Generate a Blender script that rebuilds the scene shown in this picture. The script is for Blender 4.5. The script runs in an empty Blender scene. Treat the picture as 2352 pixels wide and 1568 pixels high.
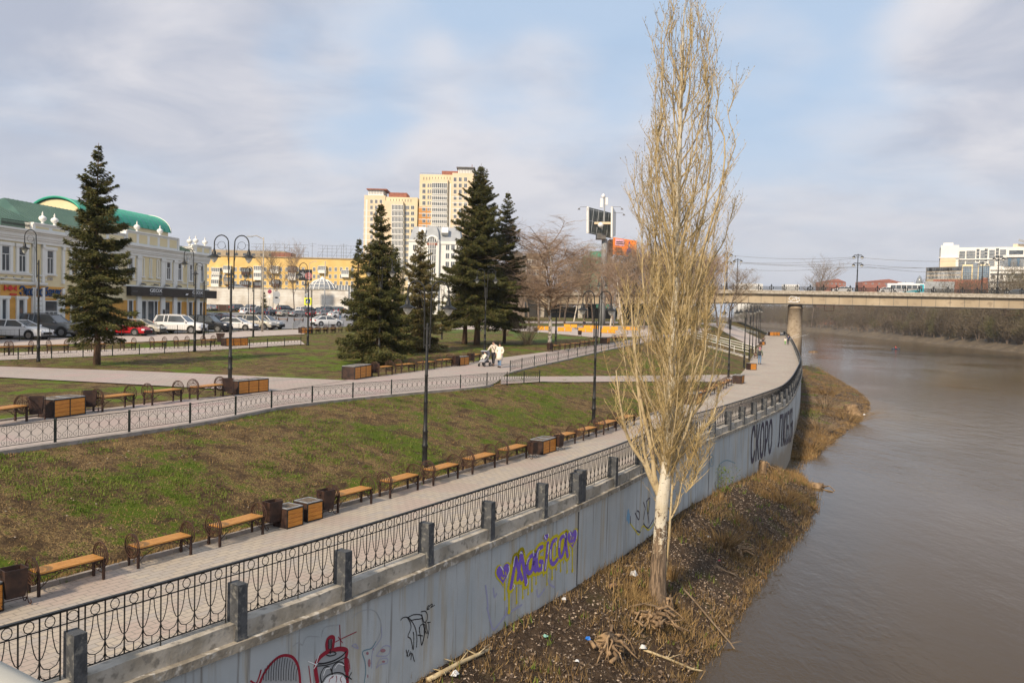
import bpy, math, random
import numpy as np
from mathutils import Vector, Matrix
rng = np.random.default_rng(7)
random.seed(7)
SC = bpy.context.scene
COL = SC.collection
R = math.radians
# ------------------------------------------------------------------ camera model (survey of the site is done with it)
F, CX, CY, CZ = 1900.0, 1176.0, 784.0, 5.3
AL = math.atan(71.0 / F); RO = R(1.45)
fw = Vector((0, math.cos(AL), -math.sin(AL)))
r0 = Vector((1, 0, 0)); u0 = Vector((0, math.sin(AL), math.cos(AL)))
rt = r0 * math.cos(RO) + u0 * math.sin(RO)
up = -r0 * math.sin(RO) + u0 * math.cos(RO)
def ray(px, py): return fw + rt * ((px - CX) / F) - up * ((py - CY) / F)
def at_z(px, py, z):
    d = ray(px, py); t = (z - CZ) / d.z
    return Vector((d.x * t, d.y * t, z))
def at_y(px, py, Y):
    d = ray(px, py); t = Y / d.y
    return Vector((d.x * t, Y, CZ + d.z * t))
cam = bpy.data.cameras.new('camera'); camo = bpy.data.objects.new('camera', cam); COL.objects.link(camo)
cam.sensor_width = 36; cam.lens = 36 * F / 2352; cam.clip_end = 6000; cam.clip_start = 0.1
m = Matrix((rt, up, -fw)).transposed().to_4x4(); m.translation = Vector((0, 0, CZ)); camo.matrix_world = m
SC.camera = camo
# ------------------------------------------------------------------ materials
MATS = {}
def nt_new(name):
    mt = bpy.data.materials.new(name); mt.use_nodes = True
    nt = mt.node_tree; b = nt.nodes['Principled BSDF']
    return mt, nt, b
def _mix(nt, fac, a, b):
    n = nt.nodes.new('ShaderNodeMix'); n.data_type = 'RGBA'
    for s, v in ((n.inputs[0], fac), (n.inputs[6], a), (n.inputs[7], b)):
        if hasattr(v, 'is_linked'): nt.links.new(v, s)
        elif isinstance(v, (int, float)): s.default_value = v
        else: s.default_value = (*v, 1)
    return n.outputs[2]
def _noise(nt, scale, detail=4, coord='Object', stretch=None, rough=0.55, loc=None):
    tc = nt.nodes.new('ShaderNodeTexCoord'); mp = nt.nodes.new('ShaderNodeMapping'); n = nt.nodes.new('ShaderNodeTexNoise')
    nt.links.new(tc.outputs[coord], mp.inputs[0]); nt.links.new(mp.outputs[0], n.inputs['Vector'])
    if stretch: mp.inputs['Scale'].default_value = stretch
    if loc: mp.inputs['Location'].default_value = loc
    n.inputs['Scale'].default_value = scale; n.inputs['Detail'].default_value = detail; n.inputs['Roughness'].default_value = rough
    return n.outputs[0]
def _ramp(nt, src, a, b, lo=0.0, hi=1.0):
    n = nt.nodes.new('ShaderNodeMapRange'); n.interpolation_type = 'SMOOTHSTEP'
    nt.links.new(src, n.inputs[0]); n.inputs[1].default_value = a; n.inputs[2].default_value = b
    n.inputs[3].default_value = lo; n.inputs[4].default_value = hi
    return n.outputs[0]
def _bump(nt, b, src, strength, dist=0.02):
    n = nt.nodes.new('ShaderNodeBump'); n.inputs['Strength'].default_value = strength; n.inputs['Distance'].default_value = dist
    nt.links.new(src, n.inputs['Height']); nt.links.new(n.outputs[0], b.inputs['Normal'])
def mat(name, c1, c2=None, scale=3.0, rough=0.8, metal=0.0, bump=0.0, bscale=None, lo=0.35, hi=0.65, stretch=None, spec=0.5, c3=None, s3=20, emis=0, alpha=None):
    if name in MATS: return MATS[name]
    mt, nt, b = nt_new(name)
    b.inputs['Roughness'].default_value = rough; b.inputs['Metallic'].default_value = metal
    b.inputs['Specular IOR Level'].default_value = spec
    b.inputs['Base Color'].default_value = (*c1, 1)
    if c2 is not None:
        n = _noise(nt, scale, 5, stretch=stretch); f = _ramp(nt, n, lo, hi)
        col = _mix(nt, f, c1, c2)
        if c3 is not None:
            f3 = _ramp(nt, _noise(nt, s3, 4, loc=(3, 7, 1)), 0.52, 0.68)
            col = _mix(nt, f3, col, c3)
        nt.links.new(col, b.inputs['Base Color'])
    if bump:
        _bump(nt, b, _noise(nt, bscale or scale * 4, 5), bump)
    if emis:
        b.inputs['Emission Color'].default_value = (*c1, 1); b.inputs['Emission Strength'].default_value = emis
    MATS[name] = mt
    return mt
mat('black_iron', (.012, .013, .013), (.03, .03, .03), 6, .45, .3)
mat('green_iron', (.010, .018, .016), (.022, .03, .028), 6, .4, .3)
mat('rust_iron', (.045, .026, .02), (.085, .04, .025), 8, .6, .3, .2)
mat('rust_dark', (.022, .012, .011), (.06, .03, .02), 5, .65, .2, .2)
mat('wood_orange', (.60, .25, .035), (.44, .16, .022), 6, .55, 0, .1, stretch=(1, 12, 12))
mat('wood_slat', (.62, .30, .07), (.42, .18, .035), 5, .5, 0, .1, stretch=(1, 14, 14))
mat('wood_yellow', (.80, .36, .02), (.70, .28, .02), 2, .55)
mat('tin_edge', (.45, .46, .47), (.30, .31, .32), 8, .4, .5)
mat('soil', (.10, .075, .05), (.16, .125, .09), 14, .95, 0, .8)
mat('concrete', (.34, .30, .24), (.19, .165, .13), 2.5, .9, 0, .6, 18, c3=(.50, .47, .42), s3=7)
mat('concrete_light', (.47, .43, .37), (.30, .265, .21), 1.6, .9, 0, .4, 14, c3=(.22, .20, .17), s3=6)
mat('pier_dark', (.040, .044, .050), (.075, .080, .088), 5, .75, 0, .4, 25, c3=(.16, .16, .15), s3=9)
mat('kerb', (.34, .30, .27), (.25, .22, .19), 3, .9, 0, .3)
mat('glass', (.05, .06, .07), (.11, .125, .14), .5, .08, 0, spec=.9)
mat('glass_blue', (.06, .13, .22), (.12, .21, .30), .4, .08, spec=.9)
mat('glass_grey', (.16, .18, .2), (.26, .28, .3), .5, .12, spec=.9)
mat('white_paint', (.80, .79, .75), (.75, .74, .70), .8, .7)
mat('white_frame', (.72, .72, .70), None, rough=.6)
mat('cream', (.78, .67, .42), (.74, .62, .38), .6, .85)
mat('ochre', (.70, .36, .08), (.60, .30, .06), 1.2, .85, 0, .1)
mat('green_roof', (.05, .115, .085), (.075, .15, .11), .6, .5, .2)
mat('teal_roof', (.02, .30, .20), (.03, .36, .24), .4, .4, .1)
mat('sign_black', (.010, .010, .012), None, rough=.35)
mat('sign_white', (.8, .8, .8), None, rough=.5)
mat('sign_grey', (.22, .22, .23), None, rough=.6)
mat('blue_paint', (.010, .055, .16), None, rough=.5)
mat('red_paint', (.55, .02, .015), None, rough=.45)
mat('yellow_block', (.74, .52, .20), (.68, .46, .16), .35, .85)
mat('brown_wall', (.16, .12, .10), (.22, .17, .13), .4, .9)
mat('beige_tower', (.78, .63, .45), (.73, .58, .40), .2, .85)
mat('yellow_tower', (.76, .65, .44), (.72, .60, .39), .2, .85)
mat('orange_tower', (.62, .30, .08), (.55, .26, .07), .2, .85)
mat('red_brick', (.34, .13, .08), (.27, .10, .07), 1, .85)
mat('grey_roof', (.36, .38, .40), (.30, .32, .34), .5, .6, .1)
mat('grey_dark', (.10, .10, .10), (.16, .155, .15), .6, .8)
mat('tile_white', (.72, .70, .66), (.55, .50, .44), .35, .8, 0, .2)
mat('tan_wall', (.42, .34, .24), (.34, .27, .19), .4, .85)
mat('tyre', (.012, .012, .012), None, rough=.8)
mat('rim', (.32, .32, .33), None, rough=.35, metal=.7)
mat('headlight', (.75, .77, .8), None, rough=.1)
mat('taillight', (.5, .015, .01), None, rough=.2)
mat('globe', (.62, .62, .58), None, rough=.15)
mat('bark_spruce', (.16, .095, .06), (.08, .05, .035), 6, .95, 0, .6, stretch=(1, 1, .2))
mat('needles', (.040, .046, .014), (.105, .105, .033), 1.3, .8, c3=(.15, .115, .042), s3=2.5, spec=.2)
mat('needles_brown', (.09, .085, .028), (.165, .135, .05), 1.3, .8, c3=(.18, .115, .05), s3=2.5, spec=.2)
mat('twig_red', (.24, .16, .11), (.36, .26, .18), 1.5, .9)
mat('twig_brown', (.17, .12, .075), (.27, .20, .13), 1.5, .9)
mat('bark_birch', (.62, .56, .48), (.09, .07, .06), 2.5, .9, lo=.5, hi=.6)
mat('bark_dark', (.13, .10, .08), (.22, .17, .13), 3, .95)
mat('skin', (.55, .33, .24), None, rough=.6)
mat('hair', (.03, .02, .015), None, rough=.7)
def plain(name, c, rough=.6, metal=0): return mat(name, c, None, rough=rough, metal=metal)
# paving
def paving(name, ang, a, b2, c, mort, sc=1.0):
    mt, nt, b = nt_new(name); MATS[name] = mt
    tc = nt.nodes.new('ShaderNodeTexCoord'); mp = nt.nodes.new('ShaderNodeMapping')
    mp.inputs['Rotation'].default_value = (0, 0, ang); mp.inputs['Scale'].default_value = (sc, sc, sc)
    br = nt.nodes.new('ShaderNodeTexBrick'); nt.links.new(tc.outputs['Object'], mp.inputs[0]); nt.links.new(mp.outputs[0], br.inputs[0])
    br.inputs['Color1'].default_value = (0, 0, 0, 1); br.inputs['Color2'].default_value = (1, 1, 1, 1); br.inputs['Mortar'].default_value = (.5, .5, .5, 1)
    br.inputs['Scale'].default_value = 1; br.inputs['Brick Width'].default_value = .30; br.inputs['Row Height'].default_value = .15
    br.inputs['Mortar Size'].default_value = .011; br.inputs['Mortar Smooth'].default_value = .2
    sep = nt.nodes.new('ShaderNodeSeparateColor'); nt.links.new(br.outputs[0], sep.inputs[0])
    c1 = _mix(nt, _ramp(nt, sep.outputs[0], .1, .6), a, b2)
    c2 = _mix(nt, _ramp(nt, _noise(nt, .55, 3), .50, .62), c1, c)
    c3 = _mix(nt, _ramp(nt, _noise(nt, .25, 5, loc=(9, 2, 0)), .35, .7, 0, .55), c2, (.33, .28, .23))
    c4 = _mix(nt, br.outputs['Fac'], c3, mort)
    c5 = _mix(nt, _ramp(nt, _noise(nt, 6, 6, loc=(1, 5, 0)), .55, .8, 0, .35), c4, (.2, .17, .14))
    nt.links.new(c5, b.inputs['Base Color']); b.inputs['Roughness'].default_value = .9
    _bump(nt, b, br.outputs['Fac'], -.3, .01)
paving('pave_low', R(-56), (.36, .32, .28), (.42, .36, .285), (.39, .31, .26), (.23, .20, .17))
paving('pave_up', R(-62), (.35, .30, .28), (.40, .34, .30), (.42, .31, .29), (.24, .21, .19))
mat('asphalt', (.17, .17, .18), (.24, .235, .235), .5, .9, 0, .2, 30)
mat('sidewalk', (.46, .39, .35), (.40, .34, .30), .6, .9, c3=(.34, .29, .26), s3=4)
def lawn(name, green, dens, seed=0):
    mt, nt, b = nt_new(name); MATS[name] = mt
    n1 = _noise(nt, .35, 3, loc=(seed, 0, 0)); n2 = _noise(nt, 1.6, 6, rough=.7, loc=(0, seed, 3)); n3 = _noise(nt, 9, 6, rough=.75); n4 = _noise(nt, 28, 4, rough=.7)
    soil = _mix(nt, _ramp(nt, n3, .35, .65), (.038, .025, .015), (.095, .060, .030))
    straw = _mix(nt, _ramp(nt, n4, .44, .58), soil, (.29, .195, .088))
    base = _mix(nt, _ramp(nt, n2, .36, .6), soil, straw)
    add = nt.nodes.new('ShaderNodeMath'); add.operation = 'ADD'; nt.links.new(n1, add.inputs[0]); nt.links.new(n2, add.inputs[1])
    add2 = nt.nodes.new('ShaderNodeMath'); add2.operation = 'MULTIPLY_ADD'; nt.links.new(n3, add2.inputs[0]); add2.inputs[1].default_value = .8; nt.links.new(add.outputs[0], add2.inputs[2])
    g = _ramp(nt, add2.outputs[0], dens, dens + .22)
    gc = _mix(nt, _ramp(nt, n4, .35, .65), tuple(v * .6 for v in green), green)
    col = _mix(nt, g, base, gc)
    nt.links.new(col, b.inputs['Base Color']); b.inputs['Roughness'].default_value = .95; b.inputs['Specular IOR Level'].default_value = .15
    _bump(nt, b, n3, .9, .06)
lawn('lawn_slope', (.09, .13, .012), 1.38)
lawn('lawn_upper', (.12, .185, .016), 1.36, 4)
lawn('lawn_far', (.10, .19, .03), 1.30, 9)
def bankmat():
    mt, nt, b = nt_new('bank'); MATS['bank'] = mt
    n1 = _noise(nt, .5, 4); n2 = _noise(nt, 14, 6, rough=.8); n3 = _noise(nt, 3, 5, rough=.7)
    c = _mix(nt, _ramp(nt, n3, .35, .65), (.042, .029, .02), (.10, .067, .042))
    c = _mix(nt, _ramp(nt, n2, .55, .68), c, (.34, .27, .21))
    c = _mix(nt, _ramp(nt, n1, .55, .7, 0, .6), c, (.09, .085, .025))
    nt.links.new(c, b.inputs['Base Color']); b.inputs['Roughness'].default_value = .95; b.inputs['Specular IOR Level'].default_value = .15
    _bump(nt, b, n2, 1.0, .08)
bankmat()
def wallmat():
    mt, nt, b = nt_new('wall_paint'); MATS['wall_paint'] = mt
    n1 = _noise(nt, .5, 5); n2 = _noise(nt, 1.1, 6, stretch=(3, 3, .22), rough=.65); n3 = _noise(nt, 6, 5, rough=.7); n4 = _noise(nt, 22, 4)
    c = _mix(nt, _ramp(nt, n1, .35, .65), (.42, .45, .455), (.51, .53, .525))
    c = _mix(nt, _ramp(nt, n2, .49, .67, 0, .8), c, (.42, .36, .26))
    c = _mix(nt, _ramp(nt, _noise(nt, 2.2, 6, stretch=(4, 4, .12), rough=.6, loc=(4, 1, 0)), .55, .70, 0, .75), c, (.19, .165, .14))
    c = _mix(nt, _ramp(nt, n3, .60, .72, 0, .5), c, (.46, .47, .47))
    # silt line left by high water near the foot
    tc = nt.nodes.new('ShaderNodeTexCoord'); sp = nt.nodes.new('ShaderNodeSeparateXYZ'); nt.links.new(tc.outputs['Object'], sp.inputs[0])
    md = nt.nodes.new('ShaderNodeMath'); md.operation = 'MULTIPLY_ADD'; nt.links.new(n1, md.inputs[0]); md.inputs[1].default_value = 1.6; nt.links.new(sp.outputs[2], md.inputs[2])
    c = _mix(nt, _ramp(nt, md.outputs[0], -1.6, -2.6, 0, .8), c, (.27, .21, .14))
    nt.links.new(c, b.inputs['Base Color']); b.inputs['Roughness'].default_value = .85
    _bump(nt, b, n3, .25, .03)
wallmat()
def watermat():
    mt, nt, b = nt_new('river_water'); MATS['river_water'] = mt
    n1 = _noise(nt, .9, 4, stretch=(1, .45, 1)); n2 = _noise(nt, 4.5, 5, stretch=(1, .5, 1), rough=.6); n3 = _noise(nt, .03, 4, stretch=(1.5, .6, 1))
    c = _mix(nt, _ramp(nt, n3, .35, .65), (.056, .035, .012), (.076, .049, .018))
    nt.links.new(c, b.inputs['Base Color']); b.inputs['Roughness'].default_value = .07; b.inputs['IOR'].default_value = 1.33; b.inputs['Specular IOR Level'].default_value = .38
    a = nt.nodes.new('ShaderNodeMath'); a.operation = 'MULTIPLY_ADD'; nt.links.new(n2, a.inputs[0]); a.inputs[1].default_value = .35; nt.links.new(n1, a.inputs[2])
    a2 = nt.nodes.new('ShaderNodeMath'); a2.operation = 'MULTIPLY'; nt.links.new(a.outputs[0], a2.inputs[0])
    nt.links.new(_ramp(nt, _noise(nt, .06, 3, stretch=(1, .5, 1)), .35, .6, .35, 1.0), a2.inputs[1])
    _bump(nt, b, a2.outputs[0], .6, .13)
watermat()
# ------------------------------------------------------------------ objects
def tag(o, label=None, cat=None, group=None, kind=None):
    if label: o['label'] = label
    if cat: o['category'] = cat
    if group: o['group'] = group
    if kind: o['kind'] = kind
    return o
def thing(name, label, cat, loc=(0, 0, 0), rz=0, group=None):
    o = bpy.data.objects.new(name, None); COL.objects.link(o); o.location = loc; o.rotation_euler = (0, 0, rz)
    o.empty_display_size = .2
    return tag(o, label, cat, group)
def setmats(me, mats):
    for k in (mats if isinstance(mats, (list, tuple)) else [mats]):
        me.materials.append(MATS[k] if isinstance(k, str) else k)
def arr_mesh(name, V, Fc, mats, parent=None, smooth=False, mi=None):
    """V (n,3) ; Fc (m,k) constant size faces"""
    me = bpy.data.meshes.new(name); V = np.asarray(V, dtype=np.float32); Fc = np.asarray(Fc, dtype=np.int32); k = Fc.shape[1]
    me.vertices.add(len(V)); me.vertices.foreach_set('co', V.ravel())
    me.loops.add(Fc.size); me.loops.foreach_set('vertex_index', Fc.ravel())
    me.polygons.add(len(Fc)); me.polygons.foreach_set('loop_start', np.arange(0, Fc.size, k, dtype=np.int32))
    if mi is not None: me.polygons.foreach_set('material_index', np.asarray(mi, dtype=np.int32))
    if smooth: me.polygons.foreach_set('use_smooth', np.ones(len(Fc), dtype=bool))
    me.update(calc_edges=True); setmats(me, mats)
    o = bpy.data.objects.new(name, me); COL.objects.link(o)
    if parent: o.parent = parent
    return o
class MB:
    def __init__(s): s.v = []; s.f = []; s.m = []; s.cur = 0
    def add(s, vs, fs):
        n = len(s.v); s.v.extend([tuple(p) for p in vs])
        for f in fs: s.f.append(tuple(i + n for i in f)); s.m.append(s.cur)
        return s
    def mi(s, i): s.cur = i; return s
    def box(s, c, d, rz=0, tx=1, ty=1, rx=0, ry=0):
        hx, hy, hz = d[0] / 2, d[1] / 2, d[2] / 2
        vs = [(-hx, -hy, -hz), (hx, -hy, -hz), (hx, hy, -hz), (-hx, hy, -hz), (-hx * tx, -hy * ty, hz), (hx * tx, -hy * ty, hz), (hx * tx, hy * ty, hz), (-hx * tx, hy * ty, hz)]
        if rz or rx or ry:
            M_ = Matrix.Rotation(rz, 3, 'Z') @ Matrix.Rotation(ry, 3, 'Y') @ Matrix.Rotation(rx, 3, 'X'); vs = [M_ @ Vector(p) for p in vs]
        vs = [(p[0] + c[0], p[1] + c[1], p[2] + c[2]) for p in vs]
        return s.add(vs, [(0, 3, 2, 1), (4, 5, 6, 7), (0, 1, 5, 4), (1, 2, 6, 5), (2, 3, 7, 6), (3, 0, 4, 7)])
    def bb(s, x0, x1, y0, y1, z0, z1): return s.box(((x0 + x1) / 2, (y0 + y1) / 2, (z0 + z1) / 2), (abs(x1 - x0), abs(y1 - y0), abs(z1 - z0)))
    def tube(s, pts, r, n=6, cap=True, flat=None):
        pts = [Vector(p) for p in pts]; N = len(pts)
        rs = r if isinstance(r, (list, tuple)) else [r] * N
        d0 = (pts[1] - pts[0]).normalized()
        a = Vector((0, 0, 1)) if abs(d0.z) < .9 else Vector((1, 0, 0))
        vs = []; prev = None
        for i, p in enumerate(pts):
            if i == 0: d = d0
            elif i == N - 1: d = (pts[i] - pts[i - 1])
            else: d = (pts[i + 1] - pts[i - 1])
            if d.length < 1e-9: d = d0
            d = d.normalized()
            if prev is None: x = d.cross(a).normalized()
            else:
                x = prev - d * prev.dot(d)
                x = x.normalized() if x.length > 1e-6 else d.cross(a).normalized()
            prev = x; y = d.cross(x)
            for k in range(n):
                t = 2 * math.pi * (k + .5) / n
                vs.append(p + x * (rs[i] * math.cos(t)) + y * (rs[i] * math.sin(t)))
        fs = []
        for i in range(N - 1):
            for k in range(n):
                k2 = (k + 1) % n
                fs.append((i * n + k, i * n + k2, (i + 1) * n + k2, (i + 1) * n + k))
        if cap: fs.append(tuple(range(n - 1, -1, -1))); fs.append(tuple((N - 1) * n + k for k in range(n)))
        return s.add(vs, fs)
    def lathe(s, prof, c=(0, 0, 0), n=12, ax='z'):
        vs = []; fs = []
        for (r, z) in prof:
            for k in range(n):
                t = 2 * math.pi * k / n
                if ax == 'z': vs.append((c[0] + r * math.cos(t), c[1] + r * math.sin(t), c[2] + z))
                elif ax == 'y': vs.append((c[0] + r * math.cos(t), c[1] + z, c[2] - r * math.sin(t)))
                else: vs.append((c[0] + z, c[1] + r * math.cos(t), c[2] + r * math.sin(t)))
        for i in range(len(prof) - 1):
            for k in range(n):
                k2 = (k + 1) % n; fs.append((i * n + k, i * n + k2, (i + 1) * n + k2, (i + 1) * n + k))
        fs.append(tuple(range(n - 1, -1, -1))); fs.append(tuple((len(prof) - 1) * n + k for k in range(n)))
        return s.add(vs, fs)
    def ring(s, c, rad, r, plane='yz', n=18, k=5, a0=0, a1=2 * math.pi):
        pts = []
        for i in range(n + 1):
            t = a0 + (a1 - a0) * i / n; a = rad * math.cos(t); b = rad * math.sin(t)
            if plane == 'yz': pts.append((c[0], c[1] + a, c[2] + b))
            elif plane == 'xz': pts.append((c[0] + a, c[1], c[2] + b))
            else: pts.append((c[0] + a, c[1] + b, c[2]))
        return s.tube(pts, r, k, cap=(a1 - a0) < 6.28)
    def poly(s, pts, ext):
        """extrude polygon pts (3d) by vector ext"""
        n = len(pts); e = Vector(ext); A = [Vector(p) for p in pts]; B = [p + e for p in A]
        fs = [tuple(range(n)), tuple(range(2 * n - 1, n - 1, -1))]
        for i in range(n): j = (i + 1) % n; fs.append((i, i + n, j + n, j))
        return s.add(A + B, fs)
    def build(s, name, mats, parent=None, smooth=False, loc=None, fixn=True):
        me = bpy.data.meshes.new(name); me.from_pydata(s.v, [], s.f); setmats(me, mats)
        if any(s.m): me.polygons.foreach_set('material_index', s.m)
        if smooth: me.polygons.foreach_set('use_smooth', [True] * len(s.f))
        me.update()
        if fixn and len(s.f) < 30000:
            import bmesh
            bm = bmesh.new(); bm.from_mesh(me); bmesh.ops.recalc_face_normals(bm, faces=bm.faces); bm.to_mesh(me); bm.free()
        o = bpy.data.objects.new(name, me); COL.objects.link(o)
        if parent: o.parent = parent
        if loc: o.location = loc
        return o
def kids(o): return [c for c in CH.get(o.name, [])]
def dup(root, loc=None, rz=None, scale=None, label=None, group=None, name=None, mats=None):
    """copy a thing with its parts and sub-parts"""
    tree = {}
    def rec(o, par):
        c = o.copy(); COL.objects.link(c); c.parent = par
        for ch in [x for x in bpy.data.objects if x.parent == o and x != c]: rec(ch, c)
        return c
    c = rec(root, None)
    if loc is not None: c.location = loc
    if rz is not None: c.rotation_euler = (0, 0, rz)
    if scale is not None: c.scale = scale if isinstance(scale, (tuple, list)) else (scale,) * 3
    if label: c['label'] = label
    if group: c['group'] = group
    return c
class Proto:
    """keeps a tree of (object, children) so copies are quick; the first use moves the original itself"""
    def __init__(s, root, tree): s.root = root; s.tree = tree; s.used = False
    def place(s, loc, rz=0, scale=1.0, label=None, group=None, recolor=None, cat=None):
        if not s.used: c = s.root; s.used = True; objs = {s.root.name: s.root}; s._rc(s.tree, None, recolor) if recolor else None
        else: c = s._cp(s.root, s.tree, None, recolor)
        c.location = loc; c.rotation_euler = (0, 0, rz); c.scale = scale if isinstance(scale, (tuple, list)) else (scale,) * 3
        if label: c['label'] = label
        if group: c['group'] = group
        if cat: c['category'] = cat
        return c
    def _rc(s, tree, par, recolor):
        for o, sub in tree:
            if o.get('paintable'): o.material_slots[0].link = 'OBJECT'; o.material_slots[0].material = recolor
            s._rc(sub, o, recolor)
    def _cp(s, o, tree, par, recolor):
        c = o.copy(); COL.objects.link(c)
        if par: c.parent = par
        if recolor and c.get('paintable'): c.material_slots[0].link = 'OBJECT'; c.material_slots[0].material = recolor
        for o2, sub in tree: s._cp(o2, sub, c, recolor)
        return c
ORD = ['first', 'second', 'third', 'fourth', 'fifth', 'sixth', 'seventh', 'eighth', 'ninth', 'tenth', 'eleventh', 'twelfth', 'thirteenth', 'fourteenth', 'fifteenth', 'sixteenth']
def text_mesh(body, size=1.0, extrude=0.02, offset=0.0, space=1.0):
    cu = bpy.data.curves.new('lettering', 'FONT'); cu.body = body; cu.size = size; cu.extrude = extrude; cu.offset = offset; cu.space_character = space; cu.resolution_u = 3
    o = bpy.data.objects.new('lettering', cu); COL.objects.link(o); bpy.context.view_layer.update()
    me = bpy.data.meshes.new_from_object(o.evaluated_get(bpy.context.evaluated_depsgraph_get()))
    bpy.data.objects.remove(o); bpy.data.curves.remove(cu)
    return me
def text_fit(body, x0, x1, z0, z1, y, mats, parent, name='lettering', extrude=.01, offset=0.0, space=1.0):
    """lettering standing in the local xz plane at depth y, stretched to a box"""
    me = text_mesh(body, 1.0, extrude, offset, space); n = len(me.vertices); co = np.empty(n * 3, np.float32); me.vertices.foreach_get('co', co); co = co.reshape(-1, 3)
    mn = co.min(0); mx = co.max(0)
    X = x0 + (co[:, 0] - mn[0]) / (mx[0] - mn[0]) * (x1 - x0); Z = z0 + (co[:, 1] - mn[1]) / (mx[1] - mn[1]) * (z1 - z0); Y = y - co[:, 2]
    me.vertices.foreach_set('co', np.stack([X, Y, Z], 1).astype(np.float32).ravel()); me.update()
    me.materials.clear(); setmats(me, mats); me.name = name
    o = bpy.data.objects.new(name, me); COL.objects.link(o)
    if parent: o.parent = parent
    return o
# ------------------------------------------------------------------ site plan
def ext(y, ys, xs):
    if y <= ys[0]: return xs[0] + (y - ys[0]) * (xs[1] - xs[0]) / (ys[1] - ys[0])
    if y >= ys[-1]: return xs[-1] + (y - ys[-1]) * (xs[-1] - xs[-2]) / (ys[-1] - ys[-2])
    return float(np.interp(y, ys, xs))
def sst(t): t = min(1, max(0, t)); return t * t * (3 - 2 * t)
def zu(y): return 1.6 + .5 * sst((y - 45) / 40) + 1.4 * sst((y - 140) / 80)
def at_zu(px, py):
    z = 1.7
    for _ in range(25): p = at_z(px, py, z); z = .5 * z + .5 * zu(p.y)
    return at_z(px, py, z)
def resamp(pts, smooth=1):
    """sorted by y, Catmull-like densified"""
    pts = sorted(pts, key=lambda p: p[1]); ys = [p[1] for p in pts]; xs = [p[0] for p in pts]
    n = len(ys); m = [0] * n
    for i in range(n):
        if i == 0: m[i] = (xs[1] - xs[0]) / (ys[1] - ys[0])
        elif i == n - 1: m[i] = (xs[-1] - xs[-2]) / (ys[-1] - ys[-2])
        else: m[i] = (xs[i + 1] - xs[i - 1]) / (ys[i + 1] - ys[i - 1])
    Y = []; X = []
    for i in range(n - 1):
        h = ys[i + 1] - ys[i]
        for k in range(8):
            t = k / 8; t2 = t * t; t3 = t2 * t
            Y.append(ys[i] + h * t); X.append((2 * t3 - 3 * t2 + 1) * xs[i] + (t3 - 2 * t2 + t) * h * m[i] + (-2 * t3 + 3 * t2) * xs[i + 1] + (t3 - t2) * h * m[i + 1])
    Y.append(ys[-1]); X.append(xs[-1])
    return Y, X
def px_curve(pl, z=None):
    return resamp([tuple((at_z(x, y, z) if z is not None else at_zu(x, y))[:2]) for x, y in pl])
RY, RX = px_curve([(517, 1456), (768, 1366), (1106, 1232), (1317, 1147), (1463, 1080), (1573, 1019), (1656, 994 - 6), (1745, 952), (1806, 921), (1835, 873), (1841, 846), (1835, 823), (1817.6, 785), (1803, 769)], 0)
C1Y, C1X = px_curve([(65, 1358), (475, 1248), (780, 1164), (976, 1109), (1215, 1043), (1432, 974), (1612, 908), (1692, 866), (1722, 832), (1748, 785), (1757, 772)], 0)
C2Y, C2X = px_curve([(0, 1042), (476, 972), (643, 939), (806, 919), (991, 901), (1120, 888), (1175, 856), (1300, 827), (1450, 793), (1560, 772), (1620, 760)])
SY, SX = px_curve([(1575, 1568), (1640, 1490), (1700, 1400), (1790, 1275), (1858, 1200), (1872, 1135), (1838, 1090), (1850, 1062), (1925, 1003), (1990, 945), (1985, 912), (1925, 872), (1880, 846), (1852, 826)], -4.6)
def fr(y):
    if y > 285:  return ext(285, RY, RX) + (y - 285) * .245 - 26 * sst((y - 285) / 12)
    return ext(y, RY, RX)
def fc1(y): return min(ext(y, C1Y, C1X), fr(y) - 2.0)
def fc2(y): return min(ext(y, C2Y, C2X), fc1(y) - 3.0)
def fs(y):
    if y > 175: return fr(y) - 1
    return ext(y, SY, SX)
def rise(y): return zu(y) * (1 - sst((y - 262) / 50))
def G(x, y):
    c1 = fc1(y)
    if x >= c1: return 0.0
    c2 = fc2(y); u = rise(y)
    if x >= c2:
        s = (x - c2) / (c1 - c2); return u * (1 - s) + .10 * u * math.sin(math.pi * s) * (1 if y < 90 else .3)
    return u
def zfoot(y): return float(np.interp(y, [0, 20, 40, 48, 52, 57, 62, 100, 160, 180, 200], [-2.8, -2.5, -2.85, -3.4, -4.9, -4.9, -3.7, -3.8, -4.2, -4.9, -6]))
def GB(x, y):
    r = fr(y); s = fs(y); zf = zfoot(y)
    if s < r + .3: return -5.2
    t = max(0.0, (x - r) / (s - r))
    if t <= 1: return zf + (-4.62 - zf) * (t ** 1.15)
    return -4.62 - (x - s) * .35
def gnd(px, py):
    d = ray(px, py)
    t = 8.0; p = Vector((0, 0, CZ)) + d * t; prev = t
    while t < 900:
        p = Vector((0, 0, CZ)) + d * t
        if p.z < G(p.x, p.y):
            a, b = prev, t
            for _ in range(30):
                mm = (a + b) / 2; q = Vector((0, 0, CZ)) + d * mm
                if q.z < G(q.x, q.y): b = mm
                else: a = mm
            q = Vector((0, 0, CZ)) + d * b; q.z = G(q.x, q.y); return q
        prev = t; t *= 1.01
    return p
def gbank(px, py):
    d = ray(px, py); t = 8.0; prev = t
    while t < 400:
        p = Vector((0, 0, CZ)) + d * t
        if p.x > fr(p.y) and p.z < GB(p.x, p.y):
            a, b = prev, t
            for _ in range(30):
                mm = (a + b) / 2; q = Vector((0, 0, CZ)) + d * mm
                if q.z < GB(q.x, q.y): b = mm
                else: a = mm
            q = Vector((0, 0, CZ)) + d * b; return q
        prev = t; t *= 1.01
    return at_z(px, py, -4.6)
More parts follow.
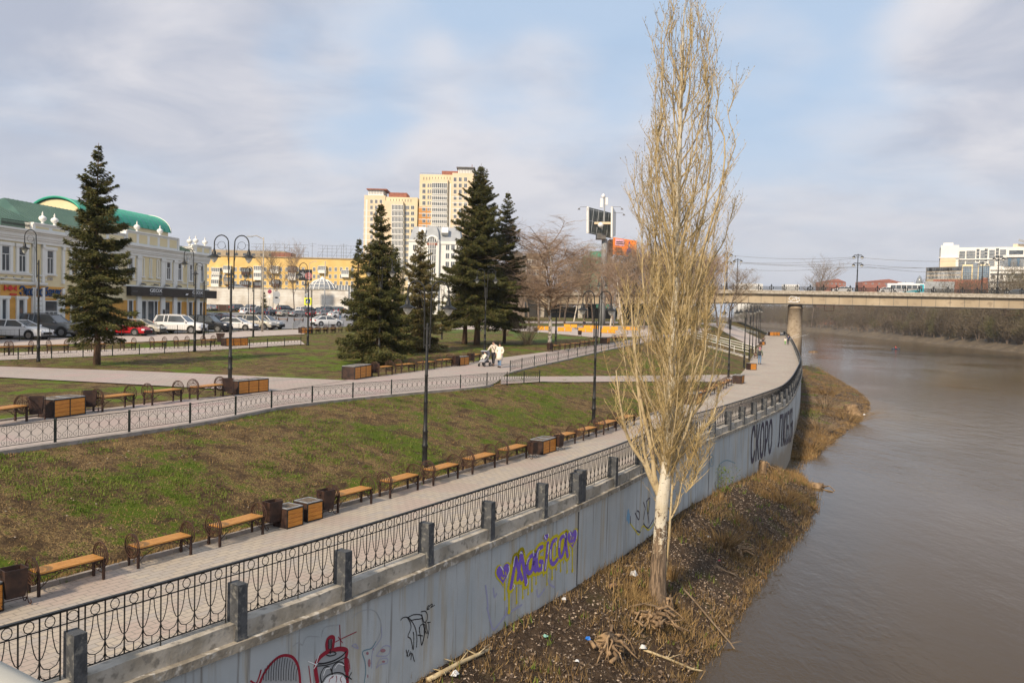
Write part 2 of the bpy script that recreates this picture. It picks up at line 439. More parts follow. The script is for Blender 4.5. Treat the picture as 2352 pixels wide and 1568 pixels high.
def wallhit(px, py):
    d = ray(px, py); t = 5.0; prev = t
    while t < 400:
        p = Vector((0, 0, CZ)) + d * t
        if p.x < fr(p.y): 
            a, b = prev, t
            for _ in range(30):
                mm = (a + b) / 2; q = Vector((0, 0, CZ)) + d * mm
                if q.x < fr(q.y): b = mm
                else: a = mm
            q = Vector((0, 0, CZ)) + d * a; return q
        prev = t; t *= 1.004
    return None
def grid(name, rows, mats, parent=None, smooth=True):
    n = len(rows[0]); V = np.array(rows, dtype=np.float32).reshape(-1, 3); Fc = []
    for i in range(len(rows) - 1):
        for j in range(n - 1): a = i * n + j; Fc.append((a, a + 1, a + n + 1, a + n))
    return arr_mesh(name, V, Fc, mats, parent, smooth)
YS = []
y = 1.0
while y < 1600: YS.append(y); y += max(.35, y * .018)
# beside-the-wall side of the retaining wall sits behind the ground sheets
tag(grid('promenade', [[(fc1(y) + (fr(y) - .32 - fc1(y)) * t, y, 0) for t in (0, .25, .5, .75, 1)] for y in YS if y < 288], 'pave_low'), kind='structure')
from mathutils import noise as mnoise
def bump2(x, y): return mnoise.noise(Vector((x * .8, y * .8, 0))) * .05 + mnoise.noise(Vector((x * 2.3, y * 2.3, 5))) * .03
tag(grid('grass_slope', [[(lambda x, e: (x, y, G(x, y) + (bump2(x, y) * e if e else 0) - .02 * (t == 0)))(fc2(y) + (fc1(y) - fc2(y)) * t, min(1, 6 * t * (1 - t)) if y < 120 else 0) for t in [k / 40 for k in range(41)]] for y in YS if y < 330], 'lawn_slope'), kind='structure')
cols = [0, .6, 1.4, 2.5, 4, 6, 9, 13, 18, 25, 35, 50, 70, 100, 150, 220, 320, 500, 800]
tag(grid('upper_ground', [[(fc2(y) - c, y, rise(y)) for c in reversed(cols)] for y in YS if y < 1300], 'lawn_upper'), kind='structure')
# bank
BY = [y for y in np.arange(8, 200, .45)]
def bb3(x, y): return mnoise.noise(Vector((x * .7, y * .7, 9))) * .16 + mnoise.noise(Vector((x * 2.5, y * 2.5, 2))) * .08
def GBn(x, y): return GB(x, y) + bb3(x, y) * min(1, .25 + .4 * max(0, x - fr(y)))
tag(grid('river_bank', [[(lambda x: (x, y, GBn(x, y)))(fr(y) - .1 + (max(fs(y), fr(y) + .2) + 2.5 - fr(y)) * t) for t in [k / 36 for k in range(37)]] for y in BY], 'bank'), kind='structure')
tag(arr_mesh('river', [(-60, -60, -4.6), (900, -60, -4.6), (900, 2500, -4.6), (-60, 2500, -4.6)], [(0, 1, 2, 3)], 'river_water'), kind='structure')
tag(arr_mesh('river_bed_ground', [(-3000, -300, -7), (4000, -300, -7), (4000, 5500, -7), (-3000, 5500, -7)], [(0, 1, 2, 3)], 'bank'), kind='structure')
# far bank
FBP = sorted([tuple(at_z(x, y, -4.6)[:2]) for x, y in [(2600, 845), (2352, 812), (2120, 787), (1960, 772), (1896, 763), (1842, 759.5), (1760, 751), (1700, 744)]], key=lambda p: p[1])
FBY = [p[1] for p in FBP]; FBX = [p[0] for p in FBP]
def ffb(y): return ext(y, FBY, FBX)
def GF(x, y):
    d = x - ffb(y); return -4.75 + 3.2 * sst(d / 9) + 16 * sst((d - 8) / 55) * (1 - sst((y - 470) / 120))
mat('far_bank_soil', (.12, .09, .055), (.085, .065, .042), .15, .95, c3=(.17, .13, .08), s3=.5)
tag(grid('far_bank', [[(ffb(y) + d, y, GF(ffb(y) + d, y) + mnoise.noise(Vector((d * .15, y * .06, 0))) * 1.0 * (d > 1)) for d in (-3, 0, 1.5, 3, 5, 8, 12, 18, 30, 50, 90, 200, 600, 2500)] for y in [100 + 6 * k for k in range(120)] + [900, 1100, 1400, 2000, 3000, 4500]], 'far_bank_soil'), kind='structure')
def band(name, top, bot, mt, lift=.03, nx=60, ny=6, kind='structure'):
    """sheet on the ground between two surveyed edges"""
    def samp(pl, n):
        P_ = [gnd(*p) for p in pl]; L = [0]
        for a, b in zip(P_[:-1], P_[1:]): L.append(L[-1] + (b - a).length)
        out = []
        for k in range(n + 1):
            d = L[-1] * k / n; out.append((float(np.interp(d, L, [p.x for p in P_])), float(np.interp(d, L, [p.y for p in P_]))))
        return out
    A = samp(top, nx); B = samp(bot, nx)
    rows = []
    for j in range(ny + 1):
        t = j / ny; rows.append([(lambda x, y: (x, y, G(x, y) + lift))(a[0] * (1 - t) + b[0] * t, a[1] * (1 - t) + b[1] * t) for a, b in zip(A, B)])
    return tag(grid(name, rows, mt), kind=kind)
# ------------------------------------------------------------------ paths, roads
C3P = [(-60, 978), (0, 969), (227, 941), (430, 918), (523, 910), (600, 901), (790, 874), (868, 865), (1010, 845), (1103, 829), (1250, 809), (1370, 792), (1480, 775), (1560, 762)]
C3 = resamp([tuple(at_zu(x, y)[:2]) for x, y in C3P])
def fc3(y): return min(ext(y, *C3), fc2(y) - 1.2)
tag(grid('upper_path', [[(fc3(y) + (fc2(y) - .05 - fc3(y)) * t, y, rise(y) + .03) for t in (0, .3, .6, 1)] for y in YS if 8 < y < 175], 'pave_up'), kind='structure')
band('side_path', [(-80, 840), (0, 843), (300, 853), (600, 866), (800, 875)], [(-80, 863), (0, 868), (250, 881), (480, 894), (640, 900)], 'pave_up', .045)
band('cross_path', [(1150, 866), (1240, 866), (1400, 865), (1560, 864), (1694, 862)], [(1150, 884), (1240, 878), (1400, 878), (1560, 878), (1692, 876)], 'pave_up', .05, ny=10)
band('garden_path', [(-60, 813), (250, 803), (500, 793), (690, 782)], [(-60, 830), (250, 817), (500, 804), (700, 791)], 'sidewalk', .03)
band('sidewalk', [(-60, 783), (300, 772), (480, 765), (590, 759), (715, 757)], [(-60, 797), (300, 787), (480, 779), (570, 774), (700, 768)], 'sidewalk', .04)
band('car_park_asphalt', [(-500, 722), (200, 722), (500, 719), (760, 717), (900, 718)], [(-600, 778), (-60, 779), (300, 769), (480, 762), (620, 757), (860, 748)], 'asphalt', .03, ny=24)
band('square_paving', [(1010, 747), (1120, 748), (1240, 750), (1360, 748), (1500, 748)], [(1010, 757), (1120, 757), (1240, 763), (1360, 775), (1500, 773)], 'sidewalk', .035, ny=10)
band('far_footpath', [(1080, 735), (1250, 738), (1420, 739)], [(1080, 739), (1250, 743), (1420, 743)], 'sidewalk', .035, ny=3)
band('green_lawn_strip', [(1180, 762), (1240, 764), (1350, 777), (1420, 779)], [(1180, 775), (1240, 788), (1350, 786), (1400, 783)], 'lawn_far', .02)
band('green_lawn_verge', [(1000, 740), (1100, 741), (1300, 745)], [(1000, 747), (1100, 748), (1300, 749)], 'lawn_far', .02)
band('green_lawn_patch', [(1000, 758), (1100, 758), (1240, 764)], [(1000, 764), (1100, 765), (1240, 769)], 'lawn_far', .025)
# ramps down to the promenade near the bridge
band('ramp_path', [(1640, 742), (1700, 756), (1760, 782)], [(1600, 742), (1660, 760), (1731, 797)], 'sidewalk', .05, ny=10)
# kerbs
def strip_solid(name, pts, w, z0, z1, mt, side=0, parent=None):
    """bar of width w following pts [(x,y,zbase)], centred, closed"""
    mb = MB(); n = len(pts); vs = []
    for i, p in enumerate(pts):
        a = pts[max(0, i - 1)]; b = pts[min(n - 1, i + 1)]; d = Vector((b[0] - a[0], b[1] - a[1])).normalized(); nn = Vector((d.y, -d.x))
        o1 = nn * (w / 2 + side); o2 = nn * (-w / 2 + side)
        vs += [(p[0] + o1.x, p[1] + o1.y, p[2] + z0), (p[0] + o1.x, p[1] + o1.y, p[2] + z1), (p[0] + o2.x, p[1] + o2.y, p[2] + z1), (p[0] + o2.x, p[1] + o2.y, p[2] + z0)]
    fs = []
    for i in range(n - 1):
        for k in range(4): k2 = (k + 1) % 4; fs.append((i * 4 + k, i * 4 + k2, (i + 1) * 4 + k2, (i + 1) * 4 + k))
    fs.append((0, 1, 2, 3)); fs.append(tuple((n - 1) * 4 + k for k in (3, 2, 1, 0)))
    mb.add(vs, fs); return mb.build(name, mt, parent)
tag(strip_solid('kerb', [(fc1(y), y, 0) for y in YS if 5 < y < 71], .09, -.1, .09, 'kerb'), kind='structure')
tag(strip_solid('kerb', [(fc1(y), y, 0) for y in YS if 98 < y < 260], .09, -.1, .09, 'kerb'), kind='structure')
tag(strip_solid('kerb', [(fc2(y), y, rise(y)) for y in YS if 8 < y < 41], .14, -.12, .08, 'kerb'), kind='structure')
tag(strip_solid('kerb', [(fc2(y), y, rise(y)) for y in YS if 47 < y < 160], .14, -.12, .07, 'kerb'), kind='structure')
tag(strip_solid('kerb', [(fc3(y), y, rise(y)) for y in YS if 14 < y < 28], .08, -.1, .08, 'kerb'), kind='structure')
# ------------------------------------------------------------------ embankment wall
wall = thing('embankment_wall', 'long curving grey painted concrete river wall with graffiti below the promenade', 'wall', (0, 0, 0))
WY = [6 + .4 * k for k in range(30)] + [y for y in YS if 18 < y < 300]
WY = sorted(WY)
zs = [-.33, -1.2, -2, -2.8, -3.6, -4.4, -6]
grid('wall_face', [[(fr(y), y, z) for z in zs] for y in WY], 'wall_paint', wall)
# arc length along wall
AY = np.arange(4, 300, .1); AX = np.array([fr(v) for v in AY]); AS = np.concatenate([[0], np.cumsum(np.hypot(np.diff(AX), np.diff(AY)))])
def w_y(s): return float(np.interp(s, AS, AY))
def w_s(y): return float(np.interp(y, AY, AS))
def wpt(s, z, off=0.0):
    y = w_y(s); e = .15; dx = fr(y + e) - fr(y - e); n = Vector((2 * e, -dx)).normalized()
    return Vector((fr(y) + n.x * off, y + n.y * off, z))
def wall_bar(name, s0, s1, o0, o1, z0, z1, mt, parent, step=.5, wob=0):
    n = max(2, int((s1 - s0) / step) + 1); vs = []
    for i in range(n):
        s = s0 + (s1 - s0) * i / (n - 1)
        w = (lambda k: mnoise.noise(Vector((s * 1.3, k, 0))) * wob) if wob else (lambda k: 0)
        vs += [wpt(s, z0 + w(1), o1), wpt(s, z1 + w(2), o1 + w(5)), wpt(s, z1 + w(3) * .3, o0), wpt(s, z0, o0)]
    fs = []
    for i in range(n - 1):
        for k in range(4): k2 = (k + 1) % 4; fs.append((i * 4 + k, i * 4 + k2, (i + 1) * 4 + k2, (i + 1) * 4 + k))
    fs.append((0, 1, 2, 3)); fs.append(tuple((n - 1) * 4 + k for k in (3, 2, 1, 0)))
    return MB().add(vs, fs).build(name, mt, parent)
# joints: coping sits in runs as on the real wall
runs = [w_s(7)] + [w_s(wallhit(x, y).y) for x, y in ((1327, 1240), (1628, 1080), (1828, 930))] + [w_s(275)]
for a, b in zip(runs[:-1], runs[1:]):
    wall_bar('coping', a + .02, b - .02, -.36, .10, -.33, -.18, 'concrete', wall, .3, .012)
    wall_bar('plinth', a + .02, b - .02, -.34, -.02, -.18, .10, 'concrete_light', wall, .3, .02)
    j = wall_bar('joint', b - .03, b + .03, -.2, .012, -5, -.42, 'grey_dark', wall, .03)
# posts (concrete piers) from the survey of their feet
PPX = [(178, 1592), (517, 1456), (768, 1366.6), (960, 1290), (1106, 1232), (1232, 1182.4), (1317, 1147), (1394.6, 1110.6), (1463, 1080)]
ps = [w_s(at_z(x, y, -.15).y if True else 0) for x, y in PPX]
psn = []
for (x, y) in PPX:
    p = at_z(x, y, -.1); psn.append(w_s(p.y))
step = (psn[5] - psn[0]) / 5
print('pier spacing', [round(b - a, 2) for a, b in zip(psn[:-1], psn[1:])])
far = []
for (x, y) in [(1573, 1019), (1617, 1009), (1656.5, 994), (1690, 978), (1718, 965), (1745, 952), (1768, 940), (1790, 931), (1806, 921)]:
    far.append(w_s(at_z(x, y, -.05).y))
print('far', [round(b - a, 2) for a, b in zip(far[:-1], far[1:])])
S_P = [psn[0] - 2 * step, psn[0] - step] + psn
while S_P[-1] < w_s(262): S_P.append(S_P[-1] + step)
dbl = 8
for i, s in enumerate(S_P):
    mb = MB(); c = wpt(s, 0, -.10); t = wpt(s + .2, 0) - wpt(s - .2, 0); ang = math.atan2(t.y, t.x)
    L = .19
    if i == dbl: L = .3; mb.box((c.x - .18 * math.cos(ang), c.y - .18 * math.sin(ang), .27), (.2, .3, .84), ang); 
    mb.box((c.x + (.1 * math.cos(ang) if i == dbl else 0), c.y + (.1 * math.sin(ang) if i == dbl else 0), .28), (L, .29, .92), ang, .97, .97)
    if s < w_s(60): mb.box((c.x, c.y, -.19), (L + .03, .31, .09), ang)
    mb.build('pier', 'pier_dark', wall)
# railing
rail = thing('promenade_railing', 'black wrought iron balustrade of circles and hanging loops along the river edge', 'railing')
def seg_railing(s0, s1, detail):
    L = s1 - s0; n = max(3, int(round(L / .285))); w = L / n; zb, zt = .17, 1.04; zm = .86; OFF = -.17
    P = lambda a, z: wpt(s0 + a, z, OFF)
    mb = MB()
    k = 5 if detail == 2 else 4
    r1 = .012; r2 = .0075
    mb.tube([P(L * i / n, zm) for i in range(n + 1)], .011, 4); mb.tube([P(L * i / n, zb) for i in range(n + 1)], .011, 4)
    for i in range(n + 1): mb.tube([P(i * w, zb - .07 if i % 4 == 0 else zb), P(i * w, zt)], r1, 4)
    for i in range(n):
        x0 = i * w; xc = x0 + w / 2; rc = (zt - zm) / 2 - .012
        if detail >= 1:
            mb.tube([P(xc + rc * .85 * math.cos(t * math.pi / 5), (zt + zm) / 2 + rc * math.sin(t * math.pi / 5)) for t in range(11)], r2, k if detail == 2 else 3)
            def q(f): return [P(x0 + w * a, zb + (zm - zb) * b) for a, b in f]
            rr = r2 if detail == 2 else r2 * 1.1; kk = k if detail == 2 else 3
            for sg in (1, -1):
                X = (lambda a: .5 + sg * a)
                mb.tube(q([(X(.10), 1), (X(.14), .8), (X(.24), .6), (X(.36), .47), (X(.5), .42)]), rr, kk)
            mb.tube(q([(0, .42), (.06, .32), (.2, .23), (.5, .19), (.8, .23), (.94, .32), (1, .42)]), rr, kk)
            mb.tube(q([(.5, .19), (.5, .03)]), rr, kk)
            mb.tube(q([(0, .16), (.1, .06), (.3, .01), (.5, 0), (.7, .01), (.9, .06), (1, .16)]), rr, kk)
            c = P(xc, zb + .02); mb.lathe([(.004, -.016), (.017, 0), (.004, .016)], c, 5)
    return mb.build('railing_panel', 'black_iron', rail, fixn=False)
for a, b in zip(S_P[:-1], S_P[1:]):
    y = w_y(a); seg_railing(a + .17, b - .17, 2 if y < 30 else (1 if y < 110 else 0))
    mbx = MB(); 
    for d in (-.08, .08): mbx.tube([wpt(b + d, .74, -.17), wpt(b + d, 1.04, -.17)], .011, 4)
    mbx.tube([wpt(b + .075 * math.cos(t * math.pi / 5), .95 + .07 * math.sin(t * math.pi / 5), -.17) for t in range(11)], .007, 4)
    mbx.tube([wpt(b - .17, .86, -.17), wpt(b + .17, .86, -.17)], .011, 4)
    if y < 110: mbx.build('pier_crest', 'black_iron', rail, fixn=False)
wall_bar('handrail', S_P[0], S_P[-1], -.20, -.14, 1.04, 1.072, 'black_iron', rail, .4)
# ------------------------------------------------------------------ graffiti: painted marks, each a thin coat on the wall
def zc(x, y, sc, ox, oy): return ((ox + x / sc) / 1.0884, (oy + y / sc) / 1.0884)
Z4 = lambda x, y: zc(x, y, 3.1367, 1100, 1000)
Z7 = lambda x, y: zc(x, y, 3.36, 500, 1400)
Z5 = lambda x, y: zc(x, y, 3.1357, 1500, 800)
Z6 = lambda x, y: zc(x, y, 2.94, 1100, 1300)
def sz(p):
    q = wallhit(*p); return (w_s(q.y), q.z)
def catm(pts, k=5):
    if len(pts) < 3: return pts
    out = []
    P = [pts[0]] + list(pts) + [pts[-1]]
    for i in range(1, len(P) - 2):
        for j in range(k):
            t = j / k; out.append(tuple(.5 * ((2 * P[i][d]) + (-P[i - 1][d] + P[i + 1][d]) * t + (2 * P[i - 1][d] - 5 * P[i][d] + 4 * P[i + 1][d] - P[i + 2][d]) * t * t + (-P[i - 1][d] + 3 * P[i][d] - 3 * P[i + 1][d] + P[i + 2][d]) * t ** 3) for d in (0, 1)))
    out.append(pts[-1]); return out
def stroke(mb, pts, w, off, round_=True, ax=1.0):
    """flat brush stroke on the wall; pts in (s,z)"""
    n = len(pts); Lp = []; Rp = []
    ws = w if isinstance(w, (list, tuple)) else [w] * n
    for i in range(n):
        a = pts[max(0, i - 1)]; b = pts[min(n - 1, i + 1)]; d = Vector((b[0] - a[0], b[1] - a[1]));
        d = d.normalized() if d.length > 1e-6 else Vector((1, 0)); nn = Vector((-d.y * ax, d.x)) * ws[i] / 2
        Lp.append(wpt(pts[i][0] + nn.x, pts[i][1] + nn.y, off)); Rp.append(wpt(pts[i][0] - nn.x, pts[i][1] - nn.y, off))
    fs = [(i, i + 1, n + i + 1, n + i) for i in range(n - 1)]
    mb.add(Lp + Rp, fs)
    if round_:
        for e in (0, n - 1):
            c = pts[e]; m_ = [wpt(c[0] + ax * ws[e] / 2 * math.cos(k * math.pi / 5), c[1] + ws[e] / 2 * math.sin(k * math.pi / 5), off + .0008) for k in range(10)]
            mb.add(m_, [tuple(range(10))])
def blob(mb, pts, off):
    mb.add([wpt(s, z, off) for s, z in pts], [tuple(range(len(pts)))])
plain('paint_purple', (.22, .12, .58)); plain('paint_yellow', (.66, .55, .012)); plain('paint_white', (.85, .85, .85)); plain('paint_red', (.30, .01, .03)); plain('paint_black', (.015, .015, .018)); plain('paint_ink', (.05, .04, .07)); plain('paint_lilac', (.36, .36, .50)); plain('paint_teal', (.14, .26, .32)); plain('paint_grey', (.36, .37, .38)); plain('paint_pink', (.36, .18, .20)); plain('paint_sky', (.20, .38, .55))
L = {'M': [[(553, 1468), (572, 1360), (592, 1235)], [(592, 1235), (615, 1330), (640, 1400)], [(608, 1400), (622, 1290), (634, 1195)], [(634, 1195), (655, 1310), (672, 1438)]],
     'a': [[(742, 1212), (708, 1222), (684, 1270), (682, 1330), (700, 1352), (722, 1320), (738, 1215)], [(738, 1240), (736, 1310), (748, 1335)]],
     'G': [[(798, 1148), (768, 1172), (755, 1250), (764, 1320), (788, 1322), (800, 1270), (782, 1262)]],
     'i': [[(843, 1120), (836, 1200), (822, 1322)]],
     'c': [[(908, 1090), (880, 1112), (864, 1190), (868, 1262), (888, 1282), (918, 1246)]],
     'A': [[(972, 1060), (945, 1082), (932, 1150), (938, 1222), (958, 1212), (978, 1130), (985, 1050)], [(985, 1060), (986, 1140), (998, 1222)]]}
def heart(cx, cy, w, h, tilt=-.12):
    out = []
    for k in range(28):
        t = 2 * math.pi * k / 28; x = 16 * math.sin(t) ** 3; y = 13 * math.cos(t) - 5 * math.cos(2 * t) - 2 * math.cos(3 * t) - math.cos(4 * t)
        out.append((cx + w * x / 32, cy - h * y / 30 + tilt * w * x / 16 * 1.4))
    return out
g_y = MB(); g_p = MB(); g_w = MB()
for k, sts in L.items():
    for st in sts:
        pts = catm([sz(Z4(*p)) for p in st]); stroke(g_y, pts, .29, .006, ax=1.25); stroke(g_p, pts, .115, .012, ax=1.2)
for (cx, cy, w, h) in ((492, 1352, 105, 165), (1036, 1078, 80, 150), (830, 1072, 44, 62)):
    blob(g_y, [sz(Z4(*p)) for p in heart(cx, cy + 3, w * 1.22, h * 1.2)], .007); blob(g_p, [sz(Z4(*p)) for p in heart(cx, cy, w, h)], .011)
for x, y0, y1, w in ((507, 1440, 1555, .09), (540, 1480, 1655, .14), (600, 1470, 1585, .09), (648, 1450, 1545, .1), (690, 1430, 1515, .09), (720, 1370, 1490, .1), (752, 1350, 1435, .09), (810, 1330, 1372, .08), (838, 1320, 1442, .08), (878, 1270, 1395, .11), (912, 1260, 1322, .08), (945, 1220, 1335, .1), (968, 1220, 1270, .06), (995, 1220, 1345, .09), (1037, 1150, 1335, .12)):
    stroke(g_y, catm([sz(Z4(x, y0)), sz(Z4(x, y0 * .6 + y1 * .4)), sz(Z4(x, y1 - 8)), sz(Z4(x, y1))]), [w * .8] * 5 + [w * .55] * 5 + [w] * 6, .0055)
for seg in ([(571, 1300), (578, 1250), (585, 1225)], [(622, 1205), (630, 1188), (640, 1200)], [(676, 1280), (682, 1250), (694, 1232)], [(725, 1190), (730, 1180), (731, 1215)], [(757, 1230), (763, 1190), (776, 1165)], [(800, 1285), (802, 1310), (797, 1335)], [(846, 1130), (844, 1180), (840, 1200)], [(832, 1245), (828, 1290), (822, 1318)], [(905, 1092), (908, 1120), (908, 1140)], [(862, 1170), (862, 1200), (864, 1240)], [(935, 1100), (932, 1130), (931, 1150)], [(968, 1050), (975, 1050), (978, 1070)], [(472, 1300), (483, 1315), (490, 1325)], [(536, 1300), (540, 1330), (520, 1390)], [(1010, 1025), (1018, 1045), (1022, 1058)], [(1066, 1020), (1070, 1040), (1066, 1080)], [(575, 1440), (580, 1455), (572, 1470)], [(683, 1400), (684, 1425), (676, 1445)], [(815, 1060), (822, 1075), (828, 1085)], [(845, 1045), (849, 1055), (845, 1065)]):
    stroke(g_w, catm([sz(Z4(*p)) for p in seg]), .035, .015)
gf = g_y.build('graffiti', 'paint_yellow', wall, fixn=False); gf['label'] = 'yellow outline and drips of the purple Magica lettering'
gp = g_p.build('graffiti', 'paint_purple', wall, fixn=False); gp['label'] = 'purple bubble lettering reading Magica between two hearts'
g_w.build('graffiti', 'paint_white', wall, fixn=False)['label'] = 'white highlights on the Magica lettering'
g = MB()
for st in ([(488, 1330), (496, 1360)], [(478, 1385), (490, 1400), (500, 1385)], [(510, 1345), (514, 1370)], [(1025, 1062), (1020, 1090)], [(1020, 1118), (1032, 1125), (1042, 1110)], [(1042, 1070), (1036, 1085)]): stroke(g, catm([sz(Z4(*p)) for p in st]), .035, .0145)
g.build('graffiti', 'paint_yellow', wall, fixn=False)
# lilac ghost tag left of it
g = MB()
for st in ([(335, 480), (345, 560), (352, 640)], [(345, 640), (375, 760), (395, 800), (440, 750), (490, 690), (600, 620)], [(392, 500), (400, 560), (415, 540)], [(480, 690), (490, 640), (500, 690)], [(712, 510), (722, 560), (770, 500)], [(790, 430), (810, 470), (840, 490)]): stroke(g, catm([sz(Z6(*p)) for p in st]), .06, .003)
g.build('graffiti', 'paint_lilac', wall, fixn=False)
# black hand tag, '22'
g = MB()
for st in ([(1685, 500), (1700, 482), (1735, 475), (1770, 500), (1805, 560), (1820, 640), (1818, 725)], [(1740, 478), (1765, 520), (1770, 570), (1745, 635), (1770, 660), (1790, 750), (1795, 640), (1790, 600)], [(1745, 478), (1790, 455), (1850, 455), (1862, 485), (1800, 495), (1765, 505)], [(1855, 430), (1890, 425), (1908, 455), (1905, 500), (1880, 515), (1860, 450), (1880, 560), (1900, 610)], [(1840, 560), (1850, 640), (1862, 710), (1885, 620), (1888, 540), (1850, 545), (1842, 600)], [(1880, 540), (1882, 620), (1865, 700)], [(1908, 520), (1933, 517)], [(1920, 520), (1922, 580), (1910, 650)], [(1895, 520), (1905, 580), (1915, 620)], [(1828, 625), (1868, 632)],
           [(1905, 400), (1915, 380), (1925, 385), (1905, 412), (1925, 405)], [(1928, 380), (1945, 365), (1950, 375), (1935, 395), (1968, 375)], [(1730, 750), (1745, 805)], [(1752, 750), (1735, 800)], [(1765, 765), (1755, 800), (1775, 775), (1770, 830)], [(1783, 780), (1790, 810), (1800, 845)]):
    stroke(g, catm([sz(Z7(*p)) for p in st]), .022, .006)
g.build('graffiti', 'paint_black', wall, fixn=False)['label'] = 'thin black scrawled tag with the number 22'
# spray can
g = MB()
can = [(985, 1020), (968, 890), (1000, 820), (1060, 770), (1105, 755), (1160, 742), (1210, 745), (1232, 765), (1222, 830), (1232, 930), (1236, 1025)]
pts = catm([sz(Z7(*p)) for p in can]); stroke(g, pts, .085, .006)
stroke(g, catm([sz(Z7(*p)) for p in [(1068, 750), (1062, 700), (1075, 655), (1105, 640), (1122, 655), (1118, 700), (1110, 748)]]), .07, .006)
stroke(g, catm([sz(Z7(*p)) for p in [(1172, 540), (1176, 640), (1182, 738)]]), .018, .006); stroke(g, catm([sz(Z7(*p)) for p in [(1125, 688), (1200, 650), (1312, 598)]]), .018, .006); stroke(g, [sz(Z7(1160, 640)), sz(Z7(1195, 690))], .015, .006)
for st in ([(1238, 820), (1250, 930)], [(1248, 830), (1258, 910)], [(912, 885), (920, 950), (930, 1025)]): stroke(g, [sz(Z7(*p)) for p in st], .018, .006)
hel = [(500, 1030), (540, 940), (600, 860), (660, 810), (720, 795), (780, 815), (820, 880), (835, 960), (840, 1030)]
stroke(g, catm([sz(Z7(*p)) for p in hel]), .05, .006); stroke(g, catm([sz(Z7(*p)) for p in [(425, 1010), (470, 1030), (500, 960), (510, 920)]]), .03, .006)
g.build('graffiti', 'paint_red', wall, fixn=False)['label'] = 'dark red outlines of the painted spray can and dome'
g = MB(); blob(g, [sz(Z7(*p)) for p in can], .003)
blob(g, [sz(Z7(*p)) for p in [(1068, 750), (1062, 700), (1075, 655), (1105, 640), (1122, 655), (1118, 700), (1110, 748)]], .0035)
blob(g, [sz(Z7(*p)) for p in hel], .0035)
g.build('graffiti', 'paint_grey', wall, fixn=False)
g = MB()
stroke(g, catm([sz(Z7(*p)) for p in [(975, 865), (1040, 862), (1120, 840), (1190, 800), (1225, 762)]]), .03, .008)
stroke(g, catm([sz(Z7(*p)) for p in [(975, 885), (1050, 878), (1130, 855), (1222, 810)]]), .02, .008)
for st in ([(1060, 790), (1090, 800), (1140, 785), (1120, 765), (1080, 770)], [(1095, 750), (1092, 780)], [(1078, 665), (1078, 740)], [(1090, 660), (1090, 742)], [(1102, 660), (1102, 740)], [(1020, 1028), (1010, 960), (1040, 900), (1080, 892), (1105, 930), (1105, 975)], [(1110, 970), (1110, 900), (1150, 855), (1200, 860), (1215, 930)], [(1020, 1030), (1060, 970), (1130, 942), (1190, 945), (1230, 980)], [(1225, 965), (1270, 995)], [(1270, 940), (1235, 1005)]): stroke(g, catm([sz(Z7(*p)) for p in st]), .022, .008)
for k in range(14):
    x = 535 + k * 21; yt = 960 - 150 * math.sin(math.pi * (k + 1.5) / 16.5) ** .8
    stroke(g, catm([sz(Z7(x - 4, min(1025, 1000 + 10 * (k % 2)))), sz(Z7(x - 2, (yt + 1000) / 2)), sz(Z7(x + 10, yt))]), .012, .008)
g.build('graffiti', 'paint_black', wall, fixn=False)['label'] = 'black line work inside the painted spray can and dome'
g = MB(); blob(g, [sz(Z7(*p)) for p in [(1030, 1030), (1060, 985), (1100, 960), (1150, 955), (1200, 965), (1222, 1000), (1225, 1030)]], .009)
stroke(g, catm([sz(Z7(*p)) for p in [(1035, 960), (1055, 910), (1090, 900)]]), .02, .0095); stroke(g, catm([sz(Z7(*p)) for p in [(1130, 900), (1160, 865), (1205, 880)]]), .02, .0095)
for st in ([(905, 845), (970, 872)], [(1000, 780), (968, 880)], [(955, 905), (985, 860)]): stroke(g, [sz(Z7(*p)) for p in st], .016, .0095)
g.build('graffiti', 'paint_white', wall, fixn=False)
g = MB()
for st in ([(1080, 1020), (1090, 990), (1110, 980), (1120, 965)], [(1140, 1020), (1145, 990), (1140, 965)], [(1185, 1020), (1175, 990), (1190, 970)]): stroke(g, catm([sz(Z7(*p)) for p in st]), .015, .0105)
g.build('graffiti', 'paint_red', wall, fixn=False)
g = MB()
for st in ([(1280, 480), (1340, 430), (1430, 412), (1490, 450), (1522, 550), (1500, 640), (1470, 690), (1430, 740)], [(1020, 640), (1050, 560), (1160, 540)], [(860, 710), (900, 640), (1000, 640)], [(780, 720), (820, 690), (860, 710)]): stroke(g, catm([sz(Z7(*p)) for p in st]), .014, .004)
g.build('graffiti', 'paint_grey', wall, fixn=False)
g = MB()
for st in ([(1522, 560), (1520, 650), (1450, 760), (1440, 900)], [(1480, 800), (1540, 720), (1595, 722), (1590, 770), (1560, 800), (1480, 800)], [(1480, 900), (1510, 830), (1570, 822), (1570, 860), (1520, 870), (1480, 900)], [(1275, 715), (1305, 700), (1328, 738), (1275, 715)]): stroke(g, catm([sz(Z7(*p)) for p in st]), .018, .005)
g.build('graffiti', 'paint_lilac', wall, fixn=False)
g = MB(); stroke(g, catm([sz(Z7(*p)) for p in [(1475, 680), (1440, 735), (1365, 765), (1385, 850), (1390, 940), (1378, 1025)]]), .022, .0055); g.build('graffiti', 'paint_teal', wall, fixn=False)
g = MB()
for cx, cy, a, b in ((1535, 755, 24, 16), (1405, 778, 12, 14), (1420, 860, 12, 36), (1540, 848, 14, 10), (1455, 745, 6, 12), (1408, 970, 5, 16)): blob(g, [sz(Z7(cx + a * math.cos(t * .785), cy + b * math.sin(t * .785))) for t in range(8)], .0045)
g.build('graffiti', 'paint_pink', wall, fixn=False)
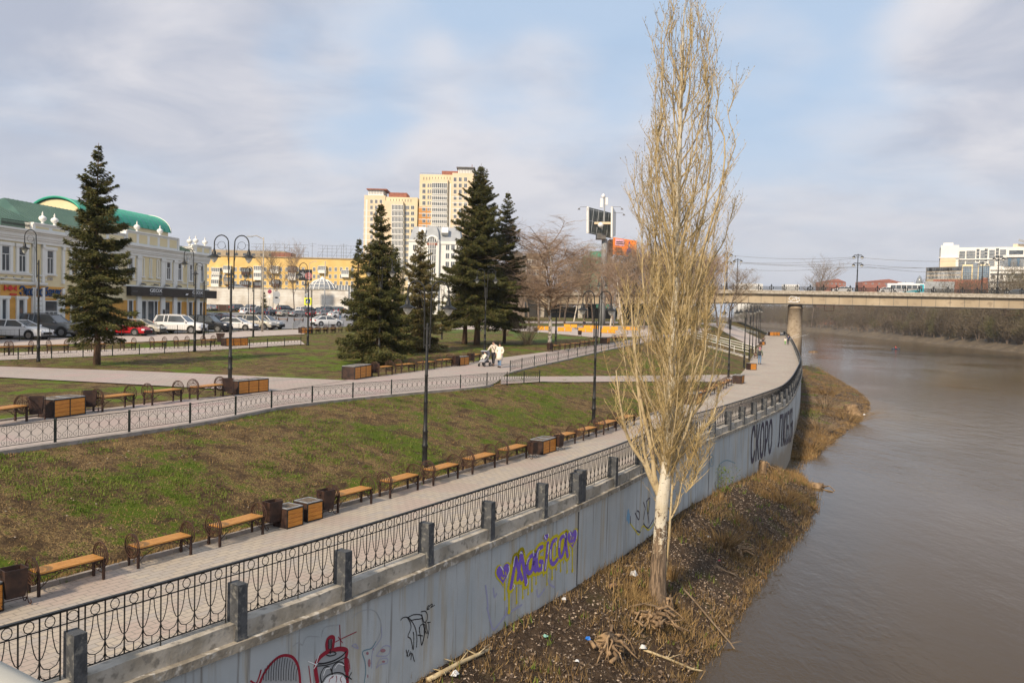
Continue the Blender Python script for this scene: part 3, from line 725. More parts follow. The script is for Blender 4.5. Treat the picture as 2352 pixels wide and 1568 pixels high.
# half painted letters behind the poplar
g = MB()
for st in ([(1490, 965), (1535, 1025), (1560, 1052), (1590, 985), (1632, 1015), (1665, 985), (1680, 950)], [(1632, 795), (1628, 870)]): stroke(g, catm([sz(Z4(*p)) for p in st]), .05, .005)
g.build('graffiti', 'paint_yellow', wall, fixn=False)
g = MB()
for st in ([(1492, 910), (1492, 965)], [(1530, 885), (1558, 935), (1562, 880), (1545, 865)], [(1595, 965), (1630, 1000), (1672, 935)], [(1540, 1020), (1570, 1035)], [(1618, 790), (1630, 895), (1645, 770), (1620, 790)], [(1595, 930), (1605, 870), (1610, 850)], [(1638, 960), (1628, 880)], [(1595, 800), (1608, 840)]): stroke(g, catm([sz(Z4(*p)) for p in st]), .05, .006)
g.build('graffiti', 'paint_ink', wall, fixn=False)
g = MB()
for st in ([(1475, 870), (1468, 930)], [(1482, 900), (1480, 950)]): stroke(g, catm([sz(Z4(*p)) for p in st]), .16, .003)
g.build('graffiti', 'paint_sky', wall, fixn=False)
g = MB(); blob(g, [sz(Z5(875 + 18 * math.cos(t * .6), 1100 + 45 * math.sin(t * .6))) for t in range(10)], .002)
g2 = MB(); stroke(g2, catm([sz(Z5(875 + 18 * math.cos(t * .7), 1100 + 45 * math.sin(t * .7))) for t in range(10)]), .03, .004)
for st in ([(868, 1075), (880, 1120)], [(880, 1070), (868, 1125)], [(915, 1190), (930, 1140), (960, 1110), (1000, 1098), (1060, 1120)], [(920, 1190), (945, 1240)]): stroke(g2, catm([sz(Z5(*p)) for p in st]), .04, .004)
g2.build('graffiti', 'paint_teal', wall, fixn=False)
# big dark words on the far curve
def wall_word(body, tl, br_, bl, tr):
    s0, z1 = sz(Z5(*tl)); _, z0 = sz(Z5(*bl)); s1, z1b = sz(Z5(*tr)); _, z0b = sz(Z5(*br_))
    me = text_mesh(body, 1.0, 0.0, .006, 1.08)
    import bmesh
    bm = bmesh.new(); bm.from_mesh(me); bmesh.ops.triangulate(bm, faces=bm.faces)
    for _ in range(3): bmesh.ops.subdivide_edges(bm, edges=[e for e in bm.edges if e.calc_length() > .2], cuts=1)
    bm.to_mesh(me); bm.free()
    xs = [v.co.x for v in me.vertices]; ys = [v.co.y for v in me.vertices]; x0, x1, y0, y1 = min(xs), max(xs), min(ys), max(ys)
    for v in me.vertices:
        a = (v.co.x - x0) / (x1 - x0); b = (v.co.y - y0) / (y1 - y0)
        zz0 = z0 + (z0b - z0) * a; zz1 = z1 + (z1b - z1) * a
        v.co = wpt(s0 + (s1 - s0) * a, zz0 + (zz1 - zz0) * b, .03)
    me.materials.clear(); setmats(me, 'paint_ink'); o = bpy.data.objects.new('graffiti', me); COL.objects.link(o); o.parent = wall
    o['label'] = 'tall dark letters painted on the curving wall'
wall_word('СКОРО', (1187, 828), (1357, 1030), (1195, 1120), (1352, 765))
wall_word('ЛЮБОВЬ', (1402, 738), (1520, 900), (1408, 985), (1515, 672))
# ------------------------------------------------------------------ benches
def make_bench():
    t = thing('bench', 'bench', 'bench'); tr = []
    mb = MB()
    for k in range(6): mb.box((0, -.165 + k * .066, .43), (1.22, .052, .03))
    seat = mb.build('seat', 'wood_slat', t); tr.append((seat, []))
    for sx in (-1, 1):
        for sy in (-1, 1):
            l = MB().box((sx * .62, sy * .175, .21), (.045, .045, .42)).build('leg', 'rust_dark', t); tr.append((l, []))
        a = MB(); x = sx * .655
        for rad, r in ((.255, .014), (.20, .010), (.145, .009)): a.ring((x, 0, .45), rad, r, 'yz', 22, 4)
        a.ring((x + sx * .02, 0, .45), .235, .009, 'yz', 22, 4)
        a.tube([(x, 0, .195), (x, 0, .705)], .008, 4)
        for s in (-1, 1): a.tube([(x, 0, .60), (x, s * .07, .52), (x, s * .085, .45), (x, s * .06, .36), (x, 0, .28)], .007, 4)
        a.tube([(x, -.2, .41), (x, .2, .41)], .013, 4)
        o = a.build('armrest', 'rust_iron', t, fixn=False); tr.append((o, []))
    b = MB()
    for sy in (-1, 1):
        y = sy * .165
        b.tube([(-.6, y, .40), (.6, y, .40)], .013, 4)
        b.tube([(-.6, y, .14), (-.45, y, .26), (-.25, y, .35), (0, y, .38), (.25, y, .35), (.45, y, .26), (.6, y, .14)], .009, 4)
        for s in (-1, 1):
            b.tube([(s * .6, y, .40), (s * .36, y, .31)], .007, 4); b.tube([(s * .6, y, .40), (s * .52, y, .21)], .007, 4); b.tube([(s * .6, y, .385), (s * .27, y, .385)], .006, 4)
    o = b.build('under_frame', 'rust_iron', t, fixn=False); tr.append((o, []))
    return Proto(t, tr)
BENCH = make_bench()
def on_ground(p): return Vector((p.x, p.y, G(p.x, p.y) + .03))
def bench_at(a, b, label, group, flip=1):
    """a, b: surveyed feet of the front legs"""
    A = gnd(*a) if not isinstance(a, Vector) else a; B = gnd(*b) if not isinstance(b, Vector) else b
    d = (B - A); L = Vector((d.x, d.y)).length; ang = math.atan2(d.y, d.x); nrm = Vector((-math.sin(ang), math.cos(ang), 0))
    M_ = (A + B) / 2 + nrm * .175 * flip; M_.z = G(M_.x, M_.y) + .03 if G(M_.x, M_.y) > .01 else 0.0
    sc = max(.8, min(1.25, L / 1.24)); s2 = max(.9, min(1.1, sc))
    print('bench', round(L, 2), end=' ')
    return BENCH.place(M_, ang + random.uniform(-.03, .03), (sc, s2, s2), label, group)
low = [((90, 1370), (238, 1330)), ((319.3, 1305.4), (438.2, 1273.3)), ((504.4, 1255.5), (603.6, 1226.7)), ((777.4, 1177.6), (851.5, 1156.5)), ((895.4, 1143.9), (959, 1124.9)), ((995, 1115), (1050.6, 1098.5)), ((1085.4, 1088.7), (1134.5, 1073.4)), ((1163.8, 1065.2), (1207.7, 1052)), ((1287.4, 1027.7), (1319.6, 1018.3)), ((1340, 1011.9), (1369.4, 1003.7)), ((1386.4, 998.4), (1413.3, 989)), ((1430, 984.5), (1455, 976.5))]
lowlab = ['nearest slatted bench on the lower promenade beside the dark bin at the left edge', 'slatted bench on the lower promenade, second from the left edge', 'slatted bench on the lower promenade left of the bin and two square planters', 'slatted bench just right of the separate square planters and bin on the lower promenade', 'bench on the lower promenade left of the foot of the nearest lamp post', 'bench on the lower promenade standing just in front of the nearest lamp post', 'bench on the lower promenade, first to the right of the nearest lamp post', 'bench on the lower promenade left of the joined pair of planters in the middle', 'bench on the lower promenade right of the joined pair of planters in the middle', 'bench on the lower promenade in front of the second lamp post', 'bench on the lower promenade between second lamp post and poplar crown', 'bench on the lower promenade partly hidden by the left of the poplar crown']
for (a, b), l in zip(low, lowlab): bench_at(a, b, l, 'benches along the lower promenade')
print()
# benches past the poplar, laid by chainage along the kerb
def kerb_pt(y, off): # off to river side
    e = .2; dx = fc1(y + e) - fc1(y - e); n = Vector((2 * e, -dx)).normalized(); return Vector((fc1(y) + n.x * off, y + n.y * off, 0)), math.atan2(2 * e, dx)
def y_of(px, py): return at_z(px, py, 0).y
ylast = y_of(1596, 925)
for k, yy in enumerate(np.linspace(y_of(1622, 913), y_of(1672, 885), 5)):
    p, an = kerb_pt(yy, .32)
    BENCH.place(p, an, (1.15, 1, 1), ('bench on the lower promenade right of the poplar, %s of five from the near end' % ORD[k]), 'benches along the lower promenade')
p, an = kerb_pt(y_of(1742, 818), .45)
for k, (x, y) in enumerate(((1738, 822), (1741, 816), (1749, 803), (1751, 798), (1755, 787), (1757.5, 782))):
    p, an = kerb_pt(y_of(x - 6, y), .45)
    BENCH.place(p, an, 1.1, ['bench beside the person with the backpack, nearer of two', 'bench under the person with the backpack, farther of two', 'rusty bench behind the person with the backpack, nearer of two', 'rusty bench behind the person with the backpack, farther of two', 'bench just beyond the small far planter on the promenade', 'bench carrying the dark seated person far down the promenade'][k], 'benches along the lower promenade')
# upper rows
up1 = [((-36, 986), (60, 969.6)), ((233.6, 947.6), (306.5, 938)), ((349.8, 932.5), (414.5, 924.2)), ((453.9, 919.5), (510.9, 911.8))]
for (a, b), l in zip(up1, ['bench on the upper path cut by the left picture edge', 'bench on the upper path right of the two joined planters and bin', 'bench on the upper path, middle one of the three left of the double lamp', 'bench on the upper path beside the bin and the three joined planters']): bench_at(a, b, l, 'benches along the upper path')
up2 = [((868, 865.6), (900.2, 861.6)), ((920.3, 858.2), (951.9, 854.8)), ((969.9, 852), (996.7, 848.7)), ((1013, 845.9), (1037.8, 841.8)), ((1084.4, 833.4), (1103, 829))]
for (a, b), l in zip(up2, ['bench on the upper path just right of three planters under the spruces', 'second bench right of the three planters under the spruces', 'third bench right of the three planters, behind the nearest lamp', 'fourth bench right of the three planters, beside the bin', 'bench on the upper path behind the stroller']): bench_at(a, b, l, 'benches along the upper path')
up3 = [((1269, 807.9), (1283, 805.9)), ((1295.4, 805), (1308.6, 802.9)), ((1319.7, 801.5), (1330.5, 799.7)), ((1341.4, 797.7), (1351.6, 796.2)), ((1362, 794.7), (1371, 793.4))]
for k, ((a, b), l) in enumerate(zip(up3, ['bench next to the bin at the near end of the far bench row', 'second bench of the far row, right of the birch trunk', 'third bench of the far row by the middle lamp', 'fourth bench of the far row', 'fifth bench of the far row, beside the slatted planter'])): bench_at(a, b, l, 'benches along the upper path')
for k, (x, y) in enumerate(((1412, 786), (1428, 783))): bench_at((x, y), (x + 9, y - 1.3), 'dark bench behind poplar twigs right of the slatted planter, %s one' % ('nearer', 'farther')[k], 'benches along the upper path')
print()
# benches behind the garden fence on the far left
Z1 = lambda x, y: (x / 2.8435, (330 + y / 2.6125) / 1.0884)
gb = [(-70, 50), (66, 208), (313, 440), (577, 680), (790, 880), (985, 1080), (1142, 1228), (1320, 1398)]
for k, (x0, x1) in enumerate(gb):
    yb = lambda x: 1462 - 60 * x / 1400
    A = gnd(*Z1(x0 + 8, yb(x0))); B = gnd(*Z1(x1 - 8, yb(x1)))
    d = B - A; print('g', round(d.length, 2), end=' ')
    BENCH.place((A + B) / 2 + Vector((0, 0, .03)), math.atan2(d.y, d.x), (d.length / 1.24, 1.15, 1.25), 'bench behind the low garden fence, %s from the left edge' % ORD[k], 'benches behind the garden fence')
# ------------------------------------------------------------------ planters
def planter(name, label, loc, rz, n, w=.62, h=.58, gap=0, group='wooden planters with dark metal frames', slat_axis='h', s=1.0):
    t = thing(name, label, 'planter', loc, rz, group); t.scale = (s, s, s)
    W_ = n * w; b = MB()
    b.bb(-W_ / 2 + .02, W_ / 2 - .02, -w / 2 + .02, w / 2 - .02, .03, h - .02)
    for sx in (-W_ / 2, W_ / 2): b.bb(sx - .006, sx + .006, -w / 2 + .02, w / 2 - .02, .01, h - .02)
    b.build('side_panel', 'rust_dark', t)
    fr_ = MB()
    for i in range(n + 1):
        for sy in (-1, 1): fr_.box((-W_ / 2 + i * w, sy * (w / 2), h / 2), (.03, .03, h))
    for z in (.02, h - .015):
        for sy in (-1, 1): fr_.box((0, sy * w / 2, z), (W_ + .026, .026, .03))
    fr_.build('frame', 'black_iron', t)
    for i in range(n):
        cx = -W_ / 2 + (i + .5) * w
        for sy in (-1, 1):
            bd = MB()
            if slat_axis == 'h':
                for k in range(4): bd.box((cx, sy * (w / 2 - .004), .035 + (h - .07) * (k + .5) / 4), (w - .035, .014, (h - .07) / 4 - .008))
            else:
                for k in range(7): bd.box((cx - w / 2 + .02 + (w - .04) * (k + .5) / 7, sy * (w / 2 - .004), h / 2), ((w - .04) / 7 - .02, .014, h - .06))
            bd.build('board_panel', 'wood_orange', t)
        rm = MB(); x0, x1 = cx - w / 2 + .005, cx + w / 2 - .005; y0, y1 = -w / 2, w / 2
        rm.bb(x0, x1, y0, y0 + .05, h, h + .025); rm.bb(x0, x1, y1 - .05, y1, h, h + .025); rm.bb(x0, x0 + .05, y0 + .05, y1 - .05, h, h + .025); rm.bb(x1 - .05, x1, y0 + .05, y1 - .05, h, h + .025)
        rm.build('rim', 'tin_edge', t)
        s_ = MB(); nn = 5; vs = [(x0 + .05 + (x1 - x0 - .1) * a / nn, y0 + .05 + (y1 - y0 - .1) * c / nn, h + .004 + random.uniform(0, .02)) for a in range(nn + 1) for c in range(nn + 1)]
        s_.add(vs, [(a * (nn + 1) + c, a * (nn + 1) + c + 1, (a + 1) * (nn + 1) + c + 1, (a + 1) * (nn + 1) + c) for a in range(nn) for c in range(nn)]).build('soil', 'soil', t)
    return t
def planter_px(a, b, n, label, **k):
    """a,b: front bottom corners"""
    A = gnd(*a); B = gnd(*b); d = B - A; L = d.length; ang = math.atan2(d.y, d.x); w = L / n
    s = min(1.12, w / .62); w = s * .62
    M_ = (A + B) / 2 + Vector((-math.sin(ang), math.cos(ang), 0)) * (w / 2); M_.z = G(M_.x, M_.y) + (.03 if G(M_.x, M_.y) > .01 else 0)
    return planter('planter', label, M_, ang, n, s=s, **k)
planter_px((659.6, 1215), (695.4, 1205), 1, 'single square planter standing beside the bin on the lower promenade, nearer of two')
planter_px((706, 1199.5), (740.5, 1190.5), 1, 'single square planter on the lower promenade, farther of two')
planter_px((-62, 1426), (7, 1402), 1, 'orange boarded planter cut by the left picture edge')
planter_px((1247, 1044.7), (1276.6, 1035.3), 2, 'joined pair of planters in the middle of the lower promenade')
planter_px((124.3, 962.8), (195.5, 952.5), 2, 'joined pair of planters on the upper path near the left edge')
planter_px((548, 907.7), (616, 900), 3, 'three joined planters on the upper path beside the double lamp')
planter_px((811.9, 874), (855, 866), 3, 'three joined planters with pale rims under the spruces')
planter_px((1056.5, 841), (1076.6, 838.5), 2, 'joined pair of planters left of the stroller')
planter_px((1389, 791.5), (1404.5, 789.2), 2, 'slatted planter in front of the far yellow benches', slat_axis='v')
planter_px((1598, 930), (1612, 925), 2, 'planter half hidden behind the right side of the poplar')
for (a, b, l) in (((1701, 883), (1711, 878), 'large slatted planter at the corner of the cross path'),):
    planter_px(a, b, 2, l, slat_axis='v')
planter_px((1723.5, 849.5), (1737.5, 849.5), 1, 'brown planter with pale lid in front of the person with the backpack')
planter_px((1748.5, 792.5), (1757.5, 792.5), 1, 'small brown planter far down the promenade')
planter_px((519, 796), (569, 794), 3, 'orange planters behind the garden fence beside the double lamp')
planter_px((690, 766), (720, 766), 2, 'brown and orange planter at the near end of the car park benches')
print()
# ------------------------------------------------------------------ litter bins
def make_bin():
    t = thing('litter_bin', 'bin', 'bin'); tr = []
    b = MB(); w = .17; d = .14
    vs = [(-w * .8, -d * .8, .16), (w * .8, -d * .8, .16), (w * .8, d * .8, .16), (-w * .8, d * .8, .16), (-w, -d, .6), (w, -d, .6), (w, d, .6), (-w, d, .6), (-w * .9, -d * .9, .6), (w * .9, -d * .9, .6), (w * .9, d * .9, .6), (-w * .9, d * .9, .6), (-w * .75, -d * .75, .2), (w * .75, -d * .75, .2), (w * .75, d * .75, .2), (-w * .75, d * .75, .2)]
    fs = [(0, 3, 2, 1)]
    for k in range(4):
        j = (k + 1) % 4; fs += [(k, j, j + 4, k + 4), (k + 4, j + 4, j + 8, k + 8), (k + 8, j + 8, j + 12, k + 12)]
    fs.append((12, 13, 14, 15)); b.add(vs, fs); bk = b.build('bucket', 'rust_dark', t); tr.append((bk, []))
    for sx in (-1, 1):
        f = MB(); x = sx * .2
        f.tube([(x, 0, .62), (x, 0, .1), (x, -.06, .03), (x, -.13, .02), (x, -.16, .06), (x, -.12, .09)], .009, 4); f.tube([(x, 0, .1), (x, .06, .03), (x, .13, .02), (x, .16, .06), (x, .12, .09)], .009, 4)
        f.ring((x, 0, .57), .05, .008, 'yz', 10, 4); f.tube([(x, 0, .55), (sx * .16, 0, .55)], .009, 4)
        o = f.build('stand', 'rust_iron', t, fixn=False); tr.append((o, []))
    f = MB().tube([(-.2, 0, .1), (.2, 0, .1)], .008, 4).build('crossbar', 'rust_iron', t); tr.append((f, []))
    return Proto(t, tr)
BIN = make_bin()
def bin_px(x, y, label, s=1.0, rz=.9):
    p = gnd(x, y); p.z += .02 if p.z > .1 else 0; BIN.place(p, rz, s, label, 'rusty tipping litter bins')
bin_px(30, 1392, 'dark tipping bin on curled feet beside the nearest bench', 1.12)
bin_px(625, 1213, 'rusty bin left of the two separate planters on the lower promenade', 1.1)
bin_px(748, 1183, 'rusty bin right of the two separate planters on the lower promenade', 1.1)
bin_px(1223, 1052, 'rusty bin left of the joined pair of planters on the lower promenade')
bin_px(1283, 1034, 'rusty bin right of the joined pair of planters on the lower promenade')
bin_px(83, 966, 'rusty bin left of the joined planters on the upper path', 1.2, .4)
bin_px(207, 948, 'rusty bin right of the joined planters on the upper path', 1.2, .4)
bin_px(522, 911, 'rusty bin left of the three joined planters on the upper path', 1.2, .4)
bin_px(862, 865, 'small bin right of the three planters under the spruces', 1.1, .6)
bin_px(1047, 842, 'small bin left of the pair of planters by the stroller', 1.1, .8)
bin_px(1081, 835, 'small bin right of the pair of planters by the stroller', 1.1, .8)
bin_px(1262, 808.5, 'bin at the near end of the far bench row', 1.25, .9)
bin_px(506, 793, 'dark bin behind the garden fence left of the orange planters', 1.6, .2)
bin_px(1331.5, 773, 'brown bin among the yellow benches', 1.3, .2)
bin_px(1231, 765, 'brown bin left of the yellow benches', 1.3, .2)
# ------------------------------------------------------------------ street lamps
def make_lamp(double=True):
    t = thing('street_lamp', 'lamp', 'street lamp'); tr = []
    p = MB()
    p.lathe([(.115, 0), (.115, .08), (.10, .12), (.088, .3), (.085, .62), (.105, .66), (.105, .72), (.082, .76), (.09, .98), (.082, 1.12), (.095, 1.16), (.095, 1.20), (.07, 1.24), (.06, 2.1), (.075, 2.14), (.06, 2.18), (.052, 3.0), (.068, 3.04), (.052, 3.08), (.045, 4.72), (.03, 4.78)], n=10)
    o = p.build('pole', 'black_iron', t, True); tr.append((o, []))
    for s in ((-1, 1) if double else (-1,)):
        a = MB(); x0 = s * .10; rr = .30; xc = s * (.12 + rr)
        pts = [(x0, 0, 3.95), (x0 + s * .01, 0, 5.0), (s * .12, 0, 5.55)]
        for k in range(1, 11): th = math.pi * k / 10; pts.append((xc - s * rr * math.cos(th), 0, 5.83 + .34 * math.sin(th) * (1)))
        pts += [(xc + s * rr, 0, 5.62), (xc + s * rr, 0, 5.5)]
        a.tube(pts, [.028] * 3 + [.024] * (len(pts) - 3), 6)
        a.ring((xc, 0, 5.75), .16, .009, 'xz', 14, 4); a.tube([(xc - s * .16, 0, 5.75), (s * .2, 0, 5.45), (x0 + s * .02, 0, 5.05)], .009, 4); a.tube([(xc + s * .16, 0, 5.78), (xc + s * rr, 0, 5.78)], .008, 4)
        for z in (4.05, 4.6): a.box((s * .07, 0, z), (.10, .06, .05))
        arm = a.build('arm', 'black_iron', t, fixn=False)
        sh = MB().lathe([(.03, .34), (.05, .24), (.075, .22), (.08, .12), (.12, .08), (.27, .0), (.272, -.015), (.12, .02), (.02, .03)], (xc + s * rr, 0, 5.28), 14).build('lamp_shade', 'black_iron', arm, True)
        gl = MB().lathe([(.155, .0), (.15, -.05), (.11, -.14), (.05, -.22), (.012, -.25)], (xc + s * rr, 0, 5.285), 12).build('globe', 'globe', arm, True)
        tr.append((arm, [(sh, []), (gl, [])]))
    return Proto(t, tr)
LD = make_lamp(True); LS = make_lamp(False)
def lamp_px(x, y, ytop, rz, label, dbl=True, xt=None, grp='tall black promenade lamps'):
    p = gnd(x, y); h = at_y(xt or x, ytop, p.y).z - p.z; print('lamp', round(h, 2), end=' ')
    (LD if dbl else LS).place(p - Vector((0, 0, .01)), rz, (max(.9, min(1.1, h / 6.17)) if h < 7.5 else 1.05, 1, h / 6.17), label, grp)
    return p
lamp_px(975, 1070, 645, R(-14), 'nearest tall two armed lamp post at the edge of the grass slope', xt=984)
lamp_px(1363, 972, 668, R(-30), 'two armed lamp post left of the poplar on the lower promenade', xt=1371)
lamp_px(528, 884, 540, R(-2), 'two armed lamp post beside the three joined planters', xt=534)
lamp_px(870, 838.5, 590, R(-16), 'two armed lamp post in front of the left spruces', xt=874)
lamp_px(1113, 803, 617, R(-10), 'two armed lamp post between spruces behind the stroller', xt=1117)
lamp_px(1276, 792, 622, R(-20), 'two armed lamp post beside the birch', xt=1280)
lamp_px(1379.5, 779, 636, R(-60), 'two armed lamp post right of the birch behind the slatted planter', xt=1383)
lamp_px(1434.6, 752, 646, R(-60), 'far two armed lamp post against the bare trees left of the poplar', xt=1438)
lamp_px(1014.7, 779, 650, R(-20), 'lamp post hidden behind the spruces')
lamp_px(88, 830.5, 528, R(10), 'single arm lamp post near the left edge in front of the bank building', False, 94)
lamp_px(447, 808, 572, R(6), 'single arm lamp post at the garden fence in front of the black shop sign', False, 451)
lamp_px(468, 780, 604, R(4), 'single arm lamp post behind the garden fence by the white off roader', False, 471)
lamp_px(581.6, 774, 612, R(0), 'single arm lamp post right of the double lamp by the cream off roader', False, 585)
lamp_px(706.7, 793, 604, R(0), 'single arm lamp post at the end of the garden fence', False, 710)
lamp_px(715, 766, 636, R(0), 'single arm lamp post behind the car park planter', False, 718)
lamp_px(570, 729, 630, R(0), 'far single arm lamp post in the car park', False, 572)
rl = [(1673, 868, 693), (1708.6, 844.5, 695), (1720.4, 827, 697), (1727.8, 811, 697), (1736, 799, 696), (1741.5, 789, 701), (1745, 784.5, 702.5)]
for k, (x, y, yt) in enumerate(rl): lamp_px(x, y, yt, R(-62 - 4 * k), 'lamp post right of the poplar by the promenade, %s towards the bridge' % ORD[k], xt=x + 5)
print()
# ------------------------------------------------------------------ low fences
def low_fence(label, pts, npost, h=.62, detail=True, name='low_fence', mt='green_iron', grp='low wrought iron fences', pitch=.30, cat='fence'):
    """pts (x,y,z) ground line"""
    t = thing(name, label, cat, pts[0], 0, grp); o = Vector(pts[0])
    P_ = [Vector(p) - o for p in pts]; L = [0]
    for a, b in zip(P_[:-1], P_[1:]): L.append(L[-1] + (b - a).length)
    def at(d): return Vector([float(np.interp(d, L, [p[k] for p in P_])) for k in range(3)])
    T = L[-1]
    for i in range(npost + 1):
        p = at(T * i / npost); MB().box((p.x, p.y, p.z + h / 2 - .03), (.05, .05, h + .1)).build('post', mt, t)
    for i in range(npost):
        a = T * i / npost + .03; b = T * (i + 1) / npost - .03; n = max(3, int(round((b - a) / pitch))); w = (b - a) / n; mb = MB(); zb = .10; zt = h - .03
        Q = lambda s, z: at(s) + Vector((0, 0, z))
        mb.tube([Q(a, zt), Q(b, zt)], .012, 4); mb.tube([Q(a, zb), Q(b, zb)], .010, 4)
        for k in range(n + 1): mb.tube([Q(a + k * w, zb), Q(a + k * w, zt)], .0065, 3)
        if detail:
            H = zt - zb
            for k in range(n):
                for sx in (-1, 1):
                    for sz_ in (-1, 1):
                        cx = a + (k + .5) * w; cz = zb + H * .5
                        f = lambda u, v: Q(cx + sx * u * w * .5, cz + sz_ * v * H * .5)
                        mb.tube([f(.95, 0), f(.9, .12), f(.62, .3), (f(.25, .42)), f(.1, .6), f(.22, .8), f(.5, .86), f(.66, .7), f(.52, .56)], .006, 3, cap=False)
        mb.build('fence_panel', mt, t, fixn=False)
    return t
yA, yB = at_zu(-60, 1052).y, at_zu(1239, 879).y
yB = at_zu(1110, 889).y; fl = [(fc2(y) - .1, y, rise(y) + .05) for y in np.linspace(yA, yB, 40)] + [tuple(gnd(x, y) + Vector((0, 0, .04))) for x, y in ((1150, 885.5), (1195, 882), (1239, 878.5))]
low_fence('long low fence with scrollwork between the upper path and the near grass slope', fl, 14)
yA, yB = at_zu(1170, 857).y + .4, at_zu(1470, 789).y
fl = [(fc2(y) - .1, y, rise(y) + .05) for y in np.linspace(yA, yB, 30)]
low_fence('low scrollwork fence along the upper path starting right of the people', fl, 16, .66, pitch=.42)
def px_line(pl, n=20):
    P_ = [gnd(*p) for p in pl]; L = [0]
    for a, b in zip(P_[:-1], P_[1:]): L.append(L[-1] + (b - a).length)
    return [tuple(float(np.interp(L[-1] * k / n, L, [p[i] for p in P_])) for i in range(3)) for k in range(n + 1)]
low_fence('low garden fence in front of the bench row at the left', px_line([(-40, 829), (250, 818), (453, 808), (691, 793.5)]), 13, .70, pitch=.40)
low_fence('thin roadside fence in front of the parked cars at the left', px_line([(-30, 786), (150, 780), (300, 773), (480, 766), (607, 759)]), 16, .95, False, 'roadside_fence', 'black_iron', pitch=.35)
low_fence('short roadside fence in front of the white saloon car', px_line([(755, 752), (900, 748)]), 5, .95, False, 'roadside_fence', 'black_iron', pitch=.4)
low_fence('short roadside fence right of the cream off roader', px_line([(672, 757), (690, 744), (692, 730)]), 4, .95, False, 'roadside_fence', 'tin_edge', pitch=.5)
# white handrails and steps of the slope beside the bridge
def bar_px(mb, pts, hs, r): 
    Q = []
    for p in pts: g_ = gnd(*p); Q.append(g_)
    for h in hs: mb.tube([q + Vector((0, 0, h)) for q in Q], r, 5)
    for q in Q: mb.tube([q, q + Vector((0, 0, max(hs)))], r * .8, 4)
    return Q
Z9 = lambda x, y: ((1740 + x / 6.533) / 1.0884, (740 + y / 6.533) / 1.0884)
for k, (pl, lab) in enumerate((([(340, 480), (560, 545), (780, 600), (1000, 650)], 'thick white handrail high on the slope by the bridge'), ([(-40, 650), (130, 700), (330, 760), (560, 820), (760, 870), (950, 925)], 'white double handrail beside the steps, upper one'), ([(-100, 730), (150, 790), (400, 860), (620, 930), (860, 985)], 'white double handrail beside the steps, lower one'))):
    t = thing('handrail', lab, 'handrail', (0, 0, 0), 0, 'white handrails on the slope'); mb = MB(); bar_px(mb, [Z9(*p) for p in pl], (.95, .6) if k else (.95, .7, .5), .05 if k == 0 else .04); mb.build('rail', 'white_paint', t, fixn=False)
t = thing('steps', 'pale concrete steps running down the slope to the promenade', 'steps', (0, 0, 0))
A = gnd(*Z9(40, 790)); B = gnd(*Z9(860, 1010)); wv = (gnd(*Z9(600, 890)) - gnd(*Z9(520, 960))); wv.z = 0; wv = wv.normalized() * 3.2
d = B - A; n = 16
for half in (0,):
    mb = MB()
    for i in range(n):
        a = A + d * (i / n); b = A + d * ((i + 1) / n); z = max(G(a.x, a.y), G(b.x, b.y)) + .10
        p = [(a - wv / 2), (b - wv / 2), (b + wv / 2), (a + wv / 2)]
        mb.poly([(q.x, q.y, z) for q in p], (0, 0, -.6))
    mb.build('step', 'concrete_light', t)
# ------------------------------------------------------------------ vegetation
def rot_about(v, ax, a): return Matrix.Rotation(a, 3, ax) @ v
mat('bark_poplar', (.52, .43, .27), (.42, .32, .17), 2.2, .85, 0, .25, 14, c3=(.20, .15, .10), s3=5, stretch=(1, 1, .6))
mat('twig_poplar', (.40, .285, .12), (.56, .43, .21), 1.6, .85)
mat('bud', (.16, .12, .05), (.24, .19, .08), 3, .8)
def trunkmat():
    mt, nt, b = nt_new('trunk_poplar'); MATS['trunk_poplar'] = mt
    tc = nt.nodes.new('ShaderNodeTexCoord'); sp = nt.nodes.new('ShaderNodeSeparateXYZ'); nt.links.new(tc.outputs['Object'], sp.inputs[0])
    fis = _noise(nt, 5.5, 6, stretch=(3.2, 3.2, .35), rough=.7)
    rough = _mix(nt, _ramp(nt, fis, .38, .62), (.085, .06, .042), (.30, .215, .14))
    fl = _noise(nt, 6, 5, stretch=(1, 1, 3.0), rough=.65); sm = _mix(nt, _ramp(nt, fl, .60, .66), (.66, .61, .50), (.12, .09, .07))
    sm = _mix(nt, _ramp(nt, _noise(nt, 1.5, 4, loc=(3, 3, 3)), .4, .7, 0, .6), sm, (.55, .45, .28))
    m1 = nt.nodes.new('ShaderNodeMath'); m1.operation = 'MULTIPLY_ADD'; nt.links.new(_noise(nt, 7, 6, rough=.7, loc=(1, 1, 1)), m1.inputs[0]); m1.inputs[1].default_value = 6.5; nt.links.new(sp.outputs[2], m1.inputs[2])
    c = _mix(nt, _ramp(nt, m1.outputs[0], 5.25, 5.6), rough, sm)
    nt.links.new(c, b.inputs['Base Color']); b.inputs['Roughness'].default_value = .9; _bump(nt, b, fis, .9, .05)
trunkmat()
def path_tube(mb, pts, r0_, r1_, n=5):
    k = len(pts); mb.tube(pts, [r0_ + (r1_ - r0_) * i / (k - 1) for i in range(k)], n, cap=False)
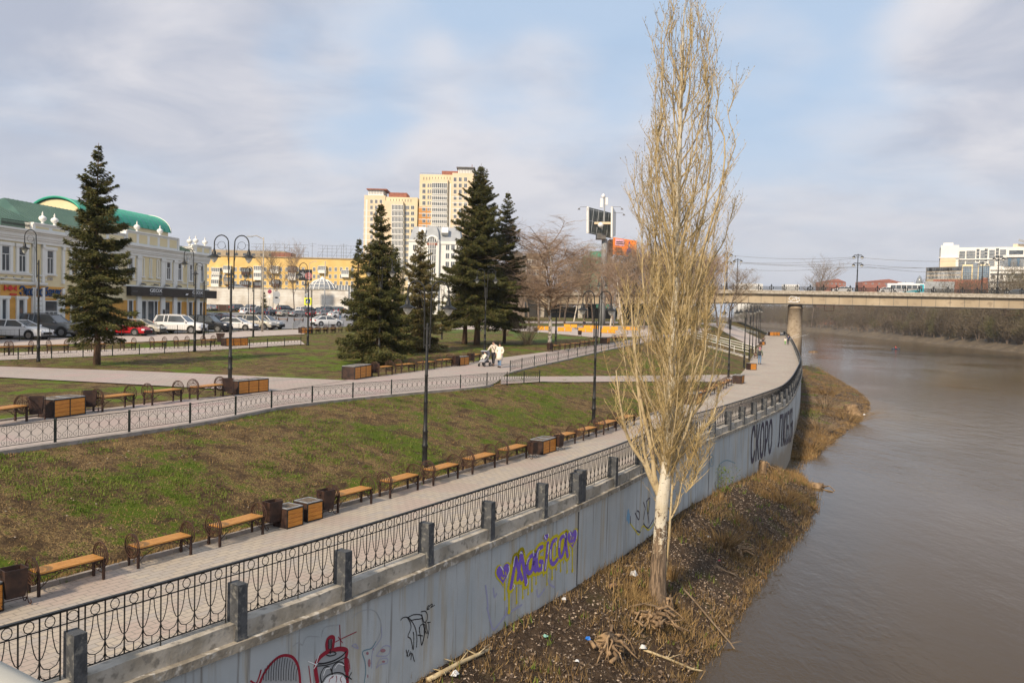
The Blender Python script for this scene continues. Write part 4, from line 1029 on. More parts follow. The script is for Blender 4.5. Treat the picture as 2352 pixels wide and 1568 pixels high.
def make_poplar():
    b = gbank(1508, 1378); Yp = b.y; sc = F / Yp
    t = thing('poplar_tree', 'tall narrow leafless poplar with pale trunk rooted on the river bank', 'tree', b)
    def L(px, py): return at_y(px, py, Yp) - b
    hT = L(1565, -6).z; print('poplar', b, hT)
    rn = random.Random(5)
    tr = MB(); tl = [L(1508, 1395), L(1510, 1340), L(1514, 1270), L(1518, 1190), L(1522, 1140), L(1530, 1080), L(1540, 960), L(1546, 800), L(1552, 640), L(1556, 480), L(1561, 330), L(1566, 180), L(1570, 60), L(1572, 10)]
    wpx = [50, 40, 34, 29, 31, 24, 20, 18, 16, 13.5, 10.5, 7, 3, 1.2]
    # gentle bends, smooth curve
    def sm(pts, k=3):
        out = []
        for d in range(3):
            out.append([q[0] for q in catm([(p[d], 0) for p in pts], k)])
        return [Vector((out[0][i], out[1][i], out[2][i])) for i in range(len(out[0]))]
    P3 = sm(tl, 4); W3 = [q[0] for q in catm([(w, 0) for w in wpx], 4)]
    tr.tube(P3, [max(.01, w / 2 / sc) for w in W3], 18, cap=True)
    # root flare
    for k in range(9):
        a = k * .7 + rn.uniform(-.2, .2); c, s_ = math.cos(a), math.sin(a)
        tr.tube([Vector((c * .10, s_ * .1, .65 + rn.uniform(-.2, .2))), Vector((c * .24, s_ * .24, .1)), Vector((c * .36, s_ * .36, -.15)), Vector((c * .6, s_ * .6, -.5))], [.06, .10, .08, .04], 7)
    ob = tr.build('trunk', 'trunk_poplar', t, True, fixn=False)
    def trunk_at(z):
        zs_ = [p.z for p in P3]; return Vector((float(np.interp(z, zs_, [p.x for p in P3])), float(np.interp(z, zs_, [p.y for p in P3])), z))
    # crown envelope from the survey: height, left, right half widths (m)
    prof = [(y, l / sc, r / sc) for y, l, r in ((1120, 10, 14), (1090, 45, 45), (1040, 85, 90), (980, 105, 110), (900, 130, 125), (800, 135, 125), (700, 128, 118), (600, 105, 115), (520, 105, 130), (450, 128, 146), (380, 130, 142), (330, 112, 140), (270, 78, 100), (220, 75, 118), (150, 72, 95), (90, 80, 78), (30, 55, 68), (0, 40, 60))]
    zz_ = [L(1550, y).z for y, _, _ in prof]
    def env(z, az):
        l = float(np.interp(z, zz_, [p[1] for p in prof])); r = float(np.interp(z, zz_, [p[2] for p in prof])); c = math.cos(az)
        return (r if c > 0 else l) * (abs(c) ** 1.4 * .96 + .04) + (1 - abs(c)) * .8 * (l + r) / 2
    limbs = MB(); tw = MB(); buds = []
    ztop = zz_[-1]
    def bud(p, d):
        w = Vector((rn.uniform(-1, 1), rn.uniform(-1, 1), rn.uniform(-.2, .2))).normalized() * rn.uniform(.010, .018)
        buds.append((p - w, p + w, p + d.normalized() * rn.uniform(.035, .06)))
    def twig(p, d, Ln, r, lev):
        d = d.normalized(); pts = [p]; q = p.copy(); dd = d.copy(); n = 4 if lev == 0 else 3
        for i in range(n):
            dd = (dd + Vector((rn.uniform(-.2, .2), rn.uniform(-.2, .2), .16))).normalized(); q = q + dd * Ln / n; pts.append(q.copy())
        path_tube(tw, pts, r, r * .45, 3)
        if lev == 0:
            for k in range(int(1 + Ln * 5.0)):
                s = rn.uniform(.12, 1); i = min(n - 1, int(s * n)); pp = pts[i].lerp(pts[i + 1], s * n - i)
                a = rn.uniform(0, 6.28); out = Vector((math.cos(a), math.sin(a), rn.uniform(.5, 1.3)))
                twig(pp, out, rn.uniform(.12, .36), r * .55, 1)
                if rn.random() < .6: bud(pp, out)
        else:
            bud(pts[-1], dd); bud(pts[1], Vector((rn.uniform(-1, 1), rn.uniform(-1, 1), .6)))
    def limb(z0, az, Ln, r_, spread=1.0, start=None):
        p0 = start or trunk_at(z0); c, s_ = math.cos(az), math.sin(az); pts = []; N = 14; ph = rn.uniform(0, 6); am = rn.uniform(.03, .09)
        for i in range(N + 1):
            s = i / N; z = z0 + Ln * s; tc_ = trunk_at(min(z, ztop)); e = env(min(z, ztop), az) * spread
            rad = e * (1 - math.exp(-(2.0 * s + 1.4 * s * s) * min(3.2, Ln / 1.9) * .55)); rad = max(rad, (p0 - trunk_at(z0)).length * (1 - s))
            wv = am * math.sin(ph + s * 9) + rn.uniform(-.02, .02)
            pts.append(Vector((tc_.x + c * (rad + wv), tc_.y + s_ * (rad - wv), z)))
        pts[0] = p0.copy()
        path_tube(limbs, pts, r_ * .72, .008, 6)
        for k in range(int(Ln * (7.4 - 4.2 * min(1, (z0 - 3.5) / 9)))):
            s = rn.uniform(.10, 1) ** .85; i = min(N - 1, int(s * N)); pp = pts[i].lerp(pts[i + 1], s * N - i); d = (pts[i + 1] - pts[i]).normalized()
            a = rn.uniform(0, 6.28); o = Vector((math.cos(a), math.sin(a), 0)); o = (o * .55 + Vector((c, s_, 0)) * .15)
            twig(pp, d * 1.1 + o * rn.uniform(.5, 1.15), rn.uniform(.45, 1.15) * (1 - .25 * s), .0085, 0)
        return pts
    zf = L(1530, 1125).z
    n = 92
    for k in range(260):
        z0 = zf + .2 + 9 * rn.random() ** 1.2; a = rn.uniform(0, 6.28); twig(trunk_at(z0) + Vector((math.cos(a) * .1, math.sin(a) * .1, 0)), Vector((math.cos(a) * .7, math.sin(a) * .7, 1)), rn.uniform(.6, 1.5), .010, 0)
    for k in range(n):
        u = (k + rn.random()) / n; z0 = zf + (ztop - 2.2 - zf) * u ** 1.12; az = k * 2.399 + rn.uniform(-.3, .3)
        Ln = min(ztop - z0 - rn.uniform(0, 1.0), rn.uniform(2.8, 6.0) * (1.05 - .35 * u)); 
        if Ln < 1: Ln = 1.0
        limb(z0, az, Ln, (.062 if rn.random() < .5 else .040) * (1.12 - .6 * u), rn.uniform(.45, 1.0) if k % 3 else rn.uniform(.92, 1.08))
    # strong leaders: pale second stem to the upper right, the low left fork
    limb(L(1550, 800).z, .1, L(1620, 5).z - L(1550, 800).z, .075, .55); limb(L(1545, 900).z, 3.0, 7.5, .075, .5); limb(L(1550, 620).z, 2.9, 8.0, .06, .55)
    limb(L(1545, 760).z, -.5, 8.0, .07, .8)
    lf = [L(1519, 1150), L(1505, 1120), L(1492, 1092), L(1478, 1060), L(1455, 1030), L(1438, 990), L(1425, 930), L(1415, 850)]
    path_tube(limbs, sm(lf, 2), .095, .02, 8)
    path_tube(limbs, sm([L(1510, 1128), L(1502, 1085), L(1498, 1040), L(1480, 960), L(1465, 880), L(1455, 780), L(1450, 700)], 2), .085, .02, 8)
    path_tube(limbs, sm([L(1497, 1095), L(1480, 1040), L(1472, 960), L(1460, 850)], 2), .06, .02, 6)
    # sucker stem at the right of the trunk
    suc = sm([L(1526, 1330), L(1536, 1240), L(1540, 1180), L(1545, 1100), L(1552, 1000), L(1562, 900)], 2); path_tube(limbs, suc, .045, .02, 6)
    path_tube(limbs, sm([L(1541, 1190), L(1556, 1160), L(1566, 1110), L(1578, 1060), L(1590, 990)], 2), .03, .012, 5)
    for base in (lf, suc, [L(1541, 1190), L(1566, 1110), L(1585, 1060), L(1605, 1000)], [L(1550, 1160), L(1585, 1120), L(1610, 1060)]):
        for k in range(46 if base is not suc else 34):
            s = rn.uniform(.3, 1) * (len(base) - 1.001); i = int(s); pp = base[i].lerp(base[i + 1], s - i); a = rn.uniform(0, 6.28)
            twig(pp, Vector((math.cos(a), math.sin(a), 1.3)), rn.uniform(.5, 1.5), .009, 0)
    limbs.build('limb', 'bark_poplar', t, True, fixn=False)
    c = tw.build('crown', 'twig_poplar', t, False, fixn=False)
    B = np.array([[tuple(v) for v in tri] for tri in buds]).reshape(-1, 3); arr_mesh('buds', B, np.arange(len(B)).reshape(-1, 3), 'bud', c)
    print('poplar twigs', len(tw.f), len(buds))
make_poplar()
# ------------------------------------------------------------------ spruces
def make_spruce(label, base, h, Rm, zlow, seed, dens=1.0, mt='needles', px=None, lean=0.0, power=.8, trunk_r=.17, name='spruce_tree', grp='spruces in the park'):
    r = np.random.default_rng(seed); t = thing(name, label, 'spruce', base, 0, grp)
    mb = MB(); mb.tube([(lean * h * s + .04 * math.sin(s * 7), 0, h * s - .15) for s in np.linspace(0, 1, 9)], [trunk_r * (1.25 - .25 * min(1, s * 20)) * (1 - s) + .012 for s in np.linspace(0, 1, 9)], 9)
    V = []; 
    nb = int(h * 15 * dens)
    boughs = []
    nwh = max(6, int((h - zlow) / .34)); per = max(5, int(nb / nwh))
    for i in range(nwh * per):
        u = ((i // per + .5 + r.normal(0, .38)) / nwh); u = min(.995, max(0, u)) ** .94; z = zlow + (h * .975 - zlow) * u
        lobe_ = .80 + .22 * math.sin(u * 23 + seed + 1.2 * math.cos(i * 2.399)) * (1 - u) + r.uniform(-.2, .18)
        prf = (1 - u) ** power if power > .6 else float(np.interp(u, [0, .12, .30, .46, .60, .73, .85, .93, 1], [.75, .92, .95, .84, .66, .48, .32, .14, .02])); Lb = max(.05, Rm * prf * lobe_ * (.80 + .35 * math.sin(i // per * 2.7)**2) * (r.uniform(1.05, 1.24) if r.random() < .18 else 1)) + .03
        az = i * 2.399 + r.uniform(-.5, .5); d = np.array([math.cos(az), math.sin(az), 0.]); lat = np.array([-d[1], d[0], 0.])
        dr = (-.62 + .92 * u) if u < .75 else .07 + 1.7 * (u - .75)
        boughs.append((z, d, Lb, dr))
        n = max(5, int(Lb / .12 * dens)); S = np.linspace(.08, 1, n)
        C = np.stack([lean * z + d[0] * Lb * S, d[1] * Lb * S, z + Lb * (dr * S + .22 * S ** 2.5)], 1)
        wid = (.30 * Lb * (1 - S) ** .6 + .09) * (.5 + 1.6 * S.clip(0, .35))
        k = 27 if Lb > .55 else 9
        lw = r.uniform(-1, 1, (n, k)); cc = C[:, None, :] + lat * (lw * wid[:, None])[..., None]
        cc[..., 2] -= (np.abs(lw) * wid[:, None]) * .25 + r.uniform(0, .24, (n, k)) * (1 if u < .75 else .25)
        cc += r.normal(0, .02, cc.shape)
        dirv = d * r.uniform(.2, 1.0, (n, k))[..., None] + lat * (lw * r.uniform(.5, 1.3, (n, k)))[..., None]
        dirv[..., 2] += r.uniform(-.75, .15, (n, k)); dirv /= np.linalg.norm(dirv, axis=-1, keepdims=True)
        ln = r.uniform(.10, .22, (n, k))[..., None] * (1.15 if u < .8 else .8); wv = np.cross(dirv, r.normal(0, 1, dirv.shape)); wv /= np.linalg.norm(wv, axis=-1, keepdims=True) + 1e-6
        w = r.uniform(.018, .036, (n, k))[..., None]
        V.append(np.stack([cc - wv * w, cc + wv * w, cc + dirv * ln], 2).reshape(-1, 3))
    for z, d, Lb, dr in boughs[::2]:
        mb.tube([(lean * z + d[0] * Lb * s, d[1] * Lb * s, z + Lb * (dr * s + .22 * s ** 2.5)) for s in (0, .3, .6, .85)], [.03, .022, .014, .006], 3)
    mb.build('trunk', 'bark_spruce', t, True, fixn=False)
    V = np.concatenate(V); arr_mesh('crown', V, np.arange(len(V)).reshape(-1, 3), mt, t)
    return t
def spruce_px(label, x, y, ytop, halfw, lowfrac, seed, dens=1.0, mt='needles', power=.8, tr=.17):
    b = gnd(x, y); top = at_y(x, ytop, b.y); h = top.z - b.z; Rm = halfw / F * b.y * (1.16 if power > .6 else 1.02)
    print('spruce', round(b.y, 1), round(h, 1), round(Rm, 1), end=' ')
    lean = (at_y(x, ytop, b.y).x - b.x) / h * 0
    return make_spruce(label, b - Vector((0, 0, .05)), h, Rm, h * lowfrac, seed, dens, mt, power=power, trunk_r=tr)
spruce_px('lone drooping spruce with bare lower trunk in front of the bank building', 222, 838, 320, 90, .14, 3, 1.15, power=.55)
spruce_px('short slender spruce at the left edge of the left clump', 820, 822, 540, 42, .02, 11, 1.0)
spruce_px('tall dark spruce in the left clump reaching the tower block', 868, 836, 458, 76, .05, 12, 1.3, power=.74, tr=.2)
spruce_px('dark spruce filling the middle of the left clump', 905, 815, 560, 58, .04, 19, 1.1)
spruce_px('brownish spruce at the right of the left clump', 962, 806, 520, 70, .05, 13, 1.1, 'needles_brown')
spruce_px('tallest spruce with two trunks beside it in the middle of the park', 1095, 792, 370, 97, .17, 14, 1.35, power=.72, tr=.26)
spruce_px('spruce with a clean brown trunk left of the tallest one', 1067, 790, 500, 52, .24, 15, .9, tr=.22)
spruce_px('slim spruce at the right of the middle clump', 1158, 788, 433, 60, .12, 16, 1.0, power=.66, tr=.14)
spruce_px('small dark fir between the parked cars', 606, 724, 668, 12, .02, 17, .4)
print()
# ------------------------------------------------------------------ leafless trees
def bare_tree(h, spread, droop, seed, nsub=(9, 7, 6), tw=.012, trunk_r=.16, upb=.5, fine=.35):
    rn = random.Random(seed); tk = MB(); br = MB()
    def grow(p, d, Ln, r, lev, mbx):
        n = 5 if lev < 2 else 3; pts = [p]; q = p.copy(); dd = d.normalized()
        for i in range(n):
            g = upb * .12 if lev < 2 else -droop * .25 * (i / n)
            if lev >= 2: g = g if droop > 0 else .1
            dd = (dd + Vector((rn.uniform(-.16, .16), rn.uniform(-.16, .16), g))).normalized(); q = q + dd * Ln / n; pts.append(q.copy())
        path_tube(mbx, pts, r, r * .45 if lev else r * .3, 7 if lev == 0 else (4 if lev == 1 else 3))
        if lev >= len(nsub): return
        for k in range(nsub[lev]):
            s = rn.uniform(.28 if lev == 0 else .12, 1.0); i = min(n - 1, int(s * n)); pp = pts[i].lerp(pts[i + 1], s * n - i); d2 = (pts[i + 1] - pts[i]).normalized()
            a = rn.uniform(0, 6.28); o = Vector((math.cos(a), math.sin(a), rn.uniform(-.1, .5)))
            grow(pp, d2 * (1 - spread) + o * spread * 1.4, Ln * rn.uniform(.34, .58) * (1.15 - .45 * s if lev == 0 else 1), max(tw * .6, r * .42 * (1.1 - .5 * s)), lev + 1, br)
    grow(Vector((0, 0, 0)), Vector((rn.uniform(-.04, .04), rn.uniform(-.04, .04), 1)), h * .93, trunk_r, 0, tk)
    return tk, br
def tree_proto(name, mats, *a, **k):
    t = thing(name, 'tree', 'tree'); tk, br = bare_tree(*a, **k); b = br.build('crown', mats[1], t, fixn=False); c = tk.build('trunk', mats[0], t, True, fixn=False)
    return Proto(t, [(b, []), (c, [])]), a[0]
T_B = tree_proto('birch_tree', ('bark_birch', 'twig_red'), 14, .60, 1.5, 21, nsub=(34, 15, 11), tw=.016, trunk_r=.21)
T_1 = tree_proto('bare_tree', ('bark_dark', 'twig_brown'), 12, .5, 0, 31, nsub=(20, 10, 8), tw=.018, trunk_r=.17)
T_2 = tree_proto('bare_tree', ('bark_dark', 'twig_red'), 12, .4, .4, 37, nsub=(20, 10, 8), tw=.018, trunk_r=.16)
T_3 = tree_proto('birch_tree', ('bark_birch', 'twig_red'), 11, .42, .9, 41, nsub=(18, 9, 8), tw=.016, trunk_r=.13)
def put(T, x, y, ytop, rz, label, wf=1.0, grp='leafless trees in the park', Y=None):
    b = gnd(x, y) if Y is None else at_y(x, y, Y); h = at_y(x, ytop, b.y).z - b.z; s = h / T[1]
    return T[0].place(b - Vector((0, 0, .05)), rz, (s * wf, s * wf, s), label, grp)
put(T_B, 1262, 792, 540, 0, 'big weeping birch with white limbs beside the bench row', 1.25)
def n2(k): return ORD[k]
xs1 = [(1215, 742, 590, 1), (1238, 748, 575, 2), (1296, 745, 596, 1), (1318, 738, 612, 3), (1340, 745, 600, 2), (1362, 742, 604, 1), (1384, 738, 610, 2), (1402, 748, 590, 3), (1424, 745, 585, 1), (1446, 742, 596, 2), (1468, 748, 590, 1), (1488, 744, 610, 2), (1508, 745, 600, 1), (1285, 733, 622, 2), (1350, 733, 618, 1), (1440, 733, 615, 1), (1196, 736, 640, 1), (1535, 745, 610, 2), (1560, 748, 600, 1), (1590, 752, 612, 2), (1620, 750, 606, 1), (1648, 750, 612, 2), (1672, 752, 628, 1), (1478, 757, 596, 2), (1456, 755, 612, 1), (1432, 757, 620, 3), (1410, 756, 625, 2), (1500, 756, 590, 1), (1548, 757, 600, 3), (1605, 762, 615, 2)]
for k, (x, y, yt, ty) in enumerate(xs1):
    put({1: T_1, 2: T_2, 3: T_3}[ty], x, y, yt, k * 1.3, ('leafless tree %s from the left in the grove between birch and bridge' % ORD[k]) if k < 13 else ('leafless tree at the back of the grove, %s of those nearer the bridge' % ORD[k - 13] if k < 23 else 'thin leafless tree just beyond the yellow benches, %s of seven' % ORD[k - 23]), 1.15)
put(T_1, 640, 716, 586, .5, 'bare tree in front of the yellow apartment block, left of two', .8, Y=190)
put(T_2, 676, 716, 590, 1.9, 'bare tree in front of the yellow apartment block, right of two', .8, Y=195)
b = at_y(1866, 700, 640); b.z = -1; T_1[0].place(b, 2.2, (3.6, 3.6, (at_y(1866, 616, 640).z + 1) / 12), 'round bare tree beyond the bridge railing', 'leafless trees beyond the river')
# bare bushes
def bush(label, x, y, hpx, wpx, seed, n=60, mt='twig_brown', name='bare_bush'):
    b = gnd(x, y); t = thing(name, label, 'bush', b, 0); rn = random.Random(seed); s = b.y / F; mb = MB()
    for k in range(n):
        a = rn.uniform(0, 6.28); q = Vector((math.cos(a), math.sin(a), 0)) * rn.uniform(0, .15 * wpx * s); d = Vector((math.cos(a) * wpx / hpx * .6, math.sin(a) * wpx / hpx * .6, 1)) * rn.uniform(.7, 1.1) * hpx * s
        p1 = q + d * .5 + Vector((rn.uniform(-.1, .1), rn.uniform(-.1, .1), .1)); p2 = q + d; mb.tube([q, p1, p2], [.016, .011, .005], 3, cap=False)
        for j in range(6):
            c = p1.lerp(p2, rn.random()); e = c + Vector((rn.uniform(-1, 1), rn.uniform(-1, 1), rn.uniform(.2, 1.2))) * .28 * hpx * s * .7; mb.tube([c, e], [.008, .004], 3, cap=False)
    mb.build('stems', mt, t, fixn=False); return t
bush('bare brown bush on the lawn left of the birch', 1212, 792, 62, 70, 4, 70)
bush('bare bush under the far end of the bridge', 1160, 770, 50, 40, 5, 40)
bush('low clipped hedge like bush beyond the yellow benches', 1330, 757, 12, 50, 6, 70)
# ------------------------------------------------------------------ woods on the far bank: one mass
def wood():
    r = np.random.default_rng(9); V = []; Tk = []
    def crown(cx, cy, cz, h, w, n):
        m = int(n); # clumps
        nc = 26; cen = r.normal(0, 1, (nc, 3)); cen /= np.linalg.norm(cen, axis=1, keepdims=True); cen *= r.uniform(.25, 1, (nc, 1)) ** .6
        cen = cen * [w * .5, w * .5, h * .42] + [0, 0, h * .56]
        idx = r.integers(0, nc, m); p = cen[idx] + r.normal(0, 1, (m, 3)) * [w * .11, w * .11, h * .09]
        p[:, 2] = np.abs(p[:, 2])
        d = p - [0, 0, h * .15]; d /= np.linalg.norm(d, axis=1, keepdims=True) + 1e-6; d += r.normal(0, .45, d.shape); d[:, 2] += .4; d /= np.linalg.norm(d, axis=1, keepdims=True)
        ln = r.uniform(.5, 1.5, (m, 1)); wv = np.cross(d, r.normal(0, 1, d.shape)); wv /= np.linalg.norm(wv, axis=1, keepdims=True) + 1e-6; ww = r.uniform(.035, .11, (m, 1))
        c = p + [cx, cy, cz]; V.append(np.stack([c - wv * ww, c + wv * ww, c + d * ln], 1).reshape(-1, 3))
        for k in range(3):
            a = r.uniform(0, 6.28); e = np.array([math.cos(a), math.sin(a)]) * w * .25 * r.random(); tw_ = np.array([.16, 0, 0])
            b0 = np.array([cx, cy, cz]) + [e[0] * .3, e[1] * .3, -.3]; t0 = np.array([cx + e[0] * 1.6, cy + e[1] * 1.6, cz + h * .75]); Tk.append(np.stack([b0 - tw_, b0 + tw_, t0])); 
    n = 0
    y = 205.0
    while y < 1250:
        for row in range(7):
            d = [7.5, 11, 17, 26, 40, 60, 90][row] + r.uniform(-1.5, 1.5); x = ffb(y) + d
            if row > 4 and x / y > .48 and y > 430: continue
            hh = (r.uniform(10, 14) + row * 1.3) if row else r.uniform(5, 9)
            if y > 420: hh *= 1.25
            if y < 330: hh *= 1.1
            crown(x, y + r.uniform(-2, 2), GF(x, y), hh, hh * r.uniform(.62, .9), 1500 if y < 420 else 800); n += 1
        y += r.uniform(5.5, 8) * (1 if y < 450 else (2 if y < 760 else 4))
    GF_ = GF
    for k in range(46):
        Yk = r.uniform(325, 400); crown(r.uniform(-20, .255 * Yk - 6), Yk, -1.0, r.uniform(10, 14), r.uniform(7, 10), 900)
    for k in range(60):
        Yk = r.uniform(880, 1080); crown(ffb(Yk) + r.uniform(2, 70), Yk, -1.0, r.uniform(20, 27), r.uniform(14, 20), 900)
    V_ = np.concatenate(V); Tk_ = np.concatenate(Tk); print('wood', n, len(V_) // 3)
    return V_, Tk_
mat('wood_twigs', (.100, .080, .060), (.155, .125, .085), .045, .95, c3=(.115, .110, .055), s3=.09, spec=.1)
V_, T_ = wood(); AA = np.concatenate([V_, T_]); mi = np.concatenate([np.zeros(len(V_) // 3, int), np.ones(len(T_) // 3, int)])
tag(arr_mesh('far_woods', AA, np.arange(len(AA)).reshape(-1, 3), ['wood_twigs', 'bark_dark'], mi=mi), 'leafless brown woods along the far river bank', 'woods', kind='stuff')
# ------------------------------------------------------------------ window kit: shared meshes in the local xz plane, outward = -y
WCACHE = {}
def window(parent, x, z, w, h, y=0.0, frame='white_frame', glass='glass', sur=.0, surm='white_paint', mull=1, trans=.0, rz=0, sill=False, far=False, depth=.08):
    """x,z = lower middle; surround and frame proud of the wall, the pane set back between them"""
    key = (round(w, 2), round(h, 2), frame, glass, sur, surm, mull, trans, sill, far, depth)
    if key not in WCACHE:
        f = MB(); fw_ = .07 if not far else .12
        if sur:
            f.mi(1); D = .12
            f.bb(-w / 2 - sur, -w / 2, -D, .01, -.02, h + .02); f.bb(w / 2, w / 2 + sur, -D, .01, -.02, h + .02); f.bb(-w / 2 - sur * 1.3, w / 2 + sur * 1.3, -D - .05, .01, h + .02, h + .02 + sur * .9)
            if sill: f.bb(-w / 2 - sur * 1.3, w / 2 + sur * 1.3, -D - .06, .01, -.14, -.02)
            f.mi(0)
        D = depth
        f.bb(-w / 2, -w / 2 + fw_, -D, .01, 0, h); f.bb(w / 2 - fw_, w / 2, -D, .01, 0, h); f.bb(-w / 2 + fw_, w / 2 - fw_, -D, .01, 0, fw_); f.bb(-w / 2 + fw_, w / 2 - fw_, -D, .01, h - fw_, h)
        ht = h - fw_ if not trans else h * trans
        for k in range(1, mull + 1): xx = -w / 2 + w * k / (mull + 1); f.bb(xx - fw_ * .4, xx + fw_ * .4, -D + .005, .01, fw_, ht)
        if trans: f.bb(-w / 2 + fw_, w / 2 - fw_, -D + .002, .01, ht, ht + fw_ * .8)
        of = f.build('window', [frame, surm] if sur else [frame], None); g = MB(); g.bb(-w / 2 + .02, w / 2 - .02, -.03, 0, .02, h - .02); og = g.build('pane', glass, None)
        WCACHE[key] = (of.data, og.data); bpy.data.objects.remove(of); bpy.data.objects.remove(og)
    a, b = WCACHE[key]
    o = bpy.data.objects.new('window', a); COL.objects.link(o); o.parent = parent; o.location = (x, y, z); o.rotation_euler = (0, 0, rz)
    p = bpy.data.objects.new('pane', b); COL.objects.link(p); p.parent = o
    return o
# ------------------------------------------------------------------ the long two storey bank and shop building
th = math.atan(.1316); dB = Vector((math.sin(th), math.cos(th), 0)); nB = Vector((dB.y, -dB.x, 0)); OB = Vector((-52.3 + .1316 * 60, 60, 2.0))
def fpt(p):
    r_ = ray(*p); C = Vector((0, 0, CZ)); t = (OB - C).dot(nB) / r_.dot(nB); q = C + r_ * t; return (q - OB).dot(dB), q.z - 2
LX = lambda x, y=880: fpt(Z1(x, y))[0]
bk = thing('bank_building', 'long two storey cream building with white pilasters and green roofs, a bank and a shop', 'building', OB, math.atan2(dB.y, dB.x))
EX = 44.7; CRN = 9.2
w_ = MB(); w_.bb(-14, EX, 0, 16, 3.35, CRN); w_.build('wall', 'cream', bk); w_ = MB(); w_.bb(-14, EX - .01, .012, 16, -.5, 3.35); w_.build('wall', 'ochre', bk)
mb = MB()
def cornice(x0, x1, y0=0):
    for a, b, z0, z1 in ((.12, 0, 8.15, 8.45), (.22, 0, 8.45, 8.62), (.42, 0, 8.95, 9.12), (.60, 0, 9.12, 9.30), (.3, 0, 8.62, 8.95)): mb.bb(x0, x1, -a, .05, z0, z1)
cornice(-14, EX + .3)
for a, z0, z1 in ((.10, 4.45, 4.55), (.22, 4.55, 4.72), (.12, 4.95, 5.02), (.14, 5.30, 5.42)): mb.bb(-14, LX(300), -a, .05, z0, z1)
for a, z0, z1 in ((.22, 4.85, 5.0), (.10, 5.48, 5.58)): mb.bb(LX(800), EX + .2, -a, .05, z0, z1)
mb.build('cornice', 'white_paint', bk)
PIL = [(205, 224), (268, 284), (400, 416), (890, 917), (1047, 1073), (1128, 1152), (1283, 1299)]
for a, b in PIL:
    mb = MB()
    for z0, z1, e in ((-.3, 4.3, .18), (4.73 if a < 500 else 5.0, 8.14, .16), (7.85, 8.13, .24)): mb.bb(LX(a), LX(b), -e, .04, z0, z1)
    mb.build('pilaster', 'white_paint', bk)
for x in (-9, -3, 3): MB().bb(x, x + .8, -.16, .04, 4.73, 8.14).build('pilaster', 'white_paint', bk)
# white rusticated piers of the ground floor near the bank door
for a, b in ((224, 284), (372, 402)):
    mb = MB()
    for k in range(9): mb.bb(LX(a), LX(b), -.12, .04, -.2 + k * .41, .17 + k * .41)
    mb.build('rusticated_pier', 'white_paint', bk)
UW = [(5, 60), (118, 165), (302, 345)]
for a, b in UW: window(bk, (LX(a) + LX(b)) / 2, 5.55, LX(b) - LX(a), 2.15, sur=.32, mull=1, trans=.66, sill=True)
for x in (-6, -1.5, 2, 5.4): window(bk, x + 1, 5.55, .95, 2.15, sur=.32, mull=1, trans=.66, sill=True)
for x in (19.2, 22.2, 25.2): window(bk, x, 5.65, .9, 2.15, sur=.3, mull=1, trans=.66, sill=True)
for a, b in ((838, 864), (1085, 1110), (1160, 1182), (1236, 1253), (1308, 1322)): window(bk, (LX(a) + LX(b)) / 2, 5.85, LX(b) - LX(a), 2.0, sur=.24, mull=1, trans=.66, sill=True)
# blind panels
mb = MB()
for a, b in ((922, 940), (974, 990), (1022, 1038)):
    for q, z0, z1 in (((a, a + 4), 6.0, 7.9), ((b - 4, b), 6.0, 7.9), ((a, b), 7.9, 8.0)): mb.bb(LX(q[0]), LX(q[1]), -.08, .03, z0, z1)
    mb.bb(LX(a) - .1, LX(b) + .1, -.16, .03, 5.86, 6.0)
mb.build('blind_panel', 'white_paint', bk)
mb = MB()
for x in np.arange(LX(10), LX(180), 1.9):
    for k in range(7):
        t = math.pi * (k + 1) / 8; mb.box((x + .55 * math.cos(t), -.06, 5.2 - .3 * math.sin(t)), (.13, .1, .13))
mb.bb(LX(310), LX(342), -.05, .03, 4.98, 5.27); mb.build('stucco_garland', 'concrete_light', bk)
# ground floor openings
for a, b, top in ((8, 40, 3.2), (118, 155, 3.2)): window(bk, (LX(a, 1150) + LX(b, 1150)) / 2, .35, LX(b, 1150) - LX(a, 1150), top - .35, y=.012, sur=.28, mull=0, glass='glass')
for x in (-6, -1, 4.5): window(bk, x + .5, .35, 1.2, 2.8, y=.012, sur=.28, mull=0)
dr = window(bk, (LX(288, 1150) + LX(372, 1150)) / 2, -.1, LX(372, 1150) - LX(288, 1150), 3.25, y=.0, mull=2, trans=.68); 
for x in (19.5, 23.5): window(bk, x, .3, 1.4, 2.8, y=.012, sur=.2, mull=0)
o = MB().bb(LX(333, 1150), LX(368, 1150), -.12, -.09, .35, 1.75).build('poster', 'blue_paint', bk); o2 = MB().bb(LX(338, 1150), LX(363, 1150), -.13, -.12, .6, 1.3).build('poster_picture', plain('paper', (.55, .45, .4)) and 'paper', o)
GWx = [(836, 860), (922, 948), (962, 1000), (1003, 1022), (1152, 1175), (1229, 1249), (1298, 1315)]
for a, b in GWx: window(bk, (LX(a, 1150) + LX(b, 1150)) / 2, .35, LX(b, 1150) - LX(a, 1150), 2.95, y=.012, sur=.12, mull=0, frame='grey_dark')
window(bk, (LX(1076, 1150) + LX(1104, 1150)) / 2, -.1, LX(1104, 1150) - LX(1076, 1150), 3.35, y=.012, mull=0, trans=.7, frame='sign_grey')
o = MB().bb(LX(1054, 1150), LX(1066, 1150), -.24, -.18, 1.5, 2.4).build('notice_box', 'sign_black', bk)
MB().bb(LX(800, 1150), EX, -.06, .04, -.5, .32).build('plinth', 'grey_dark', bk)
# small floodlights
mb = MB()
for x in (908, 990, 1066, 1145): mb.box((LX(x, 1000), -.55, 5.15), (.5, .35, .12), rx=.3); mb.box((LX(x, 1000), -.25, 5.1), (.06, .5, .05))
mb.build('floodlight', 'grey_dark', bk)
